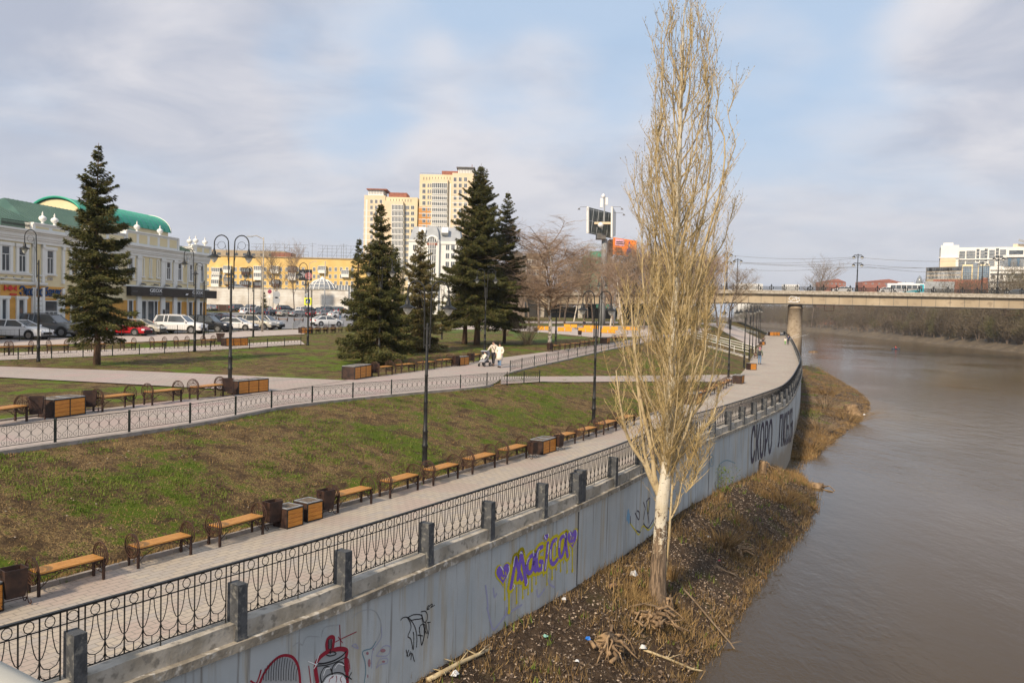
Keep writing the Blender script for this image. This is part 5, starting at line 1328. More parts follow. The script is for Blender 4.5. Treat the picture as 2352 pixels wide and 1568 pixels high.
# drain pipes
for x in (214, 1212):
    mb = MB(); X = LX(x, 900); mb.tube([(X, -.3, 8.9), (X, -.26, 5.0), (X, -.42, 4.7), (X, -.42, 4.4), (X, -.26, 4.1), (X, -.26, 0)], .07, 7); mb.build('drainpipe', 'white_paint', bk, True)
# parapets and finials
def parapet(x0, x1, z1, panels=2):
    mb = MB(); mb.bb(x0, x1, -.22, .45, 9.30, z1 - .14); mb.bb(x0 - .12, x1 + .12, -.34, .55, z1 - .14, z1)
    o = mb.build('parapet', 'white_paint', bk)
    m2 = MB(); w = (x1 - x0) / panels
    for k in range(panels): m2.bb(x0 + k * w + .25, x0 + (k + 1) * w - .25, -.235, -.2, 9.5, z1 - .32)
    m2.build('parapet_panel', 'cream', o)
    for x in (x0 - .05, x1 + .05): MB().bb(x - .18, x + .18, -.3, .4, 9.30, z1 - .13).build('parapet_pier', 'white_paint', o)
    return o
parapet(LX(205, 650), LX(205, 650) + 4.4, 10.0); parapet(21, 27, 10.3); parapet(LX(815, 690), LX(1150, 720), 10.75, 5); parapet(LX(1268, 760), EX + .3, 10.35, 2)
MB().box((EX + .05, 8, 9.8), (.5, 16, 1.05)).build('parapet', 'white_paint', bk)
fin = [(.02, 0), (.16, .02), (.16, .12), (.08, .2), (.12, .26), (.30, .42), (.34, .58), (.26, .72), (.10, .80), (.06, .9), (.10, .96), (.04, 1.08), (.01, 1.2)]
for x, z in ((LX(285, 590), 9.95), (LX(363, 600), 9.95), (LX(900, 650), 10.7), (LX(1050, 670), 10.7), (LX(1243, 730), 10.1), (LX(1283, 730), 10.3), (LX(1343, 735), 10.3), (21.5, 10.3)): MB().lathe(fin, (x, .1, z), 12).build('finial', 'white_paint', bk, True)
mb = MB(); X0, X1 = LX(10, 600), LX(200, 610)
for z in (9.35, 9.95): mb.tube([(X0, 0, z), (X1, 0, z)], .03, 4)
for k in range(27): x = X0 + (X1 - X0) * k / 26; mb.tube([(x, 0, 9.3), (x, 0, 9.95)], .02, 4); mb.ring((x + .06, 0, 9.65), .12, .015, 'xz', 8, 3)
mb.build('roof_railing', 'black_iron', bk, fixn=False)
mb = MB(); X0, X1 = LX(1158, 720), LX(1262, 745)
for z in (9.4, 9.9): mb.tube([(X0, 0, z), (X1, 0, z)], .03, 4)
for k in range(12): x = X0 + (X1 - X0) * k / 11; mb.tube([(x, 0, 9.3), (x, 0, 9.9)], .02, 4); mb.ring((x, 0, 9.65), .13, .015, 'xz', 8, 3)
mb.build('roof_railing', 'black_iron', bk, fixn=False)
# roofs with standing seams
def roof(x0, x1, y0, y1, z0, z1, name='roof', mt='green_roof', hip0=0, hip1=0, seam=.6):
    mb = MB(); ym = (y0 + y1) / 2
    a = [(x0, y0, z0), (x1, y0, z0), (x1, y1, z0), (x0, y1, z0), (x0 + hip0, ym, z1), (x1 - hip1, ym, z1)]
    mb.add(a, [(0, 1, 5, 4), (2, 3, 4, 5), (0, 4, 3), (1, 2, 5), (0, 3, 2, 1)])
    n = int((x1 - x0) / seam)
    for k in range(1, n):
        x = x0 + (x1 - x0) * k / n
        t = min(1, (x - x0) / hip0 if hip0 else 1, (x1 - x) / hip1 if hip1 else 1); mb.tube([(x, y0, z0 + .03), (x, y0 + (ym - y0) * t, z0 + (z1 - z0) * t + .03)], .025, 4)
    return mb.build(name, mt, bk)
roof(-14, 19, .2, 15.8, 9.3, 13.6, hip1=8); roof(15, 36.5, .5, 15.5, 9.3, 13.0, hip1=6, hip0=5); roof(33, EX, .6, 15.4, 9.32, 12.2, hip1=4, hip0=3)
# barrel vaults
vt = thing('vaulted_roof_building', 'building behind the bank with a bright green barrel vault and cream end wall', 'building', OB + dB * 0, math.atan2(dB.y, dB.x))
def vault(x0, x1, yc, hw, z0, rise_, mtl, end='cream'):
    mb = MB(); N = 16
    A = [(yc + hw * math.cos(math.pi * k / N), z0 + rise_ * math.sin(math.pi * k / N)) for k in range(N + 1)]
    nx = 14; vs = [(x0 + (x1 - x0) * i / nx, y, z) for i in range(nx + 1) for (y, z) in A]
    mb.add(vs, [(i * (N + 1) + k, i * (N + 1) + k + 1, (i + 1) * (N + 1) + k + 1, (i + 1) * (N + 1) + k) for i in range(nx) for k in range(N)])
    for i in range(nx + 1): mb.tube([(x0 + (x1 - x0) * i / nx, yc + (hw + .03) * math.cos(math.pi * k / N), z0 + (rise_ + .03) * math.sin(math.pi * k / N)) for k in range(N + 1)], .04, 4)
    o = mb.build('vault', mtl, vt, fixn=False)
    for x, e in ((x0 - .02, -1), (x1 + .02, 1)):
        m2 = MB(); m2.poly([(x - e * .3, y * .93 + yc * .07, z0 + (z - z0) * .9) for y, z in A], (e * .2, 0, 0)); m2.build('end_wall', end, o)
        m3 = MB(); m3.tube([(x + e * .12, y, z) for y, z in A], .16, 6); m3.build('vault_rim', mtl if e < 0 else 'white_paint', o)
def fpd(px, py, ly):
    O2 = OB - nB * ly; r_ = ray(px, py); C = Vector((0, 0, CZ)); t = (O2 - C).dot(nB) / r_.dot(nB); q = C + r_ * t; return (q - O2).dot(dB), q.z - 2
yc = 24.0; x0, zt0 = fpd(128, 466, yc); x1, zt1 = fpd(338, 484, yc); hwv = 4.0; zt_ = (zt0 + zt1) / 2
MB().bb(x0 + .5, x1 - .3, yc - hwv + .2, yc + hwv, -1, zt_ - 2.6).build('wall', 'cream', vt)
vault(x0, x1, yc, hwv, zt_ - 2.7, 2.7, 'teal_roof')
# signs
def bank_text(body, x0, x1, z0, z1, y, mtl, par, **k): return text_fit(body, x0, x1, z0, z1, y, mtl, par, 'lettering', **k)
sg = MB().bb(LX(0, 1040), LX(420, 1040), -.02, -.01, 3.45, 4.4).build('sign_band', 'ochre', bk)
bank_text('Экспобанк', LX(122, 1040), LX(395, 1040), 3.52, 4.38, -.10, 'blue_paint', bk, extrude=.05, offset=.02)
lg = MB(); x0 = LX(20, 1040); x1 = LX(100, 1040); w = x1 - x0
for k in range(2):
    xa = x0 + k * w / 2; lg.poly([(xa, -.1, 4.38), (xa + w / 4, -.1, 4.12), (xa + w / 2, -.1, 4.38), (xa + w / 2, -.1, 3.88), (xa + w / 4, -.1, 4.1), (xa, -.1, 3.88)], (0, -.05, 0))
lg.bb(x0 + w * .45, x1, -.15, -.1, 3.52, 3.68); lg.build('logo', 'red_paint', bk)
sb = MB().bb(27.6, 46.2, -.55, -.02, 3.85, 4.83).build('shop_sign', 'sign_black', bk); sb2 = MB().bb(45.6, 46.15, -.02, 3.5, 3.85, 4.83).build('shop_sign', 'sign_black', bk)
Zg = lambda x: fpt(((280 + x / 7.129) / 1.0884, 665))[0] * .97 + 0
GX = lambda x: 27.6 + (46.2 - 27.6) * ((lambda a: (fpt(((280 + a / 7.129) / 1.0884, 672))[0] - fpt(((280 + 270 / 7.129) / 1.0884, 672))[0]) / (fpt(((280 + 1782 / 7.129) / 1.0884, 672))[0] - fpt(((280 + 270 / 7.129) / 1.0884, 672))[0]))(x))
bank_text('GEOX', GX(598), GX(815), 4.32, 4.70, -.57, 'sign_white', sb, offset=.015); bank_text('RESPIRA', GX(598), GX(815), 4.0, 4.22, -.57, 'sign_grey', sb)
bank_text('GEOX', GX(1348), GX(1535), 4.32, 4.70, -.57, 'sign_white', sb, offset=.015); bank_text('RESPIRA', GX(1348), GX(1535), 4.0, 4.22, -.57, 'sign_grey', sb)
bank_text('GEOX', GX(290), GX(385), 4.28, 4.40, -.57, 'sign_grey', sb)
o = MB(); x = GX(1240); o.poly([(x - .35, -.62, 4.15), (x - .1, -.62, 4.33), (x + .35, -.62, 4.33), (x + .1, -.62, 4.12)], (0, -.05, 0)); o.build('flag', 'sign_white', bk)
# ------------------------------------------------------------------ generic blocks facing the park
def block(name, label, x0, x1, ybot, ytop, Y, depth=14, mt='tan_wall', rz=0, cat='building', below=14):
    """front face surveyed at distance Y: px left, px right, pixel row of the roof edge"""
    a = at_y(x0, ytop, Y); b = at_y(x1, ytop, Y); W_ = (b - a).length; zt = (a.z + b.z) / 2; c = (a + b) / 2
    zg = float(GF(c.x, c.y)) if c.x > ffb(c.y) else zu(Y)
    t = thing(name, label, cat, (c.x, c.y, zg), rz)
    H = zt - zg
    MB().bb(-W_ / 2, W_ / 2, 0, depth, -4, H).build('wall', mt, t)
    return t, W_, H, zg
def zrow(px, py, Y, zg): return at_y(px, py, Y).z - zg
def xcol(px, Y, t, py=650): return at_y(px, py, Y).x - t.location.x
# yellow block, Y=300
Yb = 300
yb, W_, H, zg = block('apartment_block', 'long low yellow brick apartment block with white balconies behind the whitewashed wall', 455, 860, 740, 592, Yb, mt='yellow_block')
MB().bb(-W_ / 2 - .3, W_ / 2 + .3, -.3, .3, H, H + .35).build('eaves', 'tan_wall', yb)
ZA = lambda x, y: ((480 + x / 4.523) / 1.0884, (560 + y / 4.523) / 1.0884)
for row in (512, 592, 668, 738):
    for x in (175, 228, 330, 372, 490, 550, 663, 825, 885, 1002, 1068, 1192, 1255, 1380, 1430, 1560, 1622, 1685, 1750, 1810):
        px, py = ZA(x, row); window(yb, xcol(px, Yb, yb), zrow(px, py, Yb, zg) - .75, 1.0, 1.5, far=True)
def balcony(par, px, py, Y, zg, mt2='white_paint', w=2.7):
    X = xcol(px, Y, par); Z = zrow(px, py, Y, zg); mb = MB(); mb.bb(X - w / 2, X + w / 2, -1.2, 0, Z - 1.35, Z - .2); mb.bb(X - w / 2 - .1, X + w / 2 + .1, -1.3, 0, Z + 1.15, Z + 1.3)
    for k in range(5): xx = X - w / 2 + w * k / 4; mb.bb(xx - .06, xx + .06, -1.2, -1.1, Z - .2, Z + 1.15)
    o = mb.build('balcony', mt2, par); MB().bb(X - w / 2 + .05, X + w / 2 - .05, -1.08, -1.0, Z - .2, Z + 1.15).build('pane', 'glass_grey', o)
for x, row, m_ in ((280, 535, 'white_paint'), (275, 590, 'white_paint'), (270, 668, 'white_paint'), (405, 512, 'white_paint'), (610, 535, 'rust_iron'), (748, 515, 'white_paint'), (748, 592, 'white_paint'), (940, 515, 'white_paint'), (950, 668, 'rust_iron'), (1135, 515, 'rust_iron'), (1135, 592, 'white_paint'), (605, 680, 'rust_iron'), (745, 690, 'rust_iron'), (1475, 515, 'white_paint'), (1735, 560, 'white_paint'), (410, 640, 'tan_wall')): balcony(yb, *ZA(x, row), Yb, zg, m_)
# rooftop sign frames
for x0, x1 in ((640, 1290), (1400, 1830)):
    mb = MB(); A = at_y(*ZA(x0, 380), Yb); B = at_y(*ZA(x1, 380), Yb); n = int((B.x - A.x) / 1.6); zr = 4.8
    L_ = lambda x, z: (x - yb.location.x, 3.0, H + .2 + z)
    for k in range(n + 1): x = A.x + (B.x - A.x) * k / n; mb.tube([L_(x, 0), L_(x, zr * (1 if 0 < k < n else .5))], .05, 3)
    for z in (1.2, 2.4, 3.6, zr): mb.tube([L_(A.x, z), L_(B.x, z)], .045, 3)
    for k in range(0, n, 3): x = A.x + (B.x - A.x) * k / n; mb.tube([L_(x, 0), L_(x + 3, zr)], .04, 3)
    mb.build('roof_sign_frame', 'grey_dark', yb, fixn=False)
mb = MB()
for x in (1320, 1680): p = at_y(*ZA(x, 380), Yb); X = p.x - yb.location.x; mb.tube([(X, 5, H), (X, 5, H + 6)], .06, 4); mb.tube([(X - 1.4, 5, H + 5.6), (X + 1.4, 5, H + 5.6)], .04, 4); mb.tube([(X - .8, 5, H + 4.8), (X + .8, 5, H + 4.8)], .04, 4)
mb.build('aerial', 'grey_dark', yb, fixn=False)
# blocks behind it
t, W_, H, zg = block('apartment_block', 'grey brown flat roofed block peeping over the yellow apartment block', 470, 655, 600, 575, 360, mt='tan_wall')
for k in range(9): window(t, -W_ / 2 + 2.5 + k * (W_ - 5) / 8, H - 2.6, 1.6, 1.4, far=True, frame='grey_dark')
t, W_, H, zg = block('brick_penthouse', 'low red brick roof house above the yellow block behind bare trees', 623, 668, 600, 580, 345, depth=8, mt='red_brick')
t, W_, H, zg = block('apartment_block', 'pale block with white roof at the corner beyond the shop', 462, 500, 600, 578, 380, mt='white_paint'); window(t, 0, H - 3, 1.6, 1.6, far=True)
# whitewashed retaining wall
wl, W_, H, zg = block('whitewashed_wall', 'long whitewashed block wall at the back of the car park', 440, 800, 712, 663.5, 236, depth=.8, mt='tile_white', cat='wall')
MB().bb(-W_ / 2, W_ / 2, -.12, 1.0, H, H + .25).build('coping', 'concrete_light', wl)
mb = MB()
for r_ in range(1, int(H / .45)): mb.bb(-W_ / 2, W_ / 2, -.012, 0, r_ * .45, r_ * .45 + .03)
mb.build('joint', 'concrete', wl)
# glass dome
pd = at_y(*ZA(1472, 730), 250); dm = thing('glass_dome', 'white ribbed glass dome showing over the whitewashed wall', 'dome', (pd.x, pd.y, pd.z - 1))
Rd = (at_y(*ZA(1640, 700), 250).x - at_y(*ZA(1310, 700), 250).x) / 2; Hd = at_y(*ZA(1472, 622), 250).z - pd.z + 1
g1 = MB(); g2 = MB(); N = 16; M2 = 5
vs = [(Rd * math.cos(j / M2 * math.pi / 2) * math.cos(2 * math.pi * i / N), Rd * math.cos(j / M2 * math.pi / 2) * math.sin(2 * math.pi * i / N), Hd * math.sin(j / M2 * math.pi / 2)) for j in range(M2 + 1) for i in range(N)]
g1.add(vs, [(j * N + i, j * N + (i + 1) % N, (j + 1) * N + (i + 1) % N, (j + 1) * N + i) for j in range(M2) for i in range(N)]); g1.build('glazing', 'glass_grey', dm)
for i in range(N): g2.tube([Vector(vs[j * N + i]) * 1.01 for j in range(M2 + 1)], .12, 4)
for j in range(M2): g2.tube([Vector(vs[j * N + i % N]) * 1.01 for i in range(N + 1)], .10, 4)
g2.lathe([(.8, 0), (.5, .4), (.05, .9)], (0, 0, Hd), 8); g2.build('rib', 'white_paint', dm, fixn=False)
t, W_, H, zg = block('pavilion', 'low glazed pavilion roof to the right of the dome', 772, 812, 700, 655, 250, depth=5, mt='glass_grey')
for k in range(7): MB().bb(-W_ / 2 + k * W_ / 6 - .1, -W_ / 2 + k * W_ / 6 + .1, -.1, 0, 0, H).build('mullion', 'white_paint', t)
# brown fence and yellow panel at the left of the car park
t = thing('site_fence', 'brown sheet metal fence with an ochre end panel beside the shop building', 'fence', at_y(478, 712, 205)); o = t.location
L_ = lambda px: at_y(px, 712, 205).x - o.x
MB().bb(L_(445), L_(541), 0, .12, -2.0, at_y(500, 699, 205).z - o.z).build('fence_panel', 'rust_iron', t); MB().bb(L_(541) + .01, L_(555), 0, .14, -2.0, at_y(545, 700, 205).z - o.z).build('fence_panel', 'ochre', t)
for k in range(6): x = L_(445) + (L_(541) - L_(445)) * k / 5; MB().bb(x - .06, x + .06, -.1, 0, -2, at_y(500, 698, 205).z - o.z).build('post', 'grey_dark', t)
# ------------------------------------------------------------------ twin towers, Y = 420
ZT = lambda x, y: ((900 + x / 5.2267) / 1.0884, (400 + y / 5.2267) / 1.0884)
YT = 420
def tower(name, label, faces, cat='tower block'):
    cx = sum(ZT((f[0] + f[1]) / 2, 500)[0] for f in faces) / len(faces); b = at_y(cx, 700, YT); zg = zu(YT); t = thing(name, label, cat, (b.x, b.y, zg)); return t, zg
def tx(t, x, y=500, Y=YT): return at_y(*ZT(x, y), Y).x - t.location.x
def tz(x, y, zg, Y=YT): return at_y(*ZT(x, y), Y).z - zg
FB = (.77 * 4)
tA, zg = tower('tower_block', 'left and lower of the two cream and yellow residential towers', [(50, 755)])
def slab(t, xa, xb, ytop, y0, dep, mt, zb=-3): 
    return MB().bb(tx(t, xa), tx(t, xb), y0, dep, zb, tz((xa + xb) / 2, ytop, zu(YT))).build('wall', mt, t)
slab(tA, 56, 330, 462, 0, 22, 'beige_tower'); slab(tA, 330.5, 570, 540, -1.5, 22, 'beige_tower'); slab(tA, 331, 752, 485, .5, 21, 'yellow_tower')
fl = (545 - 0); rows = [545 + 77.3 * k for k in range(14)]
cnt = 0
for y in rows:
    for x in (150, 212, 272): window(tA, tx(tA, x, y), tz(x, y + 22, zg), 1.35, 1.9, far=True); cnt += 1
for y in rows[1:]:
    for x in (598, 628, 685): window(tA, tx(tA, x, y), tz(x, y + 22, zg), 1.2 if x < 640 else 1.7, 1.9, y=.5, far=True); cnt += 1
def bays(t, xa, xb, y, y0, par=None):
    X0, X1 = tx(t, xa, y), tx(t, xb, y); zb = tz(xa, y + 30, zg); m_ = MB(); m_.bb(X0, X1, y0 - .25, y0, zb - .9, zb); m_.bb(X0, X1, y0 - .25, y0, zb + 2.3, zb + 2.5)
    for k in range(9): xx = X0 + (X1 - X0) * k / 8; m_.bb(xx - .13, xx + .13, y0 - .22, y0, zb, zb + 2.3)
    o = m_.build('loggia', 'white_paint', t); MB().bb(X0, X1, y0 - .1, y0 - .02, zb, zb + 2.3).build('pane', 'glass', o)
for y in rows[1:12]: bays(tA, 420, 568, y, -1.5)
m_ = MB()
for y in rows[1:]: m_.bb(tx(tA, 45), tx(tA, 330), -.08, 0, tz(100, y + 42, zg), tz(100, y + 33, zg))
m_.bb(tx(tA, 78), tx(tA, 100), -.1, 0, 0, tz(90, 520, zg)); m_.build('white_banding', 'white_paint', tA)
MB().bb(tx(tA, 100), tx(tA, 300), 2, 14, tz(200, 458, zg), tz(200, 385, zg)).build('roof_lantern', 'white_paint', tA); MB().bb(tx(tA, 78), tx(tA, 345), 1, 15, tz(200, 385, zg), tz(200, 370, zg)).build('canopy', 'red_brick', tA)
for k in range(10): x = 110 + k * 20; MB().bb(tx(tA, x), tx(tA, x + 8), 1.9, 2, tz(200, 440, zg), tz(200, 395, zg)).build('lantern_bar', 'grey_roof', tA)
MB().bb(tx(tA, 362), tx(tA, 600), 3, 15, tz(450, 484, zg), tz(450, 415, zg)).build('roof_house', 'red_brick', tA)
for k in range(8): x = 395 + k * 38; MB().bb(tx(tA, x), tx(tA, x + 7), .4, .5, tz(x, 545, zg), tz(x, 510, zg)).build('slot', 'grey_dark', tA)
tC, zg = tower('tower_block', 'right and taller of the two cream and yellow residential towers', [(770, 1500)])
slab(tC, 775, 1200, 190, 0, 22, 'yellow_tower'); slab(tC, 1200.5, 1490, 175, -.6, 22, 'beige_tower'); slab(tC, 935, 1145, 255, -1.6, 20, 'beige_tower')
MB().bb(tx(tC, 770), tx(tC, 934), -.05, 0, 0, tz(850, 610, zg)).build('lower_cladding', 'orange_tower', tC)
rows2 = [338 + 76.5 * k for k in range(9)]
for y in rows2:
    for x in (835, 893, 926): window(tC, tx(tC, x, y), tz(x, y + 22, zg), 1.7 if x == 835 else 1.0, 2.0, y=-.05, far=True)
    bays(tC, 945, 1140, y, -1.6)
for y in [262 + 80 * k for k in range(9)]:
    for x in (1243, 1310, 1380): window(tC, tx(tC, x, y), tz(x, y + 22, zg), 1.6, 2.1, y=-.6, far=True)
m_ = MB()
for k, y in enumerate(rows2[1:]): m_.bb(tx(tC, 935), tx(tC, 1145), -1.75, -1.6, tz(100, y + 47, zg), tz(100, y + 36, zg)); m_.bb(tx(tC, 1200), tx(tC, 1490), -.7, -.6, tz(100, y + 47, zg), tz(100, y + 38, zg))
for y in rows2[4:]: m_.bb(tx(tC, 775), tx(tC, 934), -.12, -.05, tz(100, y - 36, zg), tz(100, y - 44, zg))
m_.bb(tx(tC, 1168), tx(tC, 1190), -.15, 0, 0, tz(1180, 310, zg)); m_.build('white_banding', 'white_paint', tC)
MB().bb(tx(tC, 1055), tx(tC, 1265), 3, 15, tz(1150, 192, zg), tz(1150, 132, zg)).build('roof_house', 'red_brick', tC)
MB().bb(tx(tC, 1272), tx(tC, 1480), 2, 14, tz(1350, 175, zg), tz(1350, 105, zg)).build('roof_lantern', 'white_paint', tC); MB().bb(tx(tC, 1250), tx(tC, 1490), 1, 15, tz(1350, 100, zg), tz(1350, 86, zg)).build('canopy', 'grey_dark', tC)
for k in range(10): x = 1285 + k * 20; MB().bb(tx(tC, x), tx(tC, x + 8), 1.9, 2, tz(1300, 165, zg), tz(1300, 110, zg)).build('lantern_bar', 'grey_roof', tC)
for k in range(10): x = 825 + k * 38; MB().bb(tx(tC, x), tx(tC, x + 7), -.1, 0, tz(x, 260, zg), tz(x, 222, zg)).build('slot', 'grey_dark', tC)
m_ = MB(); m_.bb(tx(tC, 780), tx(tC, 1140), .3, .4, tz(900, 172, zg), tz(900, 170, zg))
for k in range(16): x = 780 + 24 * k; m_.bb(tx(tC, x), tx(tC, x + 2), .3, .4, tz(x, 190, zg), tz(x, 172, zg))
m_.build('roof_railing', 'grey_dark', tC)
mb = MB(); mb.tube([(tx(tC, 1448), 5, tz(1448, 86, zg)), (tx(tC, 1448), 5, tz(1448, 40, zg))], .15, 5); mb.build('mast', 'red_brick', tC)
# ------------------------------------------------------------------ pale office with a grey mansard and tall arched window
Ym = 290; mo = thing('office_building', 'pale office with grey mansard roof and tall arched window behind the spruces', 'building', (at_y(960, 700, Ym).x, Ym, zu(Ym))); zg = zu(Ym)
mx = lambda x, y=900: at_y(*ZT(x, y), Ym).x - mo.location.x
mz = lambda x, y: at_y(*ZT(x, y), Ym).z - zg
MB().bb(mx(640), mx(1330), 0, 16, -3, mz(950, 1062)).build('wall', 'white_paint', mo)
m_ = MB(); z0, z1 = mz(950, 1062), mz(950, 865); m_.add([(mx(640), -.2, z0), (mx(1330), -.2, z0), (mx(1330), 16, z0), (mx(640), 16, z0), (mx(690), 3, z1), (mx(1290), 3, z1), (mx(1290), 13, z1), (mx(690), 13, z1)], [(0, 1, 5, 4), (1, 2, 6, 5), (2, 3, 7, 6), (3, 0, 4, 7), (4, 5, 6, 7)]); m_.build('roof', 'grey_roof', mo)
m_ = MB(); c = mx(950); hw = (mx(1030) - mx(870)) / 2; z0 = mz(950, 1040); z1 = mz(950, 862)
m_.add([(c - hw * 1.1, -1.2, z0), (c + hw * 1.1, -1.2, z0), (c + hw * 1.1, 4, z0), (c - hw * 1.1, 4, z0), (c - hw * .95, -.4, (z0 + z1) / 2), (c + hw * .95, -.4, (z0 + z1) / 2), (c - hw * .6, .3, z1), (c + hw * .6, .3, z1), (c + hw * .6, 5, z1), (c - hw * .6, 5, z1), (c + hw * .95, 4, (z0 + z1) / 2), (c - hw * .95, 4, (z0 + z1) / 2)], [(0, 1, 5, 4), (4, 5, 7, 6), (1, 2, 10, 5), (5, 10, 8, 7), (3, 0, 4, 11), (11, 4, 6, 9), (6, 7, 8, 9)]); m_.build('roof_turret', 'grey_roof', mo)
wnd = MB(); zc_ = mz(950, 1080); R_ = hw * .85; pts = [(c + R_ * math.cos(math.pi * k / 12), -1.25, zc_ + R_ * math.sin(math.pi * k / 12)) for k in range(13)]
MB().poly([(c - hw * 1.15, -1.1, -3), (c + hw * 1.15, -1.1, -3), (c + hw * 1.15, -1.1, mz(950, 1040))] + [(c + hw * 1.15 * math.cos(math.pi * k / 10), -1.1, zc_ + (hw * 1.2) * math.sin(math.pi * k / 10)) for k in range(1, 10)] + [(c - hw * 1.15, -1.1, mz(950, 1040))], (0, 1.0, 0)).build('gable', 'white_paint', mo)
o = MB().poly([(c - R_, -1.2, zc_), (c + R_, -1.2, zc_)] + pts[1:-1], (0, .06, 0)).build('window', 'glass', mo); MB().bb(c - R_ * .7, c + R_ * .7, -1.2, -1.14, 0, zc_ - .5).build('window', 'glass', mo)
m_ = MB(); m_.tube([(p[0], -1.28, p[2] + .25) for p in pts], .3, 5)
for k in (-.35, 0, .35): m_.bb(c + k * hw - .12, c + k * hw + .12, -1.3, -1.2, 0, zc_ + R_ * .85)
for k in range(9): m_.bb(c - R_ * .75, c + R_ * .75, -1.3, -1.2, zc_ - k * 2.2 - .1, zc_ - k * 2.2 + .1)
m_.build('window_bars', 'white_paint', mo, fixn=False); m_ = MB(); m_.bb(c - R_, c + R_, -1.26, -1.2, zc_ - .9, zc_ - .2); m_.build('red_panel', 'red_brick', mo)
MB().bb(mx(640), mx(850), -.25, 0, mz(700, 1062), mz(700, 1040)).build('cornice', 'white_paint', mo); MB().bb(mx(1045), mx(1330), -.25, 0, mz(1100, 1100), mz(1100, 1062)).build('cornice', 'white_paint', mo)
for x in (815, 1110): MB().box((mx(x), .6, mz(x, 930)), ((mx(1158) - mx(1062)) * .9, 1.8, 2.4), rx=-.5).build('skylight', 'white_frame', mo)
for x in (720, 1150, 1220):
    for y in (1180, 1290, 1400): window(mo, mx(x), mz(x, y), 1.4, 2.0, far=True)
# ------------------------------------------------------------------ buildings behind the grove
ZG = lambda x, y: ((1150 + x / 6.534) / 1.0884, (620 + y / 6.534) / 1.0884)
t, W_, H, zg = block('apartment_block', 'tan five storey block seen through the birch branches', ZG(1085, 0)[0], ZG(1420, 0)[0], 0, ZG(0, 90)[1], 255, mt='tan_wall')
for r_ in range(5):
    for k in range(4): window(t, -W_ / 2 + W_ * (k + .5) / 4, H - 3.6 - r_ * 3.1, 1.5, 1.7, far=True)
t, W_, H, zg = block('gabled_house', 'dark gabled brown building behind the right side of the middle spruces', ZG(780, 0)[0], ZG(1080, 0)[0], 0, ZG(0, 170)[1], 245, mt='brown_wall')
MB().poly([(-W_ / 2 - .5, -.3, H), (W_ / 2 + .5, -.3, H), (W_ * .05, -.3, H + W_ * .42)], (0, 15, 0)).build('roof', 'grey_dark', t)
for k in range(3): window(t, -W_ / 2 + W_ * (k + .5) / 3, H - 4, 2, 2, far=True)
for k in range(3): window(t, -W_ / 2 + W_ * (k + .5) / 3, H - 9, 2, 2.2, far=True, frame='grey_dark')
t, W_, H, zg = block('office_building', 'distant bright green office with an open roof frame beside the billboard mast', 1341, 1402, 0, 588, 520, mt='teal_roof')
for r_ in range(3): MB().bb(-W_ / 2 + 1, W_ / 2 - 1, -.2, 0, H - 2.5 - r_ * 3.6, H - 1 - r_ * 3.6).build('window_strip', 'glass_grey', t)
MB().bb(-W_ / 4, W_ / 5, 2, 9, H, H + 3.2).build('roof_house', 'teal_roof', t)
mb = MB()
for k in range(14): x = -W_ / 2 + W_ * k / 13; mb.tube([(x, 0, H + 5.2), (x - 1.2, 8, H + 8)], .2, 4)
mb.tube([(-W_ / 2, 0, H + 5.2), (W_ / 2, 0, H + 5.2)], .25, 4); mb.tube([(-W_ / 2, 8, H + 8), (W_ / 2, 8, H + 8)], .25, 4)
for s in (-1, 1): mb.tube([(s * W_ / 3, 4, H), (s * W_ / 3, 4, H + 6.5)], .3, 4)
mb.build('roof_frame', 'grey_roof', t, fixn=False)
# ------------------------------------------------------------------ far right complex
ZR = lambda x, y: ((2260 + x / 7.84) / 1.0884, (580 + y / 7.84) / 1.0884)
YR = 560
def rb(name, label, x0, x1, ytop, mt, dep=30, Y=YR):
    a, b = at_y(*ZR(x0, ytop), Y), at_y(*ZR(x1, ytop), Y); cx = (a.x + b.x) / 2; t = thing(name, label, 'building', (cx, Y, -1.0), -math.atan2(cx, Y)); H = (a.z + b.z) / 2 + 1; X0, X1 = hx(t, x0), hx(t, x1); MB().bb(X0, X1, 0, dep, -3, H).build('wall', mt, t); return t, X1 - X0, H
hz = lambda x, y, Y=YR: at_y(*ZR(x, y), Y).z + 1
def hx(t, x, Y=0):
    r_ = ray(*ZR(x, 600)); a_ = -t.rotation_euler[2]; L_ = Vector((t.location.x, t.location.y, 0)); n_ = Vector((math.sin(a_), math.cos(a_), 0)); q = r_ * (L_.dot(n_) / r_.dot(n_)); q.z = 0
    return (q - L_).dot(Vector((math.cos(a_), -math.sin(a_), 0)))
t, W_, H = rb('white_block', 'tall white block with an orange cream lower half beyond the river', 712, 1065, 258, 'white_paint')
MB().bb(hx(t, 706), hx(t, 1010), -.6, 0, -2, hz(800, 500)).build('wall', 'beige_tower', t); MB().bb(hx(t, 755), hx(t, 950), 5, 20, H, hz(800, 198)).build('roof_house', 'white_paint', t); MB().bb(hx(t, 680), hx(t, 1065), -.9, 0, hz(800, 510), hz(800, 490)).build('cornice', 'white_paint', t)
MB().bb(hx(t, 685), hx(t, 711), 1, 12, -2, hz(700, 300)).build('loggia_stack', 'glass_grey', t)
t, W_, H = rb('white_block', 'long curved white apartment house with glazed bays beyond the river', 1066, 2010, 300, 'white_paint', 20, YR + 5)
for a, b in ((1080, 1190), (1215, 1390), (1490, 1570), (1660, 1770), (1870, 1990)):
    for r_ in range(6):
        y = 345 + r_ * 55; MB().bb(hx(t, a), hx(t, b), -.5, 0, hz(a, y + 40), hz(a, y)).build('glazed_bay', 'glass_grey', t)
for x in (1440, 1600, 1820):
    for r_ in range(4): window(t, hx(t, x), hz(x, 375 + r_ * 65), 1.8, 2.0, far=True, frame='grey_roof')
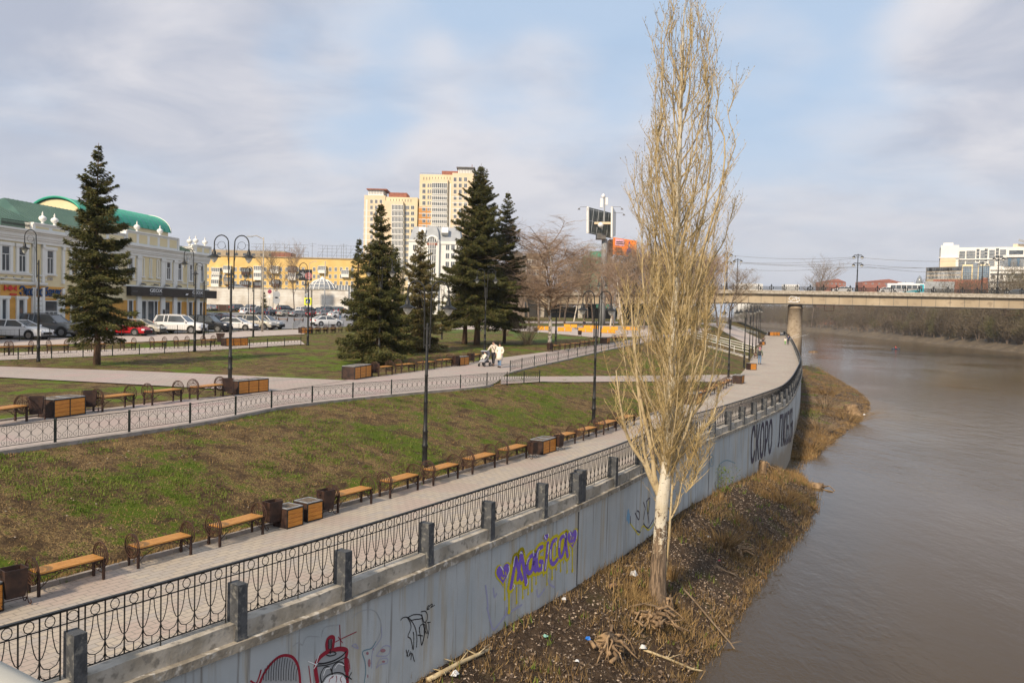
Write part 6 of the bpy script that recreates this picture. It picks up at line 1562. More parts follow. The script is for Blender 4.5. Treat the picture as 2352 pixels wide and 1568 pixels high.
MB().bb(hx(t, 1066), hx(t, 1990), -.9, 0, hz(1500, 530), hz(1500, 508)).build('cornice', 'white_paint', t)
t, W_, H = rb('office_building', 'brown ribbed low office slab with rows of small windows beyond the bridge', 445, 1150, 700, 'tan_wall', 16, YR - 40)
YQ = YR - 40
MB().bb(hx(t, 436, YQ), hx(t, 458, YQ), -1, 4, -2, hz(440, 692, YQ)).build('end_fin', 'grey_dark', t)
for y, n, hh in ((742, 13, 45), (820, 24, 34), (898, 24, 34)):
    for k in range(n): x = 480 + (1095 - 480) * (k + .5) / n; window(t, hx(t, x, YQ), hz(x, y + hh / 2, YQ), 25 * .5 / 4.2 * (2.4 if n == 13 else 1.6) * .5, hh / 34 * 1.9, far=True, glass='glass' if n == 13 else 'glass_grey', frame='grey_dark' if n == 13 else 'white_frame', mull=0)
t, W_, H = rb('office_building', 'office with three tall blue glass bays in cream frames beyond the bridge', 1150, 1680, 635, 'cream', 20, YR - 30)
YQ = YR - 30
for a, b, yt in ((1165, 1325, 668), (1360, 1450, 605), (1475, 1680, 668)):
    o = MB().bb(hx(t, a, YQ), hx(t, b, YQ), -.8, 0, 0, hz(a, yt, YQ)).build('glass_bay', 'glass_blue', t); m_ = MB(); X0, X1 = hx(t, a, YQ), hx(t, b, YQ)
    for k in range(6): x = X0 + (X1 - X0) * k / 5; m_.bb(x - .12, x + .12, -.95, -.8, 0, hz(a, yt, YQ))
    for k in range(7): z = hz(a, yt + k * 38, YQ); m_.bb(X0, X1, -.92, -.8, z - .12, z + .12)
    m_.build('glazing_bar', 'grey_roof', o)
t, W_, H = rb('office_building', 'large white office with glass front and swept roof cut by the right picture edge', 2010, 2700, 290, 'white_paint', 30, YR - 60)
MB().bb(hx(t, 1700), hx(t, 2010), 0, 20, -3, hz(1800, 650, YR - 60)).build('wing', 'white_paint', t)
YQ = YR - 60
for a, b, y0, y1, mt_ in ((2050, 2330, 350, 430, 'glass'), (1935, 2352, 495, 670, 'glass_grey'), (2000, 2352, 715, 745, 'cream'), (1718, 1790, 835, 905, 'grey_dark'), (1898, 1955, 835, 905, 'grey_dark'), (2035, 2090, 835, 905, 'grey_dark'), (2180, 2352, 835, 905, 'grey_dark'), (1945, 2250, 960, 1000, 'grey_dark')): MB().bb(hx(t, a, YQ), hx(t, b, YQ), -.25, 0, hz(a, y1, YQ), hz(a, y0, YQ)).build('window_band', mt_, t)
for a, b in ((2040, 2095), (2210, 2265)): MB().bb(hx(t, a, YQ), hx(t, b, YQ), -.5, -.25, hz(a, 668, YQ), hz(a, 500, YQ)).build('window_band', 'glass_blue', t)
for y in (440, 690, 760, 920): MB().bb(hx(t, 1700 if y > 600 else 1935, YQ), hx(t, 2700, YQ), -1.4, 0, hz(2000, y + 45, YQ), hz(2000, y, YQ)).build('balcony_band', 'white_paint', t)
MB().bb(hx(t, 2120, YQ), hx(t, 2600, YQ), 3, 20, H, hz(2200, 220, YQ)).build('roof_house', 'beige_tower', t)
m_ = MB(); m_.tube([(hx(t, 2225, YQ), 0, hz(2225, 150, YQ)), (hx(t, 2400, YQ), 0, hz(2352, 205, YQ)), (hx(t, 2700, YQ), 0, hz(2352, 190, YQ))], .9, 4); m_.build('swept_roof', 'grey_roof', t)
t, W_, H = rb('red_roofed_building', 'long low brick red building in front of the blue glass office', 590, 1665, 932, 'red_brick', 10, YR - 90); MB().bb(hx(t, 1535, YR - 90), hx(t, 1665, YR - 90), -.3, 9, H, hz(1600, 908, YR - 90)).build('roof_house', 'red_brick', t)
t, W_, H = rb('shed', 'pale low shed with round windows beside the red building', 430, 1010, 968, 'grey_roof', 8, YR - 100)
# low things on the far skyline
Z8 = lambda x, y: ((1740 + x / 2.868) / 1.0884, (560 + y / 2.868) / 1.0884)
for k, (a, b, yt, Y, mt_, lab) in enumerate(((905, 1075, 412, 950, 'red_brick', 'low brick red building on the skyline left of the bridge lamp'), (1195, 1480, 412, 950, 'red_brick', 'low brick red building on the skyline behind the bus'), (300, 480, 425, 1500, 'white_paint', 'distant white building low on the skyline right of the poplar'), (640, 740, 432, 1500, 'white_paint', 'small distant white building on the skyline'))):
    A, B = at_y(*Z8(a, yt), Y), at_y(*Z8(b, yt), Y); t = thing('low_building', lab, 'building', ((A.x + B.x) / 2, Y, -1)); w = B.x - A.x; H = A.z + 1; MB().bb(-w / 2, w / 2, 0, 20, -3, H).build('wall', mt_, t)
    if k < 2: MB().poly([(-w / 2, -.5, H), (w / 2, -.5, H), (w * .15, -.5, H + 3.5)], (0, 14, 0)).build('roof', 'red_brick', t)
    for q in range(6): window(t, -w / 2 + w * (q + .5) / 6, H - 3, 2, 1.6, far=True)
p = at_y(*ZR(300, 1000), 620); t = thing('glass_dome', 'small distant grey pointed dome left of the brown office slab', 'dome', (p.x, p.y, -1)); MB().lathe([(2.2, 0), (2.3, p.z + 1), (2.1, p.z + 3), (1.3, p.z + 5), (.2, p.z + 6.8)], n=12).build('shell', 'glass_grey', t, True)
# ------------------------------------------------------------------ road bridge
Bm = at_y(1691, 665, 235); Cm = at_y(2352, 676, 213); dR = (Cm - Bm); dR.z = 0; dRn = dR.normalized(); angR = math.atan2(dRn.y, dRn.x)
br = thing('road_bridge', 'long pale concrete road bridge on a round pier crossing the river', 'bridge', Bm, angR)
SLO = (Cm.z - Bm.z) / dR.length
XL, XR = -76, 175
zt = lambda x: (x * SLO if x > 0 else x * .03)
nd = [XL, -50, -25, 0, 30, 60, 90, 120, XR]
def bsheet(name, y0, y1, a, b, mt, parent=br):
    vs = []
    for x in nd: vs += [(x, y0, zt(x) + a), (x, y0, zt(x) + b), (x, y1, zt(x) + b), (x, y1, zt(x) + a)]
    fs = []
    for i in range(len(nd) - 1):
        for k in range(4): k2 = (k + 1) % 4; fs.append((i * 4 + k, i * 4 + k2, (i + 1) * 4 + k2, (i + 1) * 4 + k))
    n = (len(nd) - 1) * 4; fs += [(0, 1, 2, 3), (n + 3, n + 2, n + 1, n)]
    return MB().add(vs, fs).build(name, mt, parent)
mat('girder', (.46, .38, .27), (.36, .29, .2), .12, .9, c3=(.30, .24, .17), s3=.5, stretch=(1, 1, .4))
bsheet('deck_edge', 0, 1.0, -1.0, 0, 'concrete_light'); bsheet('deck', 1.0, 24, -.9, -.1, 'asphalt'); bsheet('deck_edge', 24, 25, -1.0, 0, 'concrete_light')
gd = bsheet('girder', .9, 2.0, -3.62, -1.0, 'girder'); bsheet('girder', 22, 23, -3.62, -1.0, 'girder'); bsheet('girder_flange', .6, 2.3, -3.78, -3.62, 'grey_dark')
mb = MB()
for k in range(-22, 52): x = k * 3.42; mb.bb(x - .05, x + .05, .85, .9, zt(x) - 3.6, zt(x) - 1.0)
tag(mb.build('girder_joint', 'grey_dark', gd), kind='stuff')
o = MB(); x = (Z8(700, 540)[0] and 0)
def bx_(px, py): 
    p = at_y(px, py, 225); 
    # intersect with bridge face
    r_ = ray(px, py); n_ = Vector((dRn.y, -dRn.x, 0)); t = (Bm - Vector((0, 0, CZ))).dot(n_) / r_.dot(n_); q = Vector((0, 0, CZ)) + r_ * t; return (q - Bm).dot(dRn), q.z - Bm.z
def bs(mb, pts, w): mb.tube([(bx_(*Z8(*p))[0], .82, bx_(*Z8(*p))[1]) for p in pts], w, 4)
for st in ([(700, 520), (680, 518), (665, 535), (680, 550), (698, 540), (695, 530)], [(708, 545), (712, 525), (722, 520), (722, 545)], [(735, 525), (745, 550), (720, 555)], [(660, 556), (700, 560), (735, 558)], [(705, 520), (730, 530), (745, 525)]): bs(o, st, .13)
o.build('graffiti', 'sign_white', gd, fixn=False)
# pier
px_, _ = bx_(*Z8(715, 580)); pz = at_y(1825, 812, (Bm + dRn * px_).y).z
pr = MB(); Hp = -3.78 + zt(px_); r1 = 97 / 2.868 / 1.0884 / 2 * 228 / F
pr.lathe([(r1 * 1.12, -20), (r1 * 1.1, -12), (r1 * 1.02, Hp - 1.2), (r1 * 1.1, Hp - 1.15), (r1 * 1.1, Hp - .75), (r1, Hp - .7), (r1, Hp)], (px_, 1.4 + r1, 0), 28)
mat('pier_concrete', (.46, .38, .28), (.34, .27, .19), .5, .9, 0, .3, 4, c3=(.24, .18, .12), s3=1.2, stretch=(1, 1, .35)); pr.build('pier', 'pier_concrete', br, True)
pr = MB(); pr.lathe([(r1 * 1.12, -20), (r1, Hp)], (px_, 19, 0), 20); pr.build('pier', 'pier_concrete', br, True)
for xx in (px_ - 45, px_ + 75): pr = MB(); pr.lathe([(r1 * 1.12, -20), (r1, -3.78 + zt(xx))], (xx, 8, 0), 20); pr.build('pier', 'pier_concrete', br, True)
for x in (-70, -58, -46, -34): MB().bb(x, x + 1.4, .9, 20, -16, zt(x) - 3.6).build('abutment_wall', 'concrete_light', br)
MB().bb(XL, -34, 8, 20, -16, zt(-76) - 3.8).build('abutment_back', 'grey_dark', br)
def brail(y0, step_, lab):
    m_ = MB()
    for z in (.25, 1.05): m_.tube([(x, y0, zt(x) + z) for x in nd], .05, 4)
    m_.tube([(x, y0, zt(x) + .66) for x in nd], .03, 4)
    x = XL
    while x < XR:
        for k in range(12): m_.bb(x + .33 + k * .27, x + .45 + k * .27, y0 - .03, y0 + .03, zt(x) + .25, zt(x) + 1.05)
        x += step_
    m_.build('railing', 'black_iron', br, fixn=False)
    x = XL
    while x < XR: 
        p = MB(); p.box((x, y0, zt(x) + .6), (.34, .22, 1.2), tx=.7); p.lathe([(.2, 0), (.26, .15), (.1, .3), (.13, .42), (.02, .55)], (x, y0, zt(x) + 1.2), 7)
        for s in (-1, 1): p.tube([(x + s * .2, y0, zt(x) + .25), (x + s * .55, y0, zt(x) + .5), (x + s * .5, y0, zt(x) + .95), (x + s * .2, y0, zt(x) + 1.15)], .09, 4)
        p.build('railing_post', 'black_iron', br, fixn=False); x += step_
brail(.3, 3.42, 'near'); brail(24.7, 6.84, 'far')
for a, b, c, d in ((925, 990, 575, 622), (2225, 2340, 612, 655)):
    X0, z1 = bx_(*Z8(a, c)); X1, z0 = bx_(*Z8(b, d)); m_ = MB()
    for y in (.6, 2.4):
        m_.tube([(X0, y, -3.7), (X0, y, z0), (X1, y, z0), (X1, y, -3.7)], .09, 4)
    for xx in (X0, X1): m_.tube([(xx, .6, z0), (xx, 2.4, z0)], .08, 4)
    m_.bb(X0, X1, .7, 2.3, z0 - .1, z0 + .05); m_.tube([(X0, .6, (z0 - 3.7) / 2), (X1, .6, (z0 - 3.7) / 2)], .04, 4) if a > 2000 else None
    m_.build('inspection_cradle', 'rust_iron', br, fixn=False)
def bridge_lamp(zx, zy_top, yoff, label, twin=True):
    X, _z = bx_(*Z8(zx, 470)); f = (225 + yoff * 1.0) / 225.0; Y_ = (Bm + dRn * X).y + yoff; xw = at_y(*Z8(zx, 470), Y_).x; top = at_y(*Z8(zx, zy_top), Y_).z
    z0 = Bm.z + zt(X); t = thing('bridge_lamp', label, 'street lamp', (xw, Y_, z0 - .1), angR, 'tall globe lamps on the bridge'); H = top - z0
    p = MB(); p.lathe([(.45, 0), (.45, .5), (.3, .8), (.28, 1.6), (.38, 1.7), (.2, 1.9), (.14, H * .55), (.2, H * .56), (.12, H * .6), (.1, H * .97), (.16, H)], n=9); p.build('pole', 'black_iron', t, True)
    for zz2 in ((H - .3, H * .76) if twin else (H - .3,)):
        a = MB(); a.tube([(-.95, 0, zz2), (.95, 0, zz2)], .09, 5); a.tube([(-.95, 0, zz2), (-1.05, 0, zz2 - .3)], .07, 4); a.tube([(.95, 0, zz2), (1.05, 0, zz2 - .3)], .07, 4); a.tube([(-.6, 0, zz2), (0, 0, zz2 - .7), (.6, 0, zz2)], .05, 4); a.build('arm', 'black_iron', t, fixn=False)
        for s in (-1, 1):
            MB().lathe([(.05, .1), (.3, .0), (.46, -.28), (.44, -.34)], (s * 1.05, 0, zz2 - .3), 10).build('lamp_shade', 'black_iron', t, True); MB().lathe([(.42, 0), (.38, -.2), (.2, -.36), (.03, -.42)], (s * 1.05, 0, zz2 - .64), 10).build('globe', 'globe', t, True)
    return Vector((xw, Y_, z0 + H))
L1 = bridge_lamp(218, 200, .8, 'bridge lamp post half hidden by poplar twigs at the left end', True); L2 = bridge_lamp(292, 245, 23, 'smaller bridge lamp post just right of the poplar', False)
L3 = bridge_lamp(1152, 212, .8, 'tall four globe bridge lamp post in the middle of the bridge'); L4 = bridge_lamp(2160, 225, .8, 'bridge lamp post near the right picture edge with trolley gear', False); L5 = bridge_lamp(2048, 268, 23, 'darker bridge lamp post on the far side at the right', False)
wi = thing('overhead_wires', 'thin trolley wires strung between the bridge lamps', 'wires', L1); mb = MB()
for a, b, dz in ((L1, L3, -.9), (L1, L3, -2.6), (L2, L3, -1.2), (L3, L4, -1.0), (L3, L4, -2.8), (L2, L5, -1.6), (L3, L5, -3.2), (L2, L3, -3.4)):
    mb.tube([(a + (b - a) * s) + Vector((0, 0, dz - 1.6 * 4 * s * (1 - s) * .5)) - L1 for s in [k / 10 for k in range(11)]], .045, 3)
mb.build('wire', 'grey_dark', wi, fixn=False)
# ------------------------------------------------------------------ vehicles
plain('car_white', (.72, .72, .72), .25); plain('car_silver', (.34, .35, .36), .25, .4); plain('car_grey', (.18, .19, .20), .25, .4); plain('car_black', (.015, .017, .022), .2); plain('car_red', (.42, .01, .02), .25); plain('car_cream', (.50, .47, .40), .3, .2); plain('car_wine', (.13, .02, .025), .25, .2); plain('car_blue', (.03, .05, .09), .25, .3)
def make_car(kind):
    t = thing('parked_car', 'car', 'car'); tr = []
    P = dict(sedan=(4.5, 1.78, 1.43, .88, .98, [-2.0, -1.15, .25, 1.15]), suv=(4.6, 1.84, 1.70, 1.06, 1.10, [-2.2, -1.95, .35, 1.05]), hatch=(4.0, 1.70, 1.48, .90, .98, [-1.95, -1.5, .25, 1.1]))[kind]
    L_, W_, H_, hood, belt, cab = P; hw = W_ / 2
    if kind == 'sedan': prof = [(-L_ / 2, .52), (-L_ / 2 + .06, .93), (-L_ / 2 + .35, .99), (cab[0], .99), (0, belt), (cab[3], belt - .02), (1.7, hood - .04), (2.05, .76), (L_ / 2, .56)]
    elif kind == 'suv': prof = [(-L_ / 2, .6), (-L_ / 2 + .05, 1.12), (cab[0] + .05, belt + .03), (0, belt), (cab[3], belt), (1.8, hood - .04), (2.15, .92), (L_ / 2, .66)]
    else: prof = [(-L_ / 2, .52), (-L_ / 2 + .05, .98), (cab[0] + .1, belt), (0, belt), (cab[3], belt - .02), (1.6, .82), (1.88, .70), (L_ / 2, .54)]
    zb = .22 if kind != 'suv' else .30
    xs = sorted(set([p[0] for p in prof] + [-1.6, -1.0, -.4, .6, 1.4])); zs_ = [float(np.interp(x, [p[0] for p in prof], [p[1] for p in prof])) for x in xs]
    b = MB(); vs = []; K_ = 11
    for x, z in zip(xs, zs_):
        e = 1 - .16 * max(0, (abs(x) / (L_ / 2)) ** 6); w = hw * e
        sec = [(-w * .80, zb), (-w * .97, zb + .08), (-w, zb + .3), (-w * .995, z - .22), (-w * .95, z - .07), (-w * .80, z), (w * .80, z), (w * .95, z - .07), (w * .995, z - .22), (w, zb + .3), (w * .97, zb + .08), (w * .80, zb)]
        vs += [(x, y, q) for y, q in sec]
    n = 12; fs = [(i * n + k, i * n + (k + 1) % n, (i + 1) * n + (k + 1) % n, (i + 1) * n + k) for i in range(len(xs) - 1) for k in range(n)] + [tuple(range(n)), tuple((len(xs) - 1) * n + k for k in range(n))]
    b.add(vs, fs)
    c0, c1, c2, c3 = cab; zr = H_; rb_ = hw * .70
    # roof and pillars are part of the body shell
    b.add([(c1 - .04, -rb_, zr - .06), (c2 + .04, -rb_, zr - .06), (c2 + .04, rb_, zr - .06), (c1 - .04, rb_, zr - .06), (c1 + .1, -rb_ * .86, zr), (c2 - .12, -rb_ * .86, zr), (c2 - .12, rb_ * .86, zr), (c1 + .1, rb_ * .86, zr)], [(0, 3, 2, 1), (4, 5, 6, 7), (0, 1, 5, 4), (1, 2, 6, 5), (2, 3, 7, 6), (3, 0, 4, 7)])
    for s in (-1, 1):
        for a_, c_, r_ in (((c0, s * hw * .88, belt - .03), (c1, s * rb_, zr - .05), .065 if kind != 'suv' else .10), ((c3, s * hw * .88, belt - .04), (c2, s * rb_, zr - .05), .045), (((c1 + c2) / 2 - .05, s * hw * .93, belt - .03), ((c1 + c2) / 2 - .05, s * rb_ * 1.01, zr - .05), .04)): b.tube([a_, c_], r_, 5)
        if kind == 'suv': b.tube([(-1.25, s * hw * .92, belt - .03), (-1.25, s * rb_ * 1.01, zr - .05)], .05, 5); b.tube([(c1 + .3, s * rb_ * .9, zr + .05), (c2 - .2, s * rb_ * .9, zr + .05)], .022, 4)
        b.lathe([(.02, -.1), (.09, -.04), (.09, .05), (.03, .09)], (c3 - .15, s * (hw + .08), belt + .02), 6, ax='y')
    body = b.build('body', 'car_white', t, True); body['paintable'] = 1; tr.append((body, []))
    mod = body.modifiers.new('e', 'EDGE_SPLIT'); mod.split_angle = R(38)
    g = MB(); bw = hw * .90
    g.add([(c0, -bw, belt - .04), (c3, -bw, belt - .04), (c3, bw, belt - .04), (c0, bw, belt - .04), (c1, -rb_, zr - .05), (c2, -rb_, zr - .05), (c2, rb_, zr - .05), (c1, rb_, zr - .05)], [(0, 3, 2, 1), (4, 5, 6, 7), (0, 1, 5, 4), (1, 2, 6, 5), (2, 3, 7, 6), (3, 0, 4, 7)])
    tr.append((g.build('window', 'glass', t), []))
    wr = .33 if kind != 'suv' else .37
    for x in (-L_ / 2 + .88, L_ / 2 - .85):
        for s in (-1, 1):
            y = s * (hw - .10); w = MB().lathe([(wr * .6, -.11), (wr, -.09), (wr, .09), (wr * .6, .11)], (x, y, wr), 18, ax='y').build('wheel', 'tyre', t, True)
            r = MB().lathe([(wr * .62, -.115), (wr * .62, .115)], (x, y, wr), 14, ax='y'); 
            rr = r.build('rim', 'rim', w); tr.append((w, [(rr, [])]))
    ar = MB()
    for x in (-L_ / 2 + .88, L_ / 2 - .85):
        for s in (-1, 1): ar.lathe([(wr * 1.16, -.02), (wr * 1.16, .02)], (x, s * (hw - .012), wr + .02), 16, ax='y')
    ar.bb(-L_ / 2 - .01, L_ / 2 + .01, -hw * .8, hw * .8, zb - .04, zb + .10); tr.append((ar.build('wheel_arch', 'tyre', t), []))
    for s in (-1, 1):
        zf = prof[-2][1]
        tr.append((MB().box((L_ / 2 - .16, s * hw * .68, zf - .10), (.26, .34, .14), rz=-s * .35).build('headlight', 'headlight', t), []))
        tr.append((MB().box((-L_ / 2 + .07, s * hw * .74, .84 if kind != 'suv' else 1.02), (.16, .30 if kind != 'suv' else .16, .15 if kind != 'suv' else .34), rz=s * .2).build('taillight', 'taillight', t), []))
    tr.append((MB().bb(L_ / 2 - .02, L_ / 2 + .02, -.45, .45, .38, .56).build('grille', 'tyre', t), [])); tr.append((MB().bb(-L_ / 2 - .03, -L_ / 2 + .05, -.26, .26, .55 if kind != 'suv' else .7, .66 if kind != 'suv' else .81).build('number_plate', 'sign_white', t), []))
    return Proto(t, tr)
CAR = {k: make_car(k) for k in ('sedan', 'suv', 'hatch')}
def car(kind, col, x0, x1, y, rz, label, sc=1.0, grp='cars parked in front of the buildings', Y=None, z=None):
    g_ = gnd((x0 + x1) / 2, y) if Y is None else at_y((x0 + x1) / 2, y, Y)
    if z is not None: g_.z = z
    else: g_.z = G(g_.x, g_.y) + .03
    return CAR[kind].place(g_, R(rz), sc, label, grp, recolor=MATS['car_' + col])
car('sedan', 'white', -20, 107, 779, -6, 'white saloon nearest the left picture edge', 1.12)
car('suv', 'grey', 42, 189, 773, -4, 'silver grey estate car behind the nearest lamp by the bank', 1.15)
car('suv', 'silver', 0, 90, 765, 6, 'silver estate car mostly hidden behind the front row at the far left')
car('suv', 'cream', 124, 220, 764, 0, 'cream white off roader partly behind the lone spruce')
car('hatch', 'red', 262, 325, 771, -6, 'bright red hatchback right of the lone spruce')
car('sedan', 'cream', 286, 362, 767, -4, 'pale gold saloon behind the red hatchback')
car('suv', 'white', 356, 474, 766, -5, 'white off roader with red tail lamps in front of the black shop sign', 1.08)
car('sedan', 'silver', 330, 365, 756, 2, 'silver blue car peeping out left of the white off roader')
car('suv', 'black', 385, 450, 752, 4, 'black estate car parked behind the white off roader')
car('suv', 'black', 431, 528, 762.5, -8, 'dark blue black crossover right of the white off roader', 1.05)
car('sedan', 'white', 498, 591, 759, -8, 'white low saloon behind the tall double lamp', 1.05)
car('suv', 'cream', 545, 630, 757.5, -10, 'cream off roader beside the tall pale street light', 1.05)
car('suv', 'silver', 583, 640, 755, -14, 'silver off roader just beyond the cream one')
car('sedan', 'wine', 496, 548, 749, -6, 'dark red car behind the white low saloon', 1.1)
car('suv', 'grey', 466, 503, 748, -20, 'dark grey car left of the dark red car')
car('sedan', 'silver', 473, 525, 739, 168, 'pale silver saloon beside the brown sheet fence', 1.1)
car('sedan', 'black', 462, 490, 735, 170, 'dark car at the corner of the shop building')
car('sedan', 'white', 722, 780, 749, 40, 'single white saloon driving away on the road left of the spruces', 1.1, 'cars on the car park road')
FAR1 = [(595, 730, 'suv', 'white'), (730, 845, 'suv', 'grey'), (865, 1000, 'hatch', 'black'), (1000, 1140, 'sedan', 'cream'), (1122, 1300, 'sedan', 'silver'), (1325, 1480, 'sedan', 'wine'), (1438, 1600, 'suv', 'silver'), (1574, 1715, 'sedan', 'white')]
FL1 = ['white off roader at the left end of the rear car park row', 'grey estate in the rear car park row beside the tall light pole', 'black hatchback in the rear car park row', 'cream saloon in the rear car park row', 'silver saloon in the middle of the rear car park row', 'wine red saloon in the rear car park row', 'silver compact off roader in the rear car park row', 'white saloon at the right end of the rear car park row']
for (a, b, k, c), l in zip(FAR1, FL1): car(k, c, ZA(a, 0)[0], ZA(b, 0)[0], 727, 52, l, 1.0, 'rear rows of the car park', Y=178)
FAR2 = [(175, 240, 'sedan', 'silver'), (470, 590, 'suv', 'grey'), (600, 700, 'suv', 'silver'), (715, 800, 'sedan', 'white'), (790, 880, 'sedan', 'silver'), (985, 1130, 'suv', 'black'), (1145, 1300, 'sedan', 'white'), (1265, 1395, 'hatch', 'grey'), (1390, 1490, 'sedan', 'blue'), (1500, 1600, 'suv', 'grey'), (1565, 1700, 'suv', 'blue'), (1640, 1760, 'sedan', 'silver')]
for j, (a, b, k, c) in enumerate(FAR2): car(k, c, ZA(a, 0)[0], ZA(b, 0)[0], 720, 60 if j % 2 else 130, '%s car in the row against the whitewashed wall, %s from the left' % (c if c != 'wine' else 'dark red', ORD[j]), 1.05, 'rear rows of the car park', Y=203)
car('sedan', 'silver', ZA(470, 0)[0], ZA(565, 0)[0], 668, 10, 'grey car on the raised road above the whitewashed wall', 1.2, 'cars above the whitewashed wall', Y=246, z=at_y(650, 668.5, 246).z)
def on_bridge(kind, col, zx0, zx1, lane, rz, label, sc=1.0):
    X0, _ = bx_(*Z8((zx0 + zx1) / 2, 470)); Y_ = (Bm + dRn * X0).y + lane; p = at_y(*Z8((zx0 + zx1) / 2, 470), Y_); p.z = Bm.z + zt(X0) - .1
    return CAR[kind].place(p, angR + R(rz), sc, label, 'cars on the bridge', recolor=MATS['car_' + col])
on_bridge('sedan', 'white', 985, 1110, 6, 180, 'white car crossing the bridge left of the tall lamp', 1.15); on_bridge('sedan', 'white', 1330, 1430, 5, 0, 'white car on the bridge in front of the bus', 1.1)
on_bridge('sedan', 'grey', 2230, 2350, 5, 180, 'dark grey car on the bridge at the right picture edge', 1.1)
X0, _ = bx_(*Z8(1500, 470)); Y_ = (Bm + dRn * X0).y + 9; p = at_y(*Z8(1500, 470), Y_); p.z = Bm.z + zt(X0) - .1
bu = thing('bus', 'white and turquoise city bus crossing the bridge', 'bus', p, angR); LB = 9.4; plain('bus_turq', (.05, .45, .55), .3)
b = MB(); sec = [(-1.15, .35), (-1.2, .6), (-1.2, 2.5), (-1.05, 2.85), (1.05, 2.85), (1.2, 2.5), (1.2, .6), (1.15, .35)]
vs = []
for x, e in ((-LB / 2, .92), (-LB / 2 + .15, 1), (LB / 2 - .2, 1), (LB / 2, .95)): vs += [(x, y * e, .35 + (z - .35) * (e if e < 1 else 1)) for y, z in sec]
b.add(vs, [(i * 8 + k, i * 8 + (k + 1) % 8, (i + 1) * 8 + (k + 1) % 8, (i + 1) * 8 + k) for i in range(3) for k in range(8)] + [tuple(range(8)), tuple(24 + k for k in range(8))]); b.build('body', 'car_white', bu)
for k in range(6): x = -LB / 2 + .9 + k * 1.35; MB().bb(x, x + 1.22, -1.225, -1.19, 1.35, 2.35).build('window', 'glass', bu)
MB().bb(-LB / 2 - .03, -LB / 2 + .02, -1.0, 1.0, 1.3, 2.5).build('windscreen', 'glass', bu); MB().bb(LB / 2 - 1.2, LB / 2 - .15, -1.22, -1.19, .5, 2.6).build('livery_panel', 'bus_turq', bu); MB().poly([(-1, -1.21, .5), (3.4, -1.21, .5), (3.4, -1.21, 1.2)], (0, -.01, 0)).build('livery_panel', 'bus_turq', bu)
for x in (-LB / 2 + 1.9, LB / 2 - 1.9):
    for s in (-1, 1): MB().lathe([(.5, -.12), (.5, .12)], (x, s * 1.1, .5), 16, ax='y').build('wheel', 'tyre', bu, True)
MB().bb(-2, 2, -.8, .8, 2.86, 3.05).build('roof_unit', 'white_frame', bu)
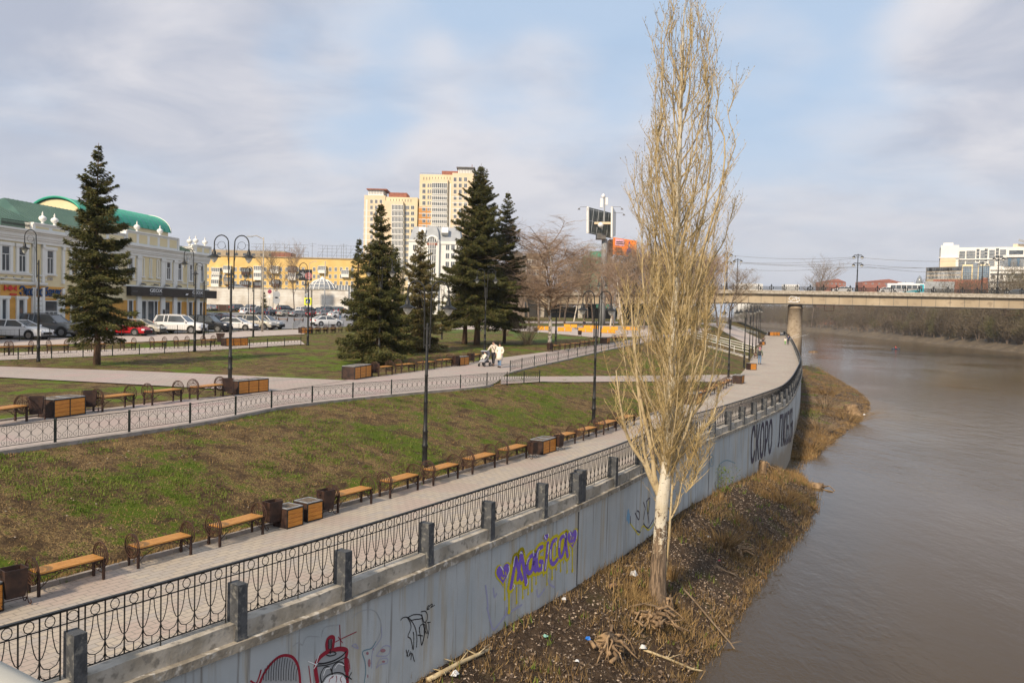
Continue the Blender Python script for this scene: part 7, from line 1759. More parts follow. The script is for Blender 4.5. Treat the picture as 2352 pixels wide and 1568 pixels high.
# ------------------------------------------------------------------ people
def skin_obj(name, J, E, mtl, parent, sub=1):
    keys = list(J); me = bpy.data.meshes.new(name); me.from_pydata([J[k][:3] for k in keys], [(keys.index(a), keys.index(b)) for a, b in E], []); setmats(me, mtl)
    o = bpy.data.objects.new(name, me); COL.objects.link(o); o.parent = parent
    o.modifiers.new('skin', 'SKIN')
    if len(me.skin_vertices) == 0: pass
    sv = me.skin_vertices[0].data
    for i, k in enumerate(keys):
        r = J[k][3]; sv[i].radius = (r, J[k][4] if len(J[k]) > 4 else r); sv[i].use_root = (i == 0)
    s = o.modifiers.new('sub', 'SUBSURF'); s.levels = sub; s.render_levels = sub
    return o
def person(label, loc, rz, h=1.7, top=('white_paint', 'short'), legs='blue_jeans', hair='hair', pose='walk', hat=None, shoes='tyre', armL=None, armR=None, cat='person', group=None):
    """local frame: faces -y, feet at z=0, unit height 1.7"""
    t = thing('person', label, cat, loc, rz, group); s = h / 1.7; t.scale = (s, s, s)
    J = {'pel': (0, 0, .94, .13, .10), 'spi': (0, 0, 1.12, .12, .09), 'che': (0, .01, 1.30, .15, .10), 'nck': (0, .01, 1.46, .055), 'hd1': (0, -.01, 1.56, .075), 'hd2': (0, -.01, 1.66, .075)}
    st = .16 if pose == 'walk' else .03
    if pose == 'sit':
        for sx, n in ((-1, 'l'), (1, 'r')): J['hip' + n] = (sx * .09, 0, .92, .09); J['kne' + n] = (sx * .12, -.42, .90, .065); J['ank' + n] = (sx * .12, -.45, .50, .045); J['toe' + n] = (sx * .12, -.60, .46, .04)
    else:
        for sx, n in ((-1, 'l'), (1, 'r')): J['hip' + n] = (sx * .09, 0, .88, .09); J['kne' + n] = (sx * .10, -sx * st * .6 - .02, .49, .06); J['ank' + n] = (sx * .10, -sx * st, .09, .042); J['toe' + n] = (sx * .11, -sx * st - .16, .035, .038)
    al = armL or [(-.27, .02, 1.15), (-.28, -.05, .90)]; ar_ = armR or [(.27, .02, 1.15), (.28, -.05, .90)]
    for sx, n, a in ((-1, 'l', al), (1, 'r', ar_)):
        J['sho' + n] = (sx * .18, .01, 1.40, .065); J['elb' + n] = (*a[0], .045); J['wri' + n] = (*a[1], .03); d = (Vector(a[1]) - Vector(a[0])).normalized(); pm = Vector(a[1]) + d * .07; J['plm' + n] = (*pm, .036, .018)
        side = d.cross(Vector((0, 1, 0))); side = side.normalized() if side.length > .1 else Vector((1, 0, 0))
        for q in range(4): e = pm + d * (.075 + .012 * (1 if q in (1, 2) else 0)) + side * (q - 1.5) * .019 + Vector((0, -.02, 0)); J['f%d%s' % (q, n)] = (*e, .008)
        e = pm + side * .05 + d * .02; J['f4' + n] = (*e, .009)
    E = [('pel', 'spi'), ('spi', 'che'), ('che', 'nck'), ('nck', 'hd1'), ('hd1', 'hd2')]
    for n in 'lr': E += [('pel', 'hip' + n), ('hip' + n, 'kne' + n), ('kne' + n, 'ank' + n), ('ank' + n, 'toe' + n), ('che', 'sho' + n), ('sho' + n, 'elb' + n), ('elb' + n, 'wri' + n), ('wri' + n, 'plm' + n)] + [('plm' + n, 'f%d%s' % (q, n)) for q in range(5)]
    body = skin_obj('body', J, E, 'skin', t, 2)
    f = MB(); f.box((0, -.095, 1.60), (.022, .03, .04)); f.build('nose', 'skin', body); m_ = MB(); m_.box((-.03, -.088, 1.625), (.02, .01, .01)); m_.box((.03, -.088, 1.625), (.02, .01, .01)); m_.build('eyes', 'hair', body)
    hm = hat or hair
    MB().lathe([(.088, -.05), (.094, .02), (.085, .07), (.05, .105), (.01, .115)], (0, .012, 1.64), 12).build('hat' if hat else 'hair', hm, t, True); 
    if not hat: MB().lathe([(.05, -.11), (.085, -.02), (.09, .04)], (0, .035, 1.62), 10).build('hair_back', hm, t, True)
    col, ln = top; zb = {'short': .90, 'long': .58}[ln]
    T = {'che': (0, .01, 1.30, .175, .125), 'spi': (0, 0, 1.10, .155, .125), 'pel': (0, 0, .94, .165, .135), 'nck': (0, .01, 1.44, .08), 'hem': (0, 0, zb, .165 if ln == 'short' else .19, .14 if ln == 'short' else .17)}
    e2 = [('che', 'spi'), ('spi', 'pel'), ('pel', 'hem'), ('che', 'nck')]
    for n in 'lr':
        for k, r in (('sho', .09), ('elb', .068), ('wri', .05)): T[k + n] = (*J[k + n][:3], r)
        e2 += [('che', 'sho' + n), ('sho' + n, 'elb' + n), ('elb' + n, 'wri' + n)]
    skin_obj('jacket', T, e2, col, t)
    if ln == 'long': MB().lathe([(.24, 0), (.235, .25), (.20, .5), (.17, .6)], (0, 0, zb - .05), 14).build('coat_skirt', col, t, True)
    Lg = {'pel': (0, 0, .93, .15, .12)}; e3 = []
    for n in 'lr':
        for k, r in (('hip', .105), ('kne', .078), ('ank', .06)): Lg[k + n] = (*J[k + n][:3], r)
        e3 += [('pel', 'hip' + n), ('hip' + n, 'kne' + n), ('kne' + n, 'ank' + n)]
    skin_obj('trousers', Lg, e3, legs, t)
    for n in 'lr':
        a, b = Vector(J['ank' + n][:3]), Vector(J['toe' + n][:3]); MB().tube([a + Vector((0, .05, -.03)), (a + b) / 2 + Vector((0, 0, -.01)), b], [.05, .055, .035], 7).build('shoe', shoes, t, True)
    return t
plain('blue_jeans', (.14, .22, .34)); plain('dark_cloth', (.02, .022, .03)); plain('navy', (.02, .03, .08)); plain('offwhite_cloth', (.80, .74, .62), .8); plain('beige_cloth', (.62, .55, .46), .8); plain('pink', (.6, .2, .3)); plain('camo', (.12, .14, .09)); plain('cloth_grey', (.3, .3, .32)); plain('green_cloth', (.15, .4, .1))
def ppl(x, y, ytop, *a, **k):
    g_ = gnd(x, y); g_.z += .03 if g_.z > .05 else 0; h = at_y(x, ytop, g_.y).z - g_.z; lab = a[0]; return person(lab, g_, *a[1:], h=h, **k), g_, h
_, gw, hw_ = ppl(1147, 845, 788, 'person in a long white hooded coat and pale jeans walking beside the stroller', R(-15), top=('offwhite_cloth', 'long'), hair='hair', armL=[(-.27, 0, 1.16), (-.22, -.12, .98)], armR=[(.27, 0, 1.16), (.22, -.12, .98)])
_, gm, hm_ = ppl(1133, 841, 784, 'person in a beige shirt pushing the stroller with one hand raised to the face', R(-25), top=('beige_cloth', 'short'), legs='dark_cloth', armL=[(-.30, -.10, 1.18), (-.28, -.38, 1.05)], armR=[(.36, -.12, 1.28), (.12, -.20, 1.52)])
MB().tube([(-.16, -.02, 1.46), (0, -.16, 1.25), (.2, -.12, 1.0)], .018, 4).build('bag_strap', 'dark_cloth', _, fixn=False)
# stroller
gs = gnd(1113, 842); gs.z += .03; st_ = thing('stroller', 'grey baby stroller with open hood pushed along the upper path', 'stroller', gs, R(-30)); S = hm_ / 1.7; st_.scale = (S, S, S)
for x, y, r_ in ((-.27, .28, .15), (.27, .28, .15), (-.22, -.38, .10), (.22, -.38, .10)): w = MB().lathe([(r_, -.03), (r_, .03)], (x, y, r_), 14, ax='x').build('wheel', 'tyre', st_, True); MB().lathe([(r_ * .55, -.034), (r_ * .55, .034)], (x, y, r_), 10, ax='x').build('rim', 'rim', w)
f = MB()
for s in (-1, 1): f.tube([(s * .25, .5, 1.05), (s * .25, .30, .75), (s * .23, -.36, .12)], .018, 5); f.tube([(s * .25, .28, .15), (s * .22, -.02, .55)], .016, 5)
f.tube([(-.25, .5, 1.05), (.25, .5, 1.05)], .02, 5); f.tube([(-.23, -.36, .12), (.23, -.36, .12)], .014, 4); f.build('frame', 'dark_cloth', st_, fixn=False)
MB().box((0, -.02, .32), (.40, .5, .12)).build('basket', 'dark_cloth', st_)
m_ = MB(); m_.poly([(-.21, .22, .95), (-.21, .12, .55), (-.21, -.15, .48), (-.21, -.38, .36), (-.21, -.38, .30), (-.21, .2, .45), (-.21, .30, .9)], (.42, 0, 0)); m_.build('seat', 'cloth_grey', st_)
m_ = MB(); N = 10; pr_ = [(.30 * math.cos(R(200 - k * 17)) + .02, .34 * math.sin(R(200 - k * 17)) + .78) for k in range(N)]; m_.add([(-.24, y, z) for y, z in pr_] + [(.24, y, z) for y, z in pr_], [(k, k + 1, N + k + 1, N + k) for k in range(N - 1)] + [tuple(range(N)), tuple(range(N, 2 * N))])
m_ = MB(); pts = [(.02 + .33 * math.cos(R(30 + k * 12)), .72 + .38 * math.sin(R(30 + k * 12))) for k in range(9)]
m_.add([(-.24, y, z) for y, z in pts] + [(.24, y, z) for y, z in pts], [(k, k + 1, 9 + k + 1, 9 + k) for k in range(8)]); 
for sx in (-.24, .24): m_.add([(sx, .28, .62)] + [(sx, y, z) for y, z in pts], [(0, k, k + 1) for k in range(1, 9)])
m_.build('hood', 'cloth_grey', st_, fixn=False)
bb_ = thing('person', 'small child in a white suit sitting in the stroller', 'person', gs + Vector((0, 0, .02)), R(-30)); bb_.scale = (S, S, S)
J = {'pel': (0, .02, .60, .09), 'che': (0, .07, .76, .09), 'nck': (0, .07, .84, .05), 'hd': (0, .05, .93, .08), 'kl': (-.09, -.16, .60, .05), 'fl': (-.11, -.34, .50, .045), 'kr': (.09, -.16, .60, .05), 'fr': (.11, -.34, .50, .045), 'al': (-.15, -.04, .72, .04), 'ar': (.15, -.04, .72, .04), 'hl': (-.14, -.14, .68, .03), 'hr': (.14, -.14, .68, .03)}
skin_obj('body', J, [('pel', 'che'), ('che', 'nck'), ('nck', 'hd'), ('pel', 'kl'), ('kl', 'fl'), ('pel', 'kr'), ('kr', 'fr'), ('che', 'al'), ('che', 'ar'), ('al', 'hl'), ('ar', 'hr')], 'offwhite_cloth', bb_, 2)
MB().lathe([(.06, -.01), (.055, 0)], (0, -.035, .93), 10, ax='y').build('face', 'skin', bb_); 
_, g_, h_ = ppl(1744.5, 836, 799, 'person in a camouflage jacket and pink hat with a black backpack on the promenade', R(150), top=('camo', 'short'), hat='pink', pose='stand')
MB().box((0, .2, 1.2), (.30, .18, .42), ty=.8).build('backpack', 'dark_cloth', _)
_, gfi, h_ = ppl(1810, 791.6, 768.5, 'person in a blue jacket fishing at the far railing', R(170), top=('navy', 'short'), legs='dark_cloth', pose='stand', armL=[(-.25, -.1, 1.2), (-.18, -.32, 1.12)], armR=[(.25, -.1, 1.2), (.18, -.32, 1.16)])
ppl(1803.5, 791.2, 776, 'child in a pale jacket beside the person who is fishing', R(160), top=('offwhite_cloth', 'short'), legs='green_cloth', pose='stand')
rd = thing('fishing_rod', 'long pale fishing rod pointing out over the river from the railing', 'fishing rod', gfi); A = gfi + Vector((.3, .2, 1.1)); Bq = at_y(*Z9(1840, 622), gfi.y + 2); MB().tube([A - gfi, (Bq - gfi)], [.03, .012], 4).build('rod', 'sign_white', rd)
rd = thing('fishing_rod', 'second fishing rod above the first one', 'fishing rod', gfi + Vector((-.5, 0, 0))); Bq = at_y(*Z9(1730, 615), gfi.y + 2); MB().tube([A - gfi, (Bq - gfi)], [.03, .012], 4).build('rod', 'sign_white', rd)
g_ = gnd(1752, 791); person('person in dark clothes sitting on the far bench', g_ - Vector((0, 0, .42)), R(60), h=1.75, top=('dark_cloth', 'short'), legs='dark_cloth', pose='sit')
ppl(1101, 761.5, 733.5, 'person in a pale blue jacket and dark hair standing behind the middle spruces', R(100), top=('cloth_grey', 'short'), pose='walk')
ppl(1341.5, 756.5, 734.5, 'person in a black coat standing among the yellow benches', R(20), top=('dark_cloth', 'long'), legs='dark_cloth', hair='hair', pose='stand')
for x, y, yt, lab, tp in ((612.7, 731, 703.5, 'person in dark blue crossing the car park by the tall light pole', 'navy'), (781.3, 734, 711.5, 'person in black top and jeans standing at the right of the car park', 'dark_cloth')):
    Yp = 165; g_ = at_y(x, y, Yp); g_.z = G(g_.x, Yp) + .04; person(lab, g_, R(30), h=1.78, top=(tp, 'short'), legs='navy' if tp == 'navy' else 'blue_jeans', pose='walk')
# ------------------------------------------------------------------ yellow benches with backs
def make_yb():
    t = thing('park_bench', 'b', 'bench'); tr = []
    for s in (-1, 1):
        m_ = MB(); m_.bb(s * .41 - .37, s * .41 + .37, .20, .24, .48, .92); tr.append((m_.build('backrest', 'wood_yellow', t), []))
    m_ = MB()
    for k in range(4): m_.box((0, -.24 + k * .13, .45), (1.62, .11, .035))
    tr.append((m_.build('seat', 'wood_yellow', t), []))
    for s in (-1, 1):
        m_ = MB(); m_.tube([(s * .7, -.28, 0), (s * .7, -.18, .25), (s * .7, -.26, .44)], .02, 4); m_.tube([(s * .7, .3, 0), (s * .7, .16, .25), (s * .7, .2, .5), (s * .7, .22, .9)], .02, 4); m_.tube([(s * .7, -.26, .43), (s * .7, .2, .43)], .02, 4); tr.append((m_.build('leg', 'tin_edge', t, fixn=False), []))
    return Proto(t, tr)
YBN = make_yb(); Z3 = lambda x, y: ((1330 + x / 5.88) / 1.0884, (770 + y / 5.88) / 1.0884)
ybl = ['leftmost yellow back rest bench beside the birch trunk', 'yellow bench just right of the birch lamp', 'yellow bench farther back behind the second one', 'yellow bench in front of the person in the black coat', 'yellow bench right behind the person in the black coat', 'front yellow bench behind the lamp poles', 'rear yellow bench behind the lamp poles', 'yellow bench half hidden in poplar twigs']
for (x0, x1, y), l in zip(((105, 260, 378), (400, 556, 398), (495, 632, 330), (705, 860, 408), (790, 932, 352), (1025, 1192, 425), (1070, 1222, 372), (1372, 1515, 372)), ybl):
    a, b = gnd(*Z3(x0, y)), gnd(*Z3(x1, y)); c = (a + b) / 2; c.z = G(c.x, c.y) + .035; YBN.place(c, R(176), ((b - a).length / 1.64, 1.15, 1.15), l, 'yellow benches on the square')
# far orange blocks at the end of the promenade
for k, x in enumerate((1223, 1272, 1322)): 
    g_ = gnd(*Z9(x, 646)); planter('planter', 'orange boarded planter at the far end of the promenade, %s of three from the left' % ORD[k], g_, R(8), 1, s=1.9, group='orange planters at the end of the promenade')
# white clutter by the yellow benches: small kiosks / covered statues
# benches and planter along the car park edge
gcp = [(1270, 1400), (1390, 1398), (1500, 1394), (1620, 1390), (1720, 1388), (1830, 1380)]
ZL = lambda x, y: ((560 + x / 6.533) / 1.0884, (620 + y / 6.533) / 1.0884)
for k in range(5):
    a, b = gnd(*ZL(1290 + k * 125, 1408 - k * 5)), gnd(*ZL(1290 + k * 125 + 112, 1403 - k * 5)); c = (a + b) / 2; c.z += .03; BENCH.place(c, math.atan2((b - a).y, (b - a).x), ((b - a).length / 1.24 * .95, 1.2, 1.2), 'bench in the car park edge row left of the spruces, %s from its left end' % ORD[k], 'benches along the car park edge')
for k, (x0, x1, y) in enumerate(((700, 850, 1120), (880, 1050, 1128), (1150, 1290, 1135))):
    Yb_ = 150; a, b = at_y(*ZL(x0, y), Yb_), at_y(*ZL(x1, y), Yb_); c = (a + b) / 2; c.z = G(c.x, c.y) + .04; BENCH.place(c, 0, (1.25, 1.2, 1.2), 'bench on the island in the car park, %s from the left' % ORD[k], 'benches on the car park island')
# ------------------------------------------------------------------ poles and signs
def pole(label, x, ybase, xt, ytop, r_=.09, mtl='tin_edge', arm=None, name='light_pole', Y=None, cat='street lamp', grp='tall plain light poles'):
    b = gnd(x, ybase) if Y is None else at_y(x, ybase, Y)
    if Y is not None: b.z = G(b.x, b.y)
    t = thing(name, label, cat, b, 0, grp); H = at_y(xt, ytop, b.y).z - b.z
    MB().lathe([(r_ * 1.3, 0), (r_, H * .4), (r_ * .6, H)], n=8).build('pole', mtl, t, True)
    if arm:
        dx = at_y(arm[0], arm[1], b.y) - b; m_ = MB(); m_.tube([(0, 0, H * .98), (dx.x * .5, 0, (H * .98 + dx.z) / 2 + .25), (dx.x * .8, 0, dx.z)], .05, 5); m_.build('arm', mtl, t); MB().box((dx.x * .95, 0, dx.z), (abs(dx.x) * .35, .25, .12)).build('lamp_head', 'grey_roof', t)
    return t, b, H
pole('tall pale single arm street light beside the cream off roader', 602.5, 762, 606.6, 545, .10, 'concrete_light', (572, 543))
pole('slim light pole before the whitewashed wall, left of the tall pale one', *ZL(600, 1000), ZL(605, 0)[0], ZL(0, 170)[1], .06, 'tin_edge', ZL(545, 172), Y=200)
pole('concrete lamp pole in front of the yellow block near the dome', *ZL(1640, 1000), ZL(1638, 0)[0], ZL(0, 215)[1], .16, 'grey_roof', None, Y=225)
pole('light pole with a short arm above the dark hoarding', *ZL(1385, 1000), ZL(1385, 0)[0], ZL(0, 240)[1], .07, 'tin_edge', ZL(1500, 218), Y=222)
pole('pale light pole before the yellow block behind the bare trees', *ZL(800, 1000), ZL(805, 0)[0], ZL(0, 300)[1], .07, 'tin_edge', ZL(760, 285), Y=225)
def sign(label, x, ybase, discs, Y, ymast):
    t, b, H = pole(label, x, ybase, x, ymast, .035, 'tin_edge', None, 'road_sign', Y, 'road sign', None)
    for (px, py, r_, kind) in discs:
        p = at_y(px, py, Y) - b
        if kind == 'grey': MB().lathe([(r_, -.03), (r_, 0)], (p.x, -.05, p.z), 18, ax='y').build('sign_face', 'grey_roof', t)
        elif kind == 'nopark':
            o = MB().lathe([(r_, -.03), (r_, 0)], (p.x, -.05, p.z), 18, ax='y').build('sign_face', 'red_paint', t); MB().lathe([(r_ * .78, -.02), (r_ * .78, 0)], (p.x, -.09, p.z), 18, ax='y').build('sign_disc', 'blue_paint', o)
            m_ = MB(); m_.box((p.x, -.125, p.z), (r_ * 1.6, .02, r_ * .22), ry=.785); m_.box((p.x, -.128, p.z), (r_ * 1.6, .02, r_ * .22), ry=-.785); m_.build('sign_cross', 'red_paint', o)
        elif kind == 'plate': MB().box((p.x, -.05, p.z), (r_, .03, r_ * 1.6)).build('sign_plate', 'sign_white', t)
        elif kind == 'cross':
            o = MB().box((p.x, -.05, p.z), (r_ * 2, .03, r_ * 2)).build('sign_face', plain('fluo', (.75, .80, .02)) and 'fluo', t); o2 = MB().box((p.x, -.09, p.z), (r_ * 1.25, .03, r_ * 1.25)).build('sign_square', 'blue_paint', o)
            MB().poly([(p.x - r_ * .45, -.11, p.z - r_ * .4), (p.x + r_ * .45, -.11, p.z - r_ * .4), (p.x, -.11, p.z + r_ * .5)], (0, -.02, 0)).build('sign_triangle', 'sign_white', o)
            m_ = MB(); m_.tube([(p.x - .08, -.145, p.z - .2), (p.x, -.145, p.z), (p.x + .1, -.145, p.z - .2)], .03, 4); m_.tube([(p.x, -.145, p.z), (p.x, -.145, p.z + .12)], .04, 4); m_.build('walker', 'sign_black', o)
        elif kind == 'tri': MB().poly([(p.x - r_, -.08, p.z + r_ * .7), (p.x + r_, -.08, p.z + r_ * .7), (p.x, -.08, p.z - r_)], (0, .03, 0)).build('sign_face', 'grey_roof', t)
    return t
sign('round no parking sign with a plate below, before the whitewashed wall', ZL(740, 0)[0], 718, [(*ZL(748, 710), .42, 'nopark'), (*ZL(742, 790), .38, 'plate')], 172, ZL(0, 680)[1])
sign('two grey round sign backs one above the other on one post', ZL(860, 0)[0], 735, [(*ZL(860, 762), .72, 'grey'), (*ZL(857, 855), .72, 'grey')], 165, ZL(0, 620)[1])
sign('yellow edged pedestrian crossing sign beside the garden lamp', ZL(1378, 0)[0], 740, [(*ZL(1372, 870), .62, 'cross'), (*ZL(1355, 775), .45, 'tri')], 140, ZL(0, 750)[1])
ho = thing('hoarding', 'dark twin advertising hoarding in front of the yellow block', 'billboard', at_y(ZL(1325, 0)[0], 715, 228)); o = ho.location
for a, b in ((1222, 1325), (1335, 1432)):
    A, Bq = at_y(*ZL(a, 350), 228), at_y(*ZL(b, 530), 228); f = MB().bb(A.x - o.x, Bq.x - o.x, 0, .5, Bq.z - o.z, A.z - o.z).build('panel', 'sign_black', ho)
MB().lathe([(1.0, -.03), (1.0, 0)], (at_y(*ZL(1380, 450), 228).x - o.x, -.02, at_y(*ZL(1380, 455), 228).z - o.z), 14, ax='y').build('picture', plain('dusty_pink', (.4, .15, .15)) and 'dusty_pink', ho); MB().bb(-.2, .2, .1, .4, -3, at_y(*ZL(1325, 530), 228).z - o.z).build('post', 'grey_dark', ho)
m_ = MB()
for k in range(6): x = at_y(*ZL(1235 + k * 15, 400), 228).x - o.x; m_.box((x, -.02, at_y(*ZL(1270, 420 + 12 * (k % 3)), 228).z - o.z), (.25, .04, 1.2), ry=.3 * (k % 2))
m_.build('picture', 'cloth_grey', ho)
# ------------------------------------------------------------------ billboard mast
YM = 175; Zb = lambda x, y: ((1260 + x / 3.1357) / 1.0884, (460 + y / 3.1357) / 1.0884)
q = at_y(*Zb(778, 800), YM); mst = thing('billboard_mast', 'tall concrete mast carrying dark backed three sided advertising panels and aerials', 'billboard', (q.x, YM, zu(YM))); o = mst.location
M3 = lambda x, y, Y=YM: at_y(*Zb(x, y), Y) - o
mat('mast_dark', (.055, .07, .07), (.09, .10, .10), .8, .7)
zb_ = M3(778, 430).z; MB().lathe([(.66, -1), (.62, zb_ * .6), (.6, zb_)], n=12).build('mast', 'grey_roof', mst, True)
def panel(A, Bq, C_, D_, th_, name, mtl): 
    n_ = (Bq - A).cross(D_ - A).normalized() * th_; return MB().poly([A, Bq, C_, D_], n_).build(name, mtl, mst)
pA = panel(M3(652, 385, YM - 3), M3(832, 425, YM + 3), M3(832, 228, YM + 3), M3(652, 182, YM - 3), .3, 'panel', 'mast_dark')
panel(M3(836, 420, YM - 4.5), M3(862, 405, YM + 4), M3(866, 225, YM + 4), M3(838, 178, YM - 4.5), .35, 'panel', 'white_paint')
panel(M3(646, 385, YM - 3.2), M3(654, 386, YM - 3.0), M3(654, 180, YM - 3.0), M3(648, 178, YM - 3.2), .5, 'panel_edge', 'white_paint')
m_ = MB()
for k in range(9):
    s = (k + .5) / 9; a = M3(652, 385, YM - 3.4).lerp(M3(832, 425, YM + 2.6), s); b = M3(652, 182, YM - 3.4).lerp(M3(832, 228, YM + 2.6), s); m_.tube([a, b], .07, 4)
    if k % 2: m_.tube([a, b + (M3(832, 228) - M3(652, 182)) * .11], .06, 4)
for s in (.05, .5, .95): m_.tube([M3(652, 385, YM - 3.4).lerp(M3(652, 182, YM - 3.4), s), M3(832, 425, YM + 2.6).lerp(M3(832, 228, YM + 2.6), s)], .09, 4)
m_.build('truss', 'grey_roof', mst, fixn=False); m_ = MB(); m_.tube([M3(690, 308, YM - 1.5), M3(835, 308, YM - 1.5)], .3, 5); m_.build('beam', 'beige_tower', mst)
MB().bb(M3(736, 0).x, M3(806, 0).x, -1.5, 1.5, M3(0, 415).z, M3(0, 372).z).build('service_cage', 'grey_dark', mst)
MB().lathe([(.1, -.6), (.5, -.3), (.6, 0), (.5, .3), (.1, .6)], M3(757, 322, YM - 3), 10).build('dish', 'sign_white', mst, True)
m_ = MB(); m_.tube([M3(785, 300), M3(788, 90)], .16, 5); m_.build('aerial_mast', 'grey_roof', mst)
for x, y0, y1 in ((762, 185, 112), (802, 165, 108)): a, b = M3(x, y0), M3(x, y1); MB().bb(a.x - .25, a.x + .25, -.3, .3, a.z, b.z).build('antenna', 'sign_white', mst)
MB().lathe([(.1, -.5), (.5, 0), (.1, .5)], M3(779, 95), 8).build('dish', 'sign_white', mst, True)
for pts in (((650, 180), (600, 180), (588, 195)), ((840, 178), (915, 180), (925, 195)), ((860, 225), (930, 228), (940, 240))): m_ = MB(); m_.tube([M3(*p_, YM - 4) for p_ in pts], .05, 4); m_.lathe([(.3, -.15), (.1, .15)], M3(*pts[-1], YM - 4), 6); m_.build('light_arm', 'grey_dark', mst, fixn=False)
# orange billboard
plain('orange_poster', (.85, .22, .02), .6); plain('pale_pink', (.75, .40, .50), .6); plain('violet', (.12, .05, .22), .6)
YO = 195; q = at_y(*Zb(945, 600), YO); ob = thing('billboard', 'orange advertising billboard with a pink box of text beside the poplar crown', 'billboard', (q.x, YO, zu(YO))); o = ob.location; M4 = lambda x, y, Y=YO: at_y(*Zb(x, y), Y) - o
A, Bq, C_, D_ = M4(853, 550), M4(1038, 575), M4(1040, 445), M4(856, 418)
f = MB().poly([A, Bq, C_, D_], (0, .5, 0)).build('panel', 'orange_poster', ob)
def patch(pts, mtl, nm='picture', e=.06, par=f): return MB().poly([M4(*p_, YO - e) for p_ in pts], (0, -.03, 0)).build(nm, mtl, par)
patch([(870, 480), (942, 488), (944, 435), (873, 428)], 'pale_pink', 'text_box')
for k, (x0, x1, y) in enumerate(((880, 932, 450), (880, 935, 464), (875, 925, 500), (873, 928, 515), (873, 935, 530))): patch([(x0, y + 5), (x1, y + 7), (x1, y + 1), (x0, y - 1)], 'sign_black', 'text_line', .12)
patch([(958, 555), (995, 565), (1000, 520), (985, 495), (990, 465), (982, 445), (975, 470), (975, 500), (960, 520)], 'violet'); patch([(975, 500), (988, 500), (990, 470), (978, 465)], 'skin', e=.12); patch([(975, 565), (1000, 572), (998, 548), (978, 535)], 'cloth_grey', e=.12)
A, Bq = M4(815, 570, YO + 3), M4(850, 440, YO + 3); MB().bb(A.x, Bq.x, 1, 5, A.z, Bq.z).build('side_frame', 'rust_iron', ob)
MB().lathe([(.45, -1), (.4, M4(900, 570).z)], (M4(880, 570).x, 2, 0), 10).build('mast', 'grey_roof', ob)
# ------------------------------------------------------------------ boat
Bo = at_z(2057, 802, -4.6); bo = thing('rowing_boat', 'small dark inflatable rowing boat far out on the river', 'boat', Bo + Vector((0, 0, -.05)), R(5)); pts = [(1.4 * math.cos(a) * (1 if math.cos(a) > 0 else .9), .62 * math.sin(a), .18 + (.12 if math.cos(a) > .8 else 0)) for a in [2 * math.pi * k / 16 for k in range(17)]]
MB().tube(pts, .2, 8).build('hull', 'car_blue', bo, True, fixn=False); MB().box((0, 0, .12), (2.3, 1.0, .06)).build('floor', 'grey_dark', bo)
for s in (-1, 1): MB().tube([(.1, s * .3, .5), (.2, s * 1.9, .1)], [.025, .06], 5).build('oar', 'grey_dark', bo)
rw = person('person in a red life vest rowing the small boat', Bo + Vector((0, 0, -.62)), R(90), h=1.7, top=('red_paint', 'short'), legs='dark_cloth', pose='sit', hat='red_paint', armL=[(-.3, -.2, 1.2), (-.28, -.42, 1.05)], armR=[(.3, -.2, 1.2), (.28, -.42, 1.05)])
# ------------------------------------------------------------------ ground cover and river bank debris
def blades(name, pts, label, cat, mtl, hmin, hmax, w, lean=.5, per=8, spread=.05, seed=1, curl=0):
    r = np.random.default_rng(seed); P_ = np.array(pts, dtype=float); n = len(P_); k = per
    b = P_[:, None, :] + np.concatenate([r.normal(0, spread, (n, k, 2)), np.zeros((n, k, 1))], 2)
    a = r.uniform(0, 6.283, (n, k)); h = r.uniform(hmin, hmax, (n, k)) * r.uniform(.6, 1.2, (n, 1)); ln = r.uniform(0, lean, (n, k))
    tip = b + np.stack([np.cos(a) * ln * h, np.sin(a) * ln * h, h * np.sqrt(np.clip(1 - ln ** 2 * .5, .1, 1))], -1)
    sd_ = np.stack([-np.sin(a + r.uniform(-1, 1, a.shape)), np.cos(a), np.zeros_like(a)], -1) * w * r.uniform(.6, 1.3, (n, k, 1))
    V = np.stack([b - sd_, b + sd_, tip], 2).reshape(-1, 3)
    return tag(arr_mesh(name, V, np.arange(len(V)).reshape(-1, 3), mtl), label, cat, kind='stuff')
mat('grass_blade', (.08, .13, .016), (.155, .19, .035), 2, .8, spec=.2); mat('straw_blade', (.34, .23, .10), (.22, .14, .06), 2, .9, spec=.2); mat('dry_orange', (.30, .185, .075), (.15, .10, .05), .8, .9, c3=(.38, .27, .13), s3=2, spec=.2)
mat('flake', (.42, .34, .27), (.26, .20, .15), 9, .9, spec=.2)
rg = random.Random(3)
gp_, sp_ = [], []
def slope_pts(n, y0, y1, fa, fb, out_g, out_s, pg=.5):
    for _ in range(n):
        y = y0 + (y1 - y0) * rg.random() ** 1.3; a, b = fa(y), fb(y); x = a + (b - a) * rg.random(); q = mnoise.noise(Vector((x * .45, y * .45, 0))) + mnoise.noise(Vector((x * 1.7, y * 1.7, 3))) * .6
        z = G(x, y) + (bump2(x, y) if fc2(y) < x < fc1(y) else 0) - .01
        if q > .02: out_g.append((x, y, z))
        elif rg.random() < .55: out_s.append((x, y, z))
slope_pts(24000, 13, 75, fc2, fc1, gp_, sp_)
blades('grass', gp_, 'short green grass tufts on the slope between the two paths', 'grass', 'grass_blade', .03, .10, .010, .8, 10, .07, 1)
blades('dry_grass', sp_, 'dry straw coloured grass scattered over the slope', 'grass', 'straw_blade', .02, .07, .008, 1.2, 7, .08, 2)
gp_, sp_ = [], []
slope_pts(14000, 20, 110, lambda y: fc3(y) - 22 - .2 * y, lambda y: fc3(y) - .2, gp_, sp_)
def off_paths(p): 
    return True
blades('grass', [p for p in gp_ if not (p[1] < 46 and p[1] > 25)][:9000], 'green grass on the upper park lawn', 'grass', 'grass_blade', .04, .10, .014, .8, 8, .08, 5)
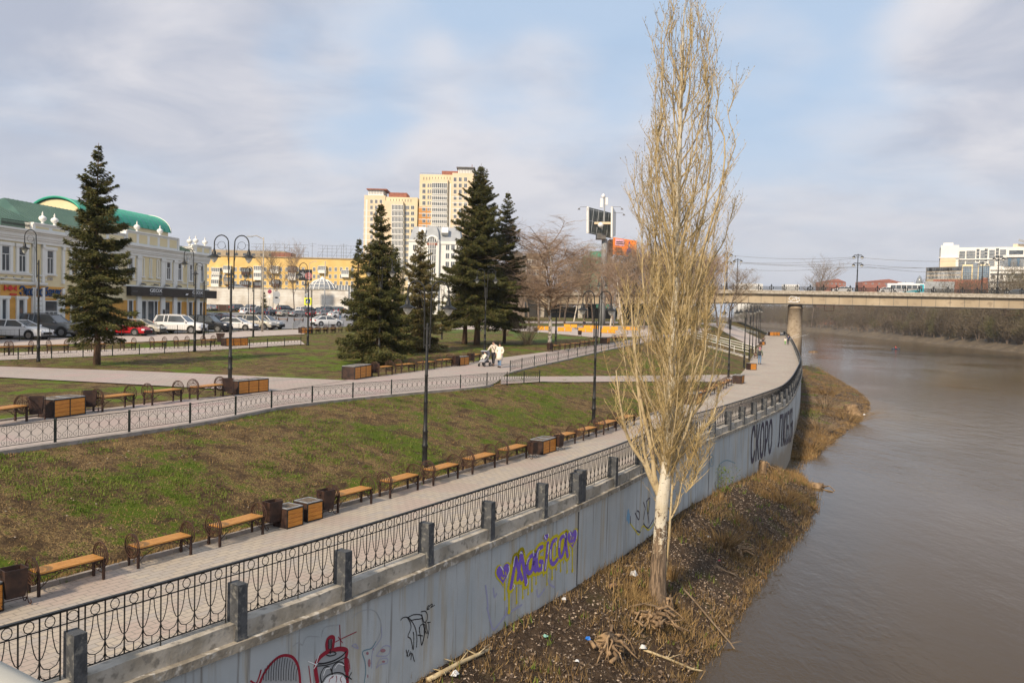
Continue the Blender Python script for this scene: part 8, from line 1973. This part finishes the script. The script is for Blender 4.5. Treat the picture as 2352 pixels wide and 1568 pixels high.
# ragged edge along the kerb
ed = []
for _ in range(1600):
    y = 13 + 50 * rg.random() ** 1.4; ed.append((fc1(y) - .06 - .12 * rg.random() ** 2, y, .05))
blades('dry_grass', ed, 'dry grass fringe against the promenade kerb', 'grass', 'straw_blade', .05, .13, .009, .7, 7, .04, 8)
# bank
bt, bo_, fl_, gr_ = [], [], [], []
def bp(y, t): x = fr(y) + (fs(y) - fr(y)) * t; return (x, y, GBn(x, y) - .02)
for _ in range(5200):
    y = 14 + 38 * rg.random(); t = rg.random(); x, y, z = bp(y, t)
    if fs(y) < fr(y) + 1: continue
    q = mnoise.noise(Vector((x * .5, y * .5, 7)))
    fl_.append((x, y, z))
    if y > 31 and q > .0 and rg.random() < .6: bo_.append((x, y, z))
    elif q > .05 or t < .08: bt.append((x, y, z))
    if rg.random() < .03: gr_.append((x, y, z))
for _ in range(5600):
    y = 58 + 95 * rg.random() ** 1.3; t = rg.random()
    if fs(y) < fr(y) + 1: continue
    p = bp(y, t); q = mnoise.noise(Vector((p[0] * .3, y * .3, 7)))
    (bo_ if q > -.10 and rg.random() < .7 else (gr_ if q < -.38 else fl_)).append(p); fl_.append(p)
blades('dry_reeds', bo_, 'tall tawny dry grass and weeds on the river bank', 'dry grass', 'dry_orange', .10, .40, .014, 1.0, 9, .18, 11)
blades('dry_reeds', bt, 'thin dry brown weeds below the wall', 'dry grass', 'straw_blade', .08, .34, .008, 1.0, 7, .12, 12)
blades('grass', gr_, 'green weeds growing on the river bank', 'grass', 'grass_blade', .10, .30, .02, .7, 9, .12, 13)
def flakes(name, pts, n, smin, smax, label, mtl, seed, jit=.3):
    r = np.random.default_rng(seed); P_ = np.array(pts)[r.integers(0, len(pts), n)]; P_[:, :2] += r.normal(0, jit, (n, 2)); 
    P_[:, 2] = [GBn(float(x), float(y)) + .015 for x, y in P_[:, :2]]
    a = r.normal(0, 1, (n, 3)); a[:, 2] *= .35; a /= np.linalg.norm(a, axis=1, keepdims=True); b = np.cross(a, r.normal(0, 1, (n, 3))); b /= np.linalg.norm(b, axis=1, keepdims=True); s = r.uniform(smin, smax, (n, 1))
    V = np.stack([P_ - a * s, P_ + b * s * .5, P_ + a * s, P_ - b * s * .5], 1).reshape(-1, 3); return tag(arr_mesh(name, V, np.arange(len(V)).reshape(-1, 4), mtl), label, 'ground litter', kind='stuff')
flakes('dead_leaves', fl_, 26000, .02, .055, 'pale dead leaves and chips covering the river bank', 'flake', 21)
mat('flake_dark', (.10, .07, .05), (.17, .12, .08), 9, .9); flakes('debris', fl_, 14000, .03, .09, 'dark bark pieces and small debris on the river bank', 'flake_dark', 22)
wl_ = []
for _ in range(1500):
    y = 17 + 150 * rg.random() ** 1.6; x = fs(y) + rg.uniform(-.5, .15); wl_.append((x, y, max(-4.62, GBn(x, y))))
flakes('debris', wl_, 3000, .04, .12, 'washed up debris along the waterline', 'flake_dark', 23, .15)
blades('dry_reeds', wl_, 'dry weeds hanging over the waterline', 'dry grass', 'dry_orange', .08, .32, .012, 1.1, 6, .12, 24)
# twigs, sticks
sk = []
for k, (x0, y0, x1, y1, r_, lab) in enumerate(((1215, 1390, 1240, 1366, .045, 'grey stick leaning near the wall below the last drips'), (1243, 1372, 1300, 1386, .06, 'brown log lying near the foot of the wall'), (1560, 1350, 1720, 1540, .03, 'long bent branch lying right of the poplar foot'), (1480, 1490, 1690, 1560, .035, 'pale branch running down to the water'), (985, 1566, 1125, 1490, .06, 'long pale pole lying along the foot of the wall'), (1440, 1400, 1570, 1440, .03, 'arched dead branch across the poplar roots'), (1640, 1300, 1700, 1330, .03, 'short stick near the waterline'))):
    a, b = gbank(x0, y0), gbank(x1, y1); t = thing('branch', lab, 'branch', a, 0, 'sticks and branches on the bank'); d = b - a; rn = random.Random(k); pts = [d * s + Vector((0, 0, .08 + .25 * (k in (2, 5)) * math.sin(math.pi * s))) + Vector((rn.uniform(-.04, .04), rn.uniform(-.04, .04), 0)) for s in (0, .25, .5, .75, 1)]
    for i, s in enumerate((0, .25, .5, .75, 1)): q = a + pts[i]; pts[i].z = GBn(q.x, q.y) - a.z + r_ + (.3 * math.sin(math.pi * s) if k in (2, 5) else 0)
    mb = MB().tube(pts, [r_, r_, r_ * .9, r_ * .8, r_ * .5], 6)
    if k > 1:
        for j in range(7): c = pts[1 + j % 3]; mb.tube([c, c + Vector((rn.uniform(-.4, .4), rn.uniform(-.4, .4), rn.uniform(-.05, .2)))], [r_ * .4, r_ * .15], 4)
    mb.build('wood', 'bark_poplar' if k in (3, 4, 0) else 'stump_wood' if 'stump_wood' in MATS else 'twig_brown', t, True, fixn=False)
# stumps and root masses
mat('stump_wood', (.34, .23, .13), (.18, .12, .07), 3.5, .95, 0, .8, 10, stretch=(1, 1, .25), c3=(.08, .05, .03), s3=5)
def root_mass(label, px, py, w, h, seed, n=22, name='stump', logs=0):
    b = gbank(px, py); t = thing(name, label, 'stump', b, 0, 'stumps on the river bank'); rn = random.Random(seed); mb = MB()
    rings = 9; seg = 20; vs = []
    for i in range(rings):
        z = h * i / (rings - 1)
        for k in range(seg):
            a = 2 * math.pi * k / seg; rr = w * (1.15 - .45 * (i / (rings - 1)) ** .7) * (1 + .34 * mnoise.noise(Vector((math.cos(a) * 1.6 + seed, math.sin(a) * 1.6, z * 1.5))) + .12 * math.sin(5 * a + seed))
            vs.append((rr * math.cos(a), rr * math.sin(a), z - .15 + .12 * mnoise.noise(Vector((a * 2, z * 3, seed))) + (rn.uniform(-.12, .12) * h if i == rings - 1 else 0)))
    mb.add(vs, [(i * seg + k, i * seg + (k + 1) % seg, (i + 1) * seg + (k + 1) % seg, (i + 1) * seg + k) for i in range(rings - 1) for k in range(seg)] + [tuple((rings - 1) * seg + k for k in range(seg))])
    mb.build('stump_body', 'stump_wood', t, True, fixn=False)
    m2 = MB()
    for k in range(n):
        a = rn.uniform(0, 6.28); c, s = math.cos(a), math.sin(a); L_ = rn.uniform(.2, 1.7) * w * 1.7; z0 = rn.uniform(.0, .9) * h; tw = rn.uniform(-1, 1) * w * 1.4
        m2.tube([(c * w * .6, s * w * .6, z0), (c * (w + L_ * .3), s * (w + L_ * .3), z0 * .8 + rn.uniform(-.1, .2)), (c * (w + L_ * .7) - s * tw * .5, s * (w + L_ * .7) + c * tw * .5, z0 * .4 + rn.uniform(0, .15)), (c * (w + L_) - s * tw, s * (w + L_) + c * tw, rn.uniform(-.1, .15))], [rn.uniform(.025, .07), rn.uniform(.02, .05), .022, .008], 5)
    for k in range(logs):
        a = rn.uniform(0, 3.14); c = Vector((rn.gauss(0, w * .9), rn.gauss(0, w * .9), rn.uniform(.0, .35))); d = Vector((math.cos(a), math.sin(a), rn.uniform(-.3, .3))) * rn.uniform(.12, .4); r_ = rn.uniform(.015, .06); m2.tube([c - d, c + Vector((0, 0, .03)), c + d], [r_, r_ * .9, r_ * .6], 6)
    m2.build('root', 'stump_wood', t, True, fixn=False); return t
root_mass('large pale root mass just below the poplar', 1497, 1432, .30, .45, 3, 16, logs=70); root_mass('upright hollow stump beside the blue bag', 1400, 1500, .24, .60, 5, 18, logs=14); root_mass('broken stump block among the poplar roots', 1535, 1400, .16, .5, 8, 6)
root_mass('brown stump at the tip of the first bank', 1876, 1124, .5, .5, 9, 10); root_mass('grey snag against the wall under the dark letters', 1752, 1088, .26, .85, 12, 14); root_mass('low stump on the second bank near the water', 1958, 950, .9, 1.1, 14, 10); root_mass('rocky lump beside the bridge pier', 1868, 813, 1.6, 1.0, 17, 0, 'rock')
root_mass('tangled brown root clump on the middle of the bank', 1690, 1265, .28, .38, 19, 40)
# dead weeds gathered round the poplar foot
pc = gbank(1500, 1400); blades('dry_reeds', [(pc.x + rg.gauss(0, .8), pc.y + rg.gauss(0, .8), 0) for _ in range(1)] and [(x, y, GBn(x, y)) for x, y in [(pc.x + rg.gauss(0, .75), pc.y + rg.gauss(0, .8)) for _ in range(420)]], 'drift of dead stems gathered round the foot of the poplar', 'dry grass', 'straw_blade', .15, .5, .010, 1.2, 8, .1, 31)
for k in range(3): bush(('low tawny bush near the middle of the bank', 'tawny bush at the tip of the second bank', 'tawny scrub under the far curve of the wall')[k], *((1668, 1262, 60, 75), (1895, 905, 34, 70), (1868, 1000, 30, 60))[k], 40 + k, 55, 'dry_orange') if False else None
def bank_bush(label, px, py, hh, ww, seed, n=90, mtl='dry_orange', green=False):
    b = gbank(px, py); t = thing('bush', label, 'bush', b, 0, 'scrub on the river bank'); rn = random.Random(seed); mb = MB()
    for k in range(n):
        a = rn.uniform(0, 6.28); rr = rn.random() ** .5 * ww * .5; q = Vector((math.cos(a) * rr * .5, math.sin(a) * rr * .5, -.05)); e = Vector((math.cos(a) * rr * 1.6, math.sin(a) * rr * 1.6, hh * rn.uniform(.4, 1.05))); mb.tube([q, q.lerp(e, .55) + Vector((0, 0, hh * .15)), e], [.014, .009, .004], 3, cap=False)
    mb.build('stems', mtl, t, fixn=False)
    if green:
        r = np.random.default_rng(seed); m = 500; c = np.stack([r.normal(0, ww * .25, m), r.normal(0, ww * .25, m), r.uniform(.05, hh, m)], 1); a = r.normal(0, 1, (m, 3)) * .03; b_ = r.normal(0, 1, (m, 3)) * .03; V = np.stack([c - a, c + b_, c + a], 1).reshape(-1, 3); arr_mesh('leaves', V, np.arange(len(V)).reshape(-1, 3), 'grass_blade', t)
for a in (('wiry orange bush in the middle of the bank', 1660, 1250, .75, 1.7, 51), ('orange scrub near the tip of the first bank', 1800, 1150, .8, 2.4, 52), ('orange scrub along the second bank', 1900, 905, 1.5, 4.5, 53, 130), ('brown scrub under the curve of the wall', 1862, 1030, 1.2, 3.0, 54), ('rusty scrub at the waterline of the second bank', 1945, 965, 1.3, 5.0, 71, 150), ('rusty scrub on the crest of the second bank', 1895, 935, 1.2, 5.0, 72, 150, 'twig_brown'), ('dark scrub at the near end of the second bank', 1880, 985, 1.2, 4.0, 73, 130, 'twig_brown'), ('small orange fan of stems right of the poplar foot', 1544, 1330, .55, .45, 55, 40), ('brown brush beneath the black scrawled tag', 1040, 1500, .5, 1.2, 56)): bank_bush(*a)
for a in (('leafy young sapling right of the Magica lettering', 1330, 1290, 1.3, .5, 61, 12, 'twig_brown', True), ('green leafed shoots at the foot of the wall behind the poplar', 1440, 1215, .8, .9, 62, 20, 'twig_brown', True), ('green shrub where the wall meets the bank end', 1655, 1130, 1.2, 1.2, 63, 20, 'twig_brown', True), ('green scrub at the root of the second bank', 1862, 960, .8, 2.5, 64, 20, 'grass_blade', True), ('green scrub below the far railing curve', 1870, 855, 1.6, 4.0, 65, 20, 'grass_blade', True)): bank_bush(*a)
# litter
plain('bag_blue', (.01, .15, .55)); plain('bag_white', (.62, .63, .64)); plain('bag_green', (.25, .5, .42)); plain('litter_red', (.6, .1, .12))
def litter(label, px, py, s, mtl, seed, nm='litter_bag', brick=False):
    b = gbank(px, py); b.z = max(b.z, GBn(b.x, b.y)) + .01; t = thing(nm, label, 'brick' if brick else 'litter', b, seed * .7, None); r = random.Random(seed)
    if brick: m_ = MB().box((0, 0, s * .3), (s * 2, s, s * .6), .3, rx=.15); 
    else:
        m_ = MB(); N = 9; vs = [(s * r.uniform(.4, 1.1) * math.cos(2 * math.pi * k / N) * (1 - .5 * j), s * r.uniform(.4, 1.0) * math.sin(2 * math.pi * k / N) * (1 - .5 * j), s * (.05 + .5 * j) + r.uniform(0, s * .4)) for j in (0, 1) for k in range(N)] + [(0, 0, s * .8)]
        m_.add(vs, [(k, (k + 1) % N, N + (k + 1) % N, N + k) for k in range(N)] + [(N + k, N + (k + 1) % N, 2 * N) for k in range(N)])
    m_.build('crumpled_sheet' if not brick else 'block', mtl, t)
plain('brick_block', (.30, .18, .12), .9)
for k, a in enumerate((('crumpled blue plastic bag beside the hollow stump', 1350, 1475, .10, 'bag_blue'), ('pale white plastic scraps left of the poplar foot', 1455, 1325, .20, 'bag_white'), ('white torn sheet near the bottom of the wall', 1045, 1552, .12, 'bag_white'), ('small greenish wrapper under the wall', 1252, 1463, .09, 'bag_green'), ('small white cup lying low on the bank', 1325, 1525, .08, 'bag_white'), ('white wrapper near the pale stick', 1295, 1378, .09, 'bag_white'), ('grey crumpled bag among the roots', 1478, 1490, .14, 'bag_white'), ('white scrap on the upper bank right of the trunk', 1628, 1235, .10, 'bag_white'), ('red and white scrap beside the tangled root clump', 1652, 1290, .07, 'litter_red'), ('white float lying on the edge of the second bank', 1985, 955, .25, 'bag_white'))): litter(*a, k + 1)
litter('reddish broken brick slab leaning at the wall joint', 1345, 1330, .20, 'brick_block', 3, 'brick', True); litter('single loose brick left of the white scraps', 1405, 1348, .13, 'brick_block', 5, 'brick', True)
# litter specks on the slope
sp = []
for _ in range(420):
    y = 14 + 40 * rg.random(); t = rg.uniform(.05, .95); x = fc2(y) + (fc1(y) - fc2(y)) * t; z = G(x, y) + bump2(x, y) + .03; a = rg.uniform(0, 6.3); s = rg.uniform(.012, .03); c, q = math.cos(a) * s, math.sin(a) * s; sp += [(x - c, y - q, z), (x + q, y - c, z + .01), (x + c, y + q, z), (x - q, y + c, z)]
tag(arr_mesh('paper_scraps', sp, np.arange(len(sp)).reshape(-1, 4), 'flake'), 'pale specks of paper and leaves on the grass slope', 'ground litter', kind='stuff')
# footbridge the viewer stands on: only its pale handrail reaches the corner of the picture
z0 = 4.9; A = at_z(0, 1514, z0); Bq = at_z(108, 1568, z0); d = (Bq - A).normalized(); nr = Vector((-d.y, d.x, 0)); 
if nr.y > 0: nr = -nr
fb = thing('footbridge', 'pale blurred handrail of the footbridge in the bottom left corner', 'bridge', A, math.atan2(d.y, d.x)); s_ = 1 if nr.dot(Vector((-math.sin(math.atan2(d.y, d.x)), math.cos(math.atan2(d.y, d.x)), 0))) > 0 else -1
plain('rail_paint', (.45, .43, .37), .6); MB().tube([(-9, s_ * .05, -.03), (9, s_ * .05, -.03)], .055, 12).build('handrail', 'rail_paint', fb, True)
for k in range(-5, 6): MB().box((k * 1.6 + .8, s_ * .05, -.62), (.05, .05, 1.1)).build('post', 'rail_paint', fb)
MB().box((0, s_ * 1.5, -1.3), (18, 3, .25)).build('deck', 'concrete', fb)
# ------------------------------------------------------------------ air
hz_ = MB().bb(-2900, 3900, -260, 5400, -8, 96).build('haze', 'skin'); hz_.data.materials.clear(); hm_ = bpy.data.materials.new('haze'); hm_.use_nodes = True; n_ = hm_.node_tree; n_.nodes.clear()
ou = n_.nodes.new('ShaderNodeOutputMaterial'); pv = n_.nodes.new('ShaderNodeVolumePrincipled'); pv.inputs['Color'].default_value = (.80, .86, .95, 1); pv.inputs['Density'].default_value = .00013; pv.inputs['Anisotropy'].default_value = .2; n_.links.new(pv.outputs[0], ou.inputs['Volume'])
hz_.data.materials.append(hm_); tag(hz_, 'thin pale haze in the air over the river and the far bank', 'haze', kind='stuff')
# ------------------------------------------------------------------ daylight
SUN_EL, SUN_AZ = R(37), R(-150)   # sun behind the camera, to its left
sl = bpy.data.lights.new('sun', 'SUN'); so = bpy.data.objects.new('sun', sl); COL.objects.link(so)
sl.energy = 5.0; sl.angle = R(4.5); sl.color = (1, .83, .62)
sd = Vector((math.sin(SUN_AZ) * math.cos(SUN_EL), math.cos(SUN_AZ) * math.cos(SUN_EL), math.sin(SUN_EL)))
so.rotation_euler = sd.to_track_quat('Z', 'Y').to_euler(); so.location = (0, 0, 80)
W = bpy.data.worlds.new('World'); SC.world = W; W.use_nodes = True; nt = W.node_tree; bg = nt.nodes['Background']
sky = nt.nodes.new('ShaderNodeTexSky'); sky.sky_type = 'NISHITA'; sky.sun_disc = False; sky.sun_elevation = SUN_EL; sky.sun_rotation = SUN_AZ
sky.air_density = 1.0; sky.dust_density = 1.5; sky.ozone_density = 1.5
tc = nt.nodes.new('ShaderNodeTexCoord'); sep = nt.nodes.new('ShaderNodeSeparateXYZ'); nt.links.new(tc.outputs['Generated'], sep.inputs[0])
def mth(op, a, b=None, c=None):
    n = nt.nodes.new('ShaderNodeMath'); n.operation = op
    for i, v in enumerate((a, b, c)):
        if v is None: continue
        if hasattr(v, 'is_linked'): nt.links.new(v, n.inputs[i])
        else: n.inputs[i].default_value = v
    return n.outputs[0]
zz = mth('ADD', mth('MAXIMUM', sep.outputs[2], 0.0), .16)
cmb = nt.nodes.new('ShaderNodeCombineXYZ'); nt.links.new(mth('DIVIDE', sep.outputs[0], zz), cmb.inputs[0]); nt.links.new(mth('DIVIDE', sep.outputs[1], zz), cmb.inputs[1])
def cn(scale, detail, rough, loc, st=(1, 1, 1), dist=0):
    mp = nt.nodes.new('ShaderNodeMapping'); nt.links.new(cmb.outputs[0], mp.inputs[0]); mp.inputs['Location'].default_value = loc; mp.inputs['Scale'].default_value = st
    n = nt.nodes.new('ShaderNodeTexNoise'); nt.links.new(mp.outputs[0], n.inputs['Vector']); n.inputs['Scale'].default_value = scale; n.inputs['Detail'].default_value = detail; n.inputs['Roughness'].default_value = rough; n.inputs['Distortion'].default_value = dist
    return n.outputs[0]
def lobe(px, py, width, amp):
    """a patch of sky around one direction"""
    d = ray(px, py).normalized(); v = nt.nodes.new('ShaderNodeVectorMath'); v.operation = 'DOT_PRODUCT'; nt.links.new(tc.outputs['Generated'], v.inputs[0]); v.inputs[1].default_value = d
    n = nt.nodes.new('ShaderNodeMapRange'); n.interpolation_type = 'SMOOTHERSTEP'; nt.links.new(v.outputs['Value'], n.inputs[0]); n.inputs[1].default_value = math.cos(width); n.inputs[2].default_value = 1.0; n.inputs[3].default_value = 0; n.inputs[4].default_value = amp
    return n.outputs[0]
cov = mth('ADD', mth('MULTIPLY', cn(1.1, 6, .52, (2.1, .4, 0)), 1.8), -.50)
for l in (lobe(1280, 60, .20, -.55), lobe(800, 190, .13, -.45), lobe(1950, 150, .22, -.55), lobe(1020, 150, .12, -.2), lobe(300, 100, .34, .35), lobe(2330, 60, .16, .5), lobe(1150, 240, .16, .35), lobe(1760, 110, .08, .3), lobe(2150, 330, .24, .35), lobe(850, 60, .12, .25), lobe(1250, 380, .24, .45)): cov = mth('ADD', cov, l)
def rng_(src, a, b, lo, hi):
    n = nt.nodes.new('ShaderNodeMapRange'); n.interpolation_type = 'SMOOTHSTEP'; nt.links.new(src, n.inputs[0]); n.inputs[1].default_value = a; n.inputs[2].default_value = b; n.inputs[3].default_value = lo; n.inputs[4].default_value = hi; return n.outputs[0]
covf = rng_(cov, .0, .85, 0.20, .92)
shade = mth('ADD', cn(1.9, 7, .55, (7.3, 1.7, 0), dist=.4), mth('MULTIPLY', covf, .10))
for l in (lobe(250, 60, .34, .10), lobe(2340, 70, .14, .12), lobe(100, 420, .25, .10), lobe(1150, 240, .14, -.10), lobe(1250, 450, .3, .04), lobe(2250, 520, .3, .05)): shade = mth('ADD', shade, l)
shf = rng_(shade, .44, .90, 0, 1)
def wmix(f, a, b):
    n = nt.nodes.new('ShaderNodeMix'); n.data_type = 'RGBA'
    for s, v in ((n.inputs[0], f), (n.inputs[6], a), (n.inputs[7], b)):
        if hasattr(v, 'is_linked'): nt.links.new(v, s)
        else: s.default_value = (*v, 1) if isinstance(v, tuple) else v
    return n.outputs[2]
K = 1 / 0.12
cl = wmix(shf, (.83 * K, .80 * K, .82 * K), (.49 * K, .52 * K, .62 * K))
# blue gaps: thin veil over the Nishita sky
gap = wmix(.78, sky.outputs[0], (.46 * K, .65 * K, .89 * K))
low = rng_(sep.outputs[2], 0.0, .26, 1.0, 0)
mixc = wmix(covf, gap, cl)
mixc = wmix(mth('MULTIPLY', low, .8), mixc, (.65 * K, .665 * K, .725 * K))
nt.links.new(mixc, bg.inputs[0]); bg.inputs[1].default_value = 0.12
SC.view_settings.view_transform = 'Standard'; SC.view_settings.look = 'None'; SC.view_settings.exposure = 0.0; SC.view_settings.gamma = 1; SC.view_settings.use_curve_mapping = False
SC.cycles.max_bounces = 5; SC.cycles.diffuse_bounces = 2; SC.cycles.glossy_bounces = 2; SC.cycles.transparent_max_bounces = 4
SC.cycles.use_denoising = True
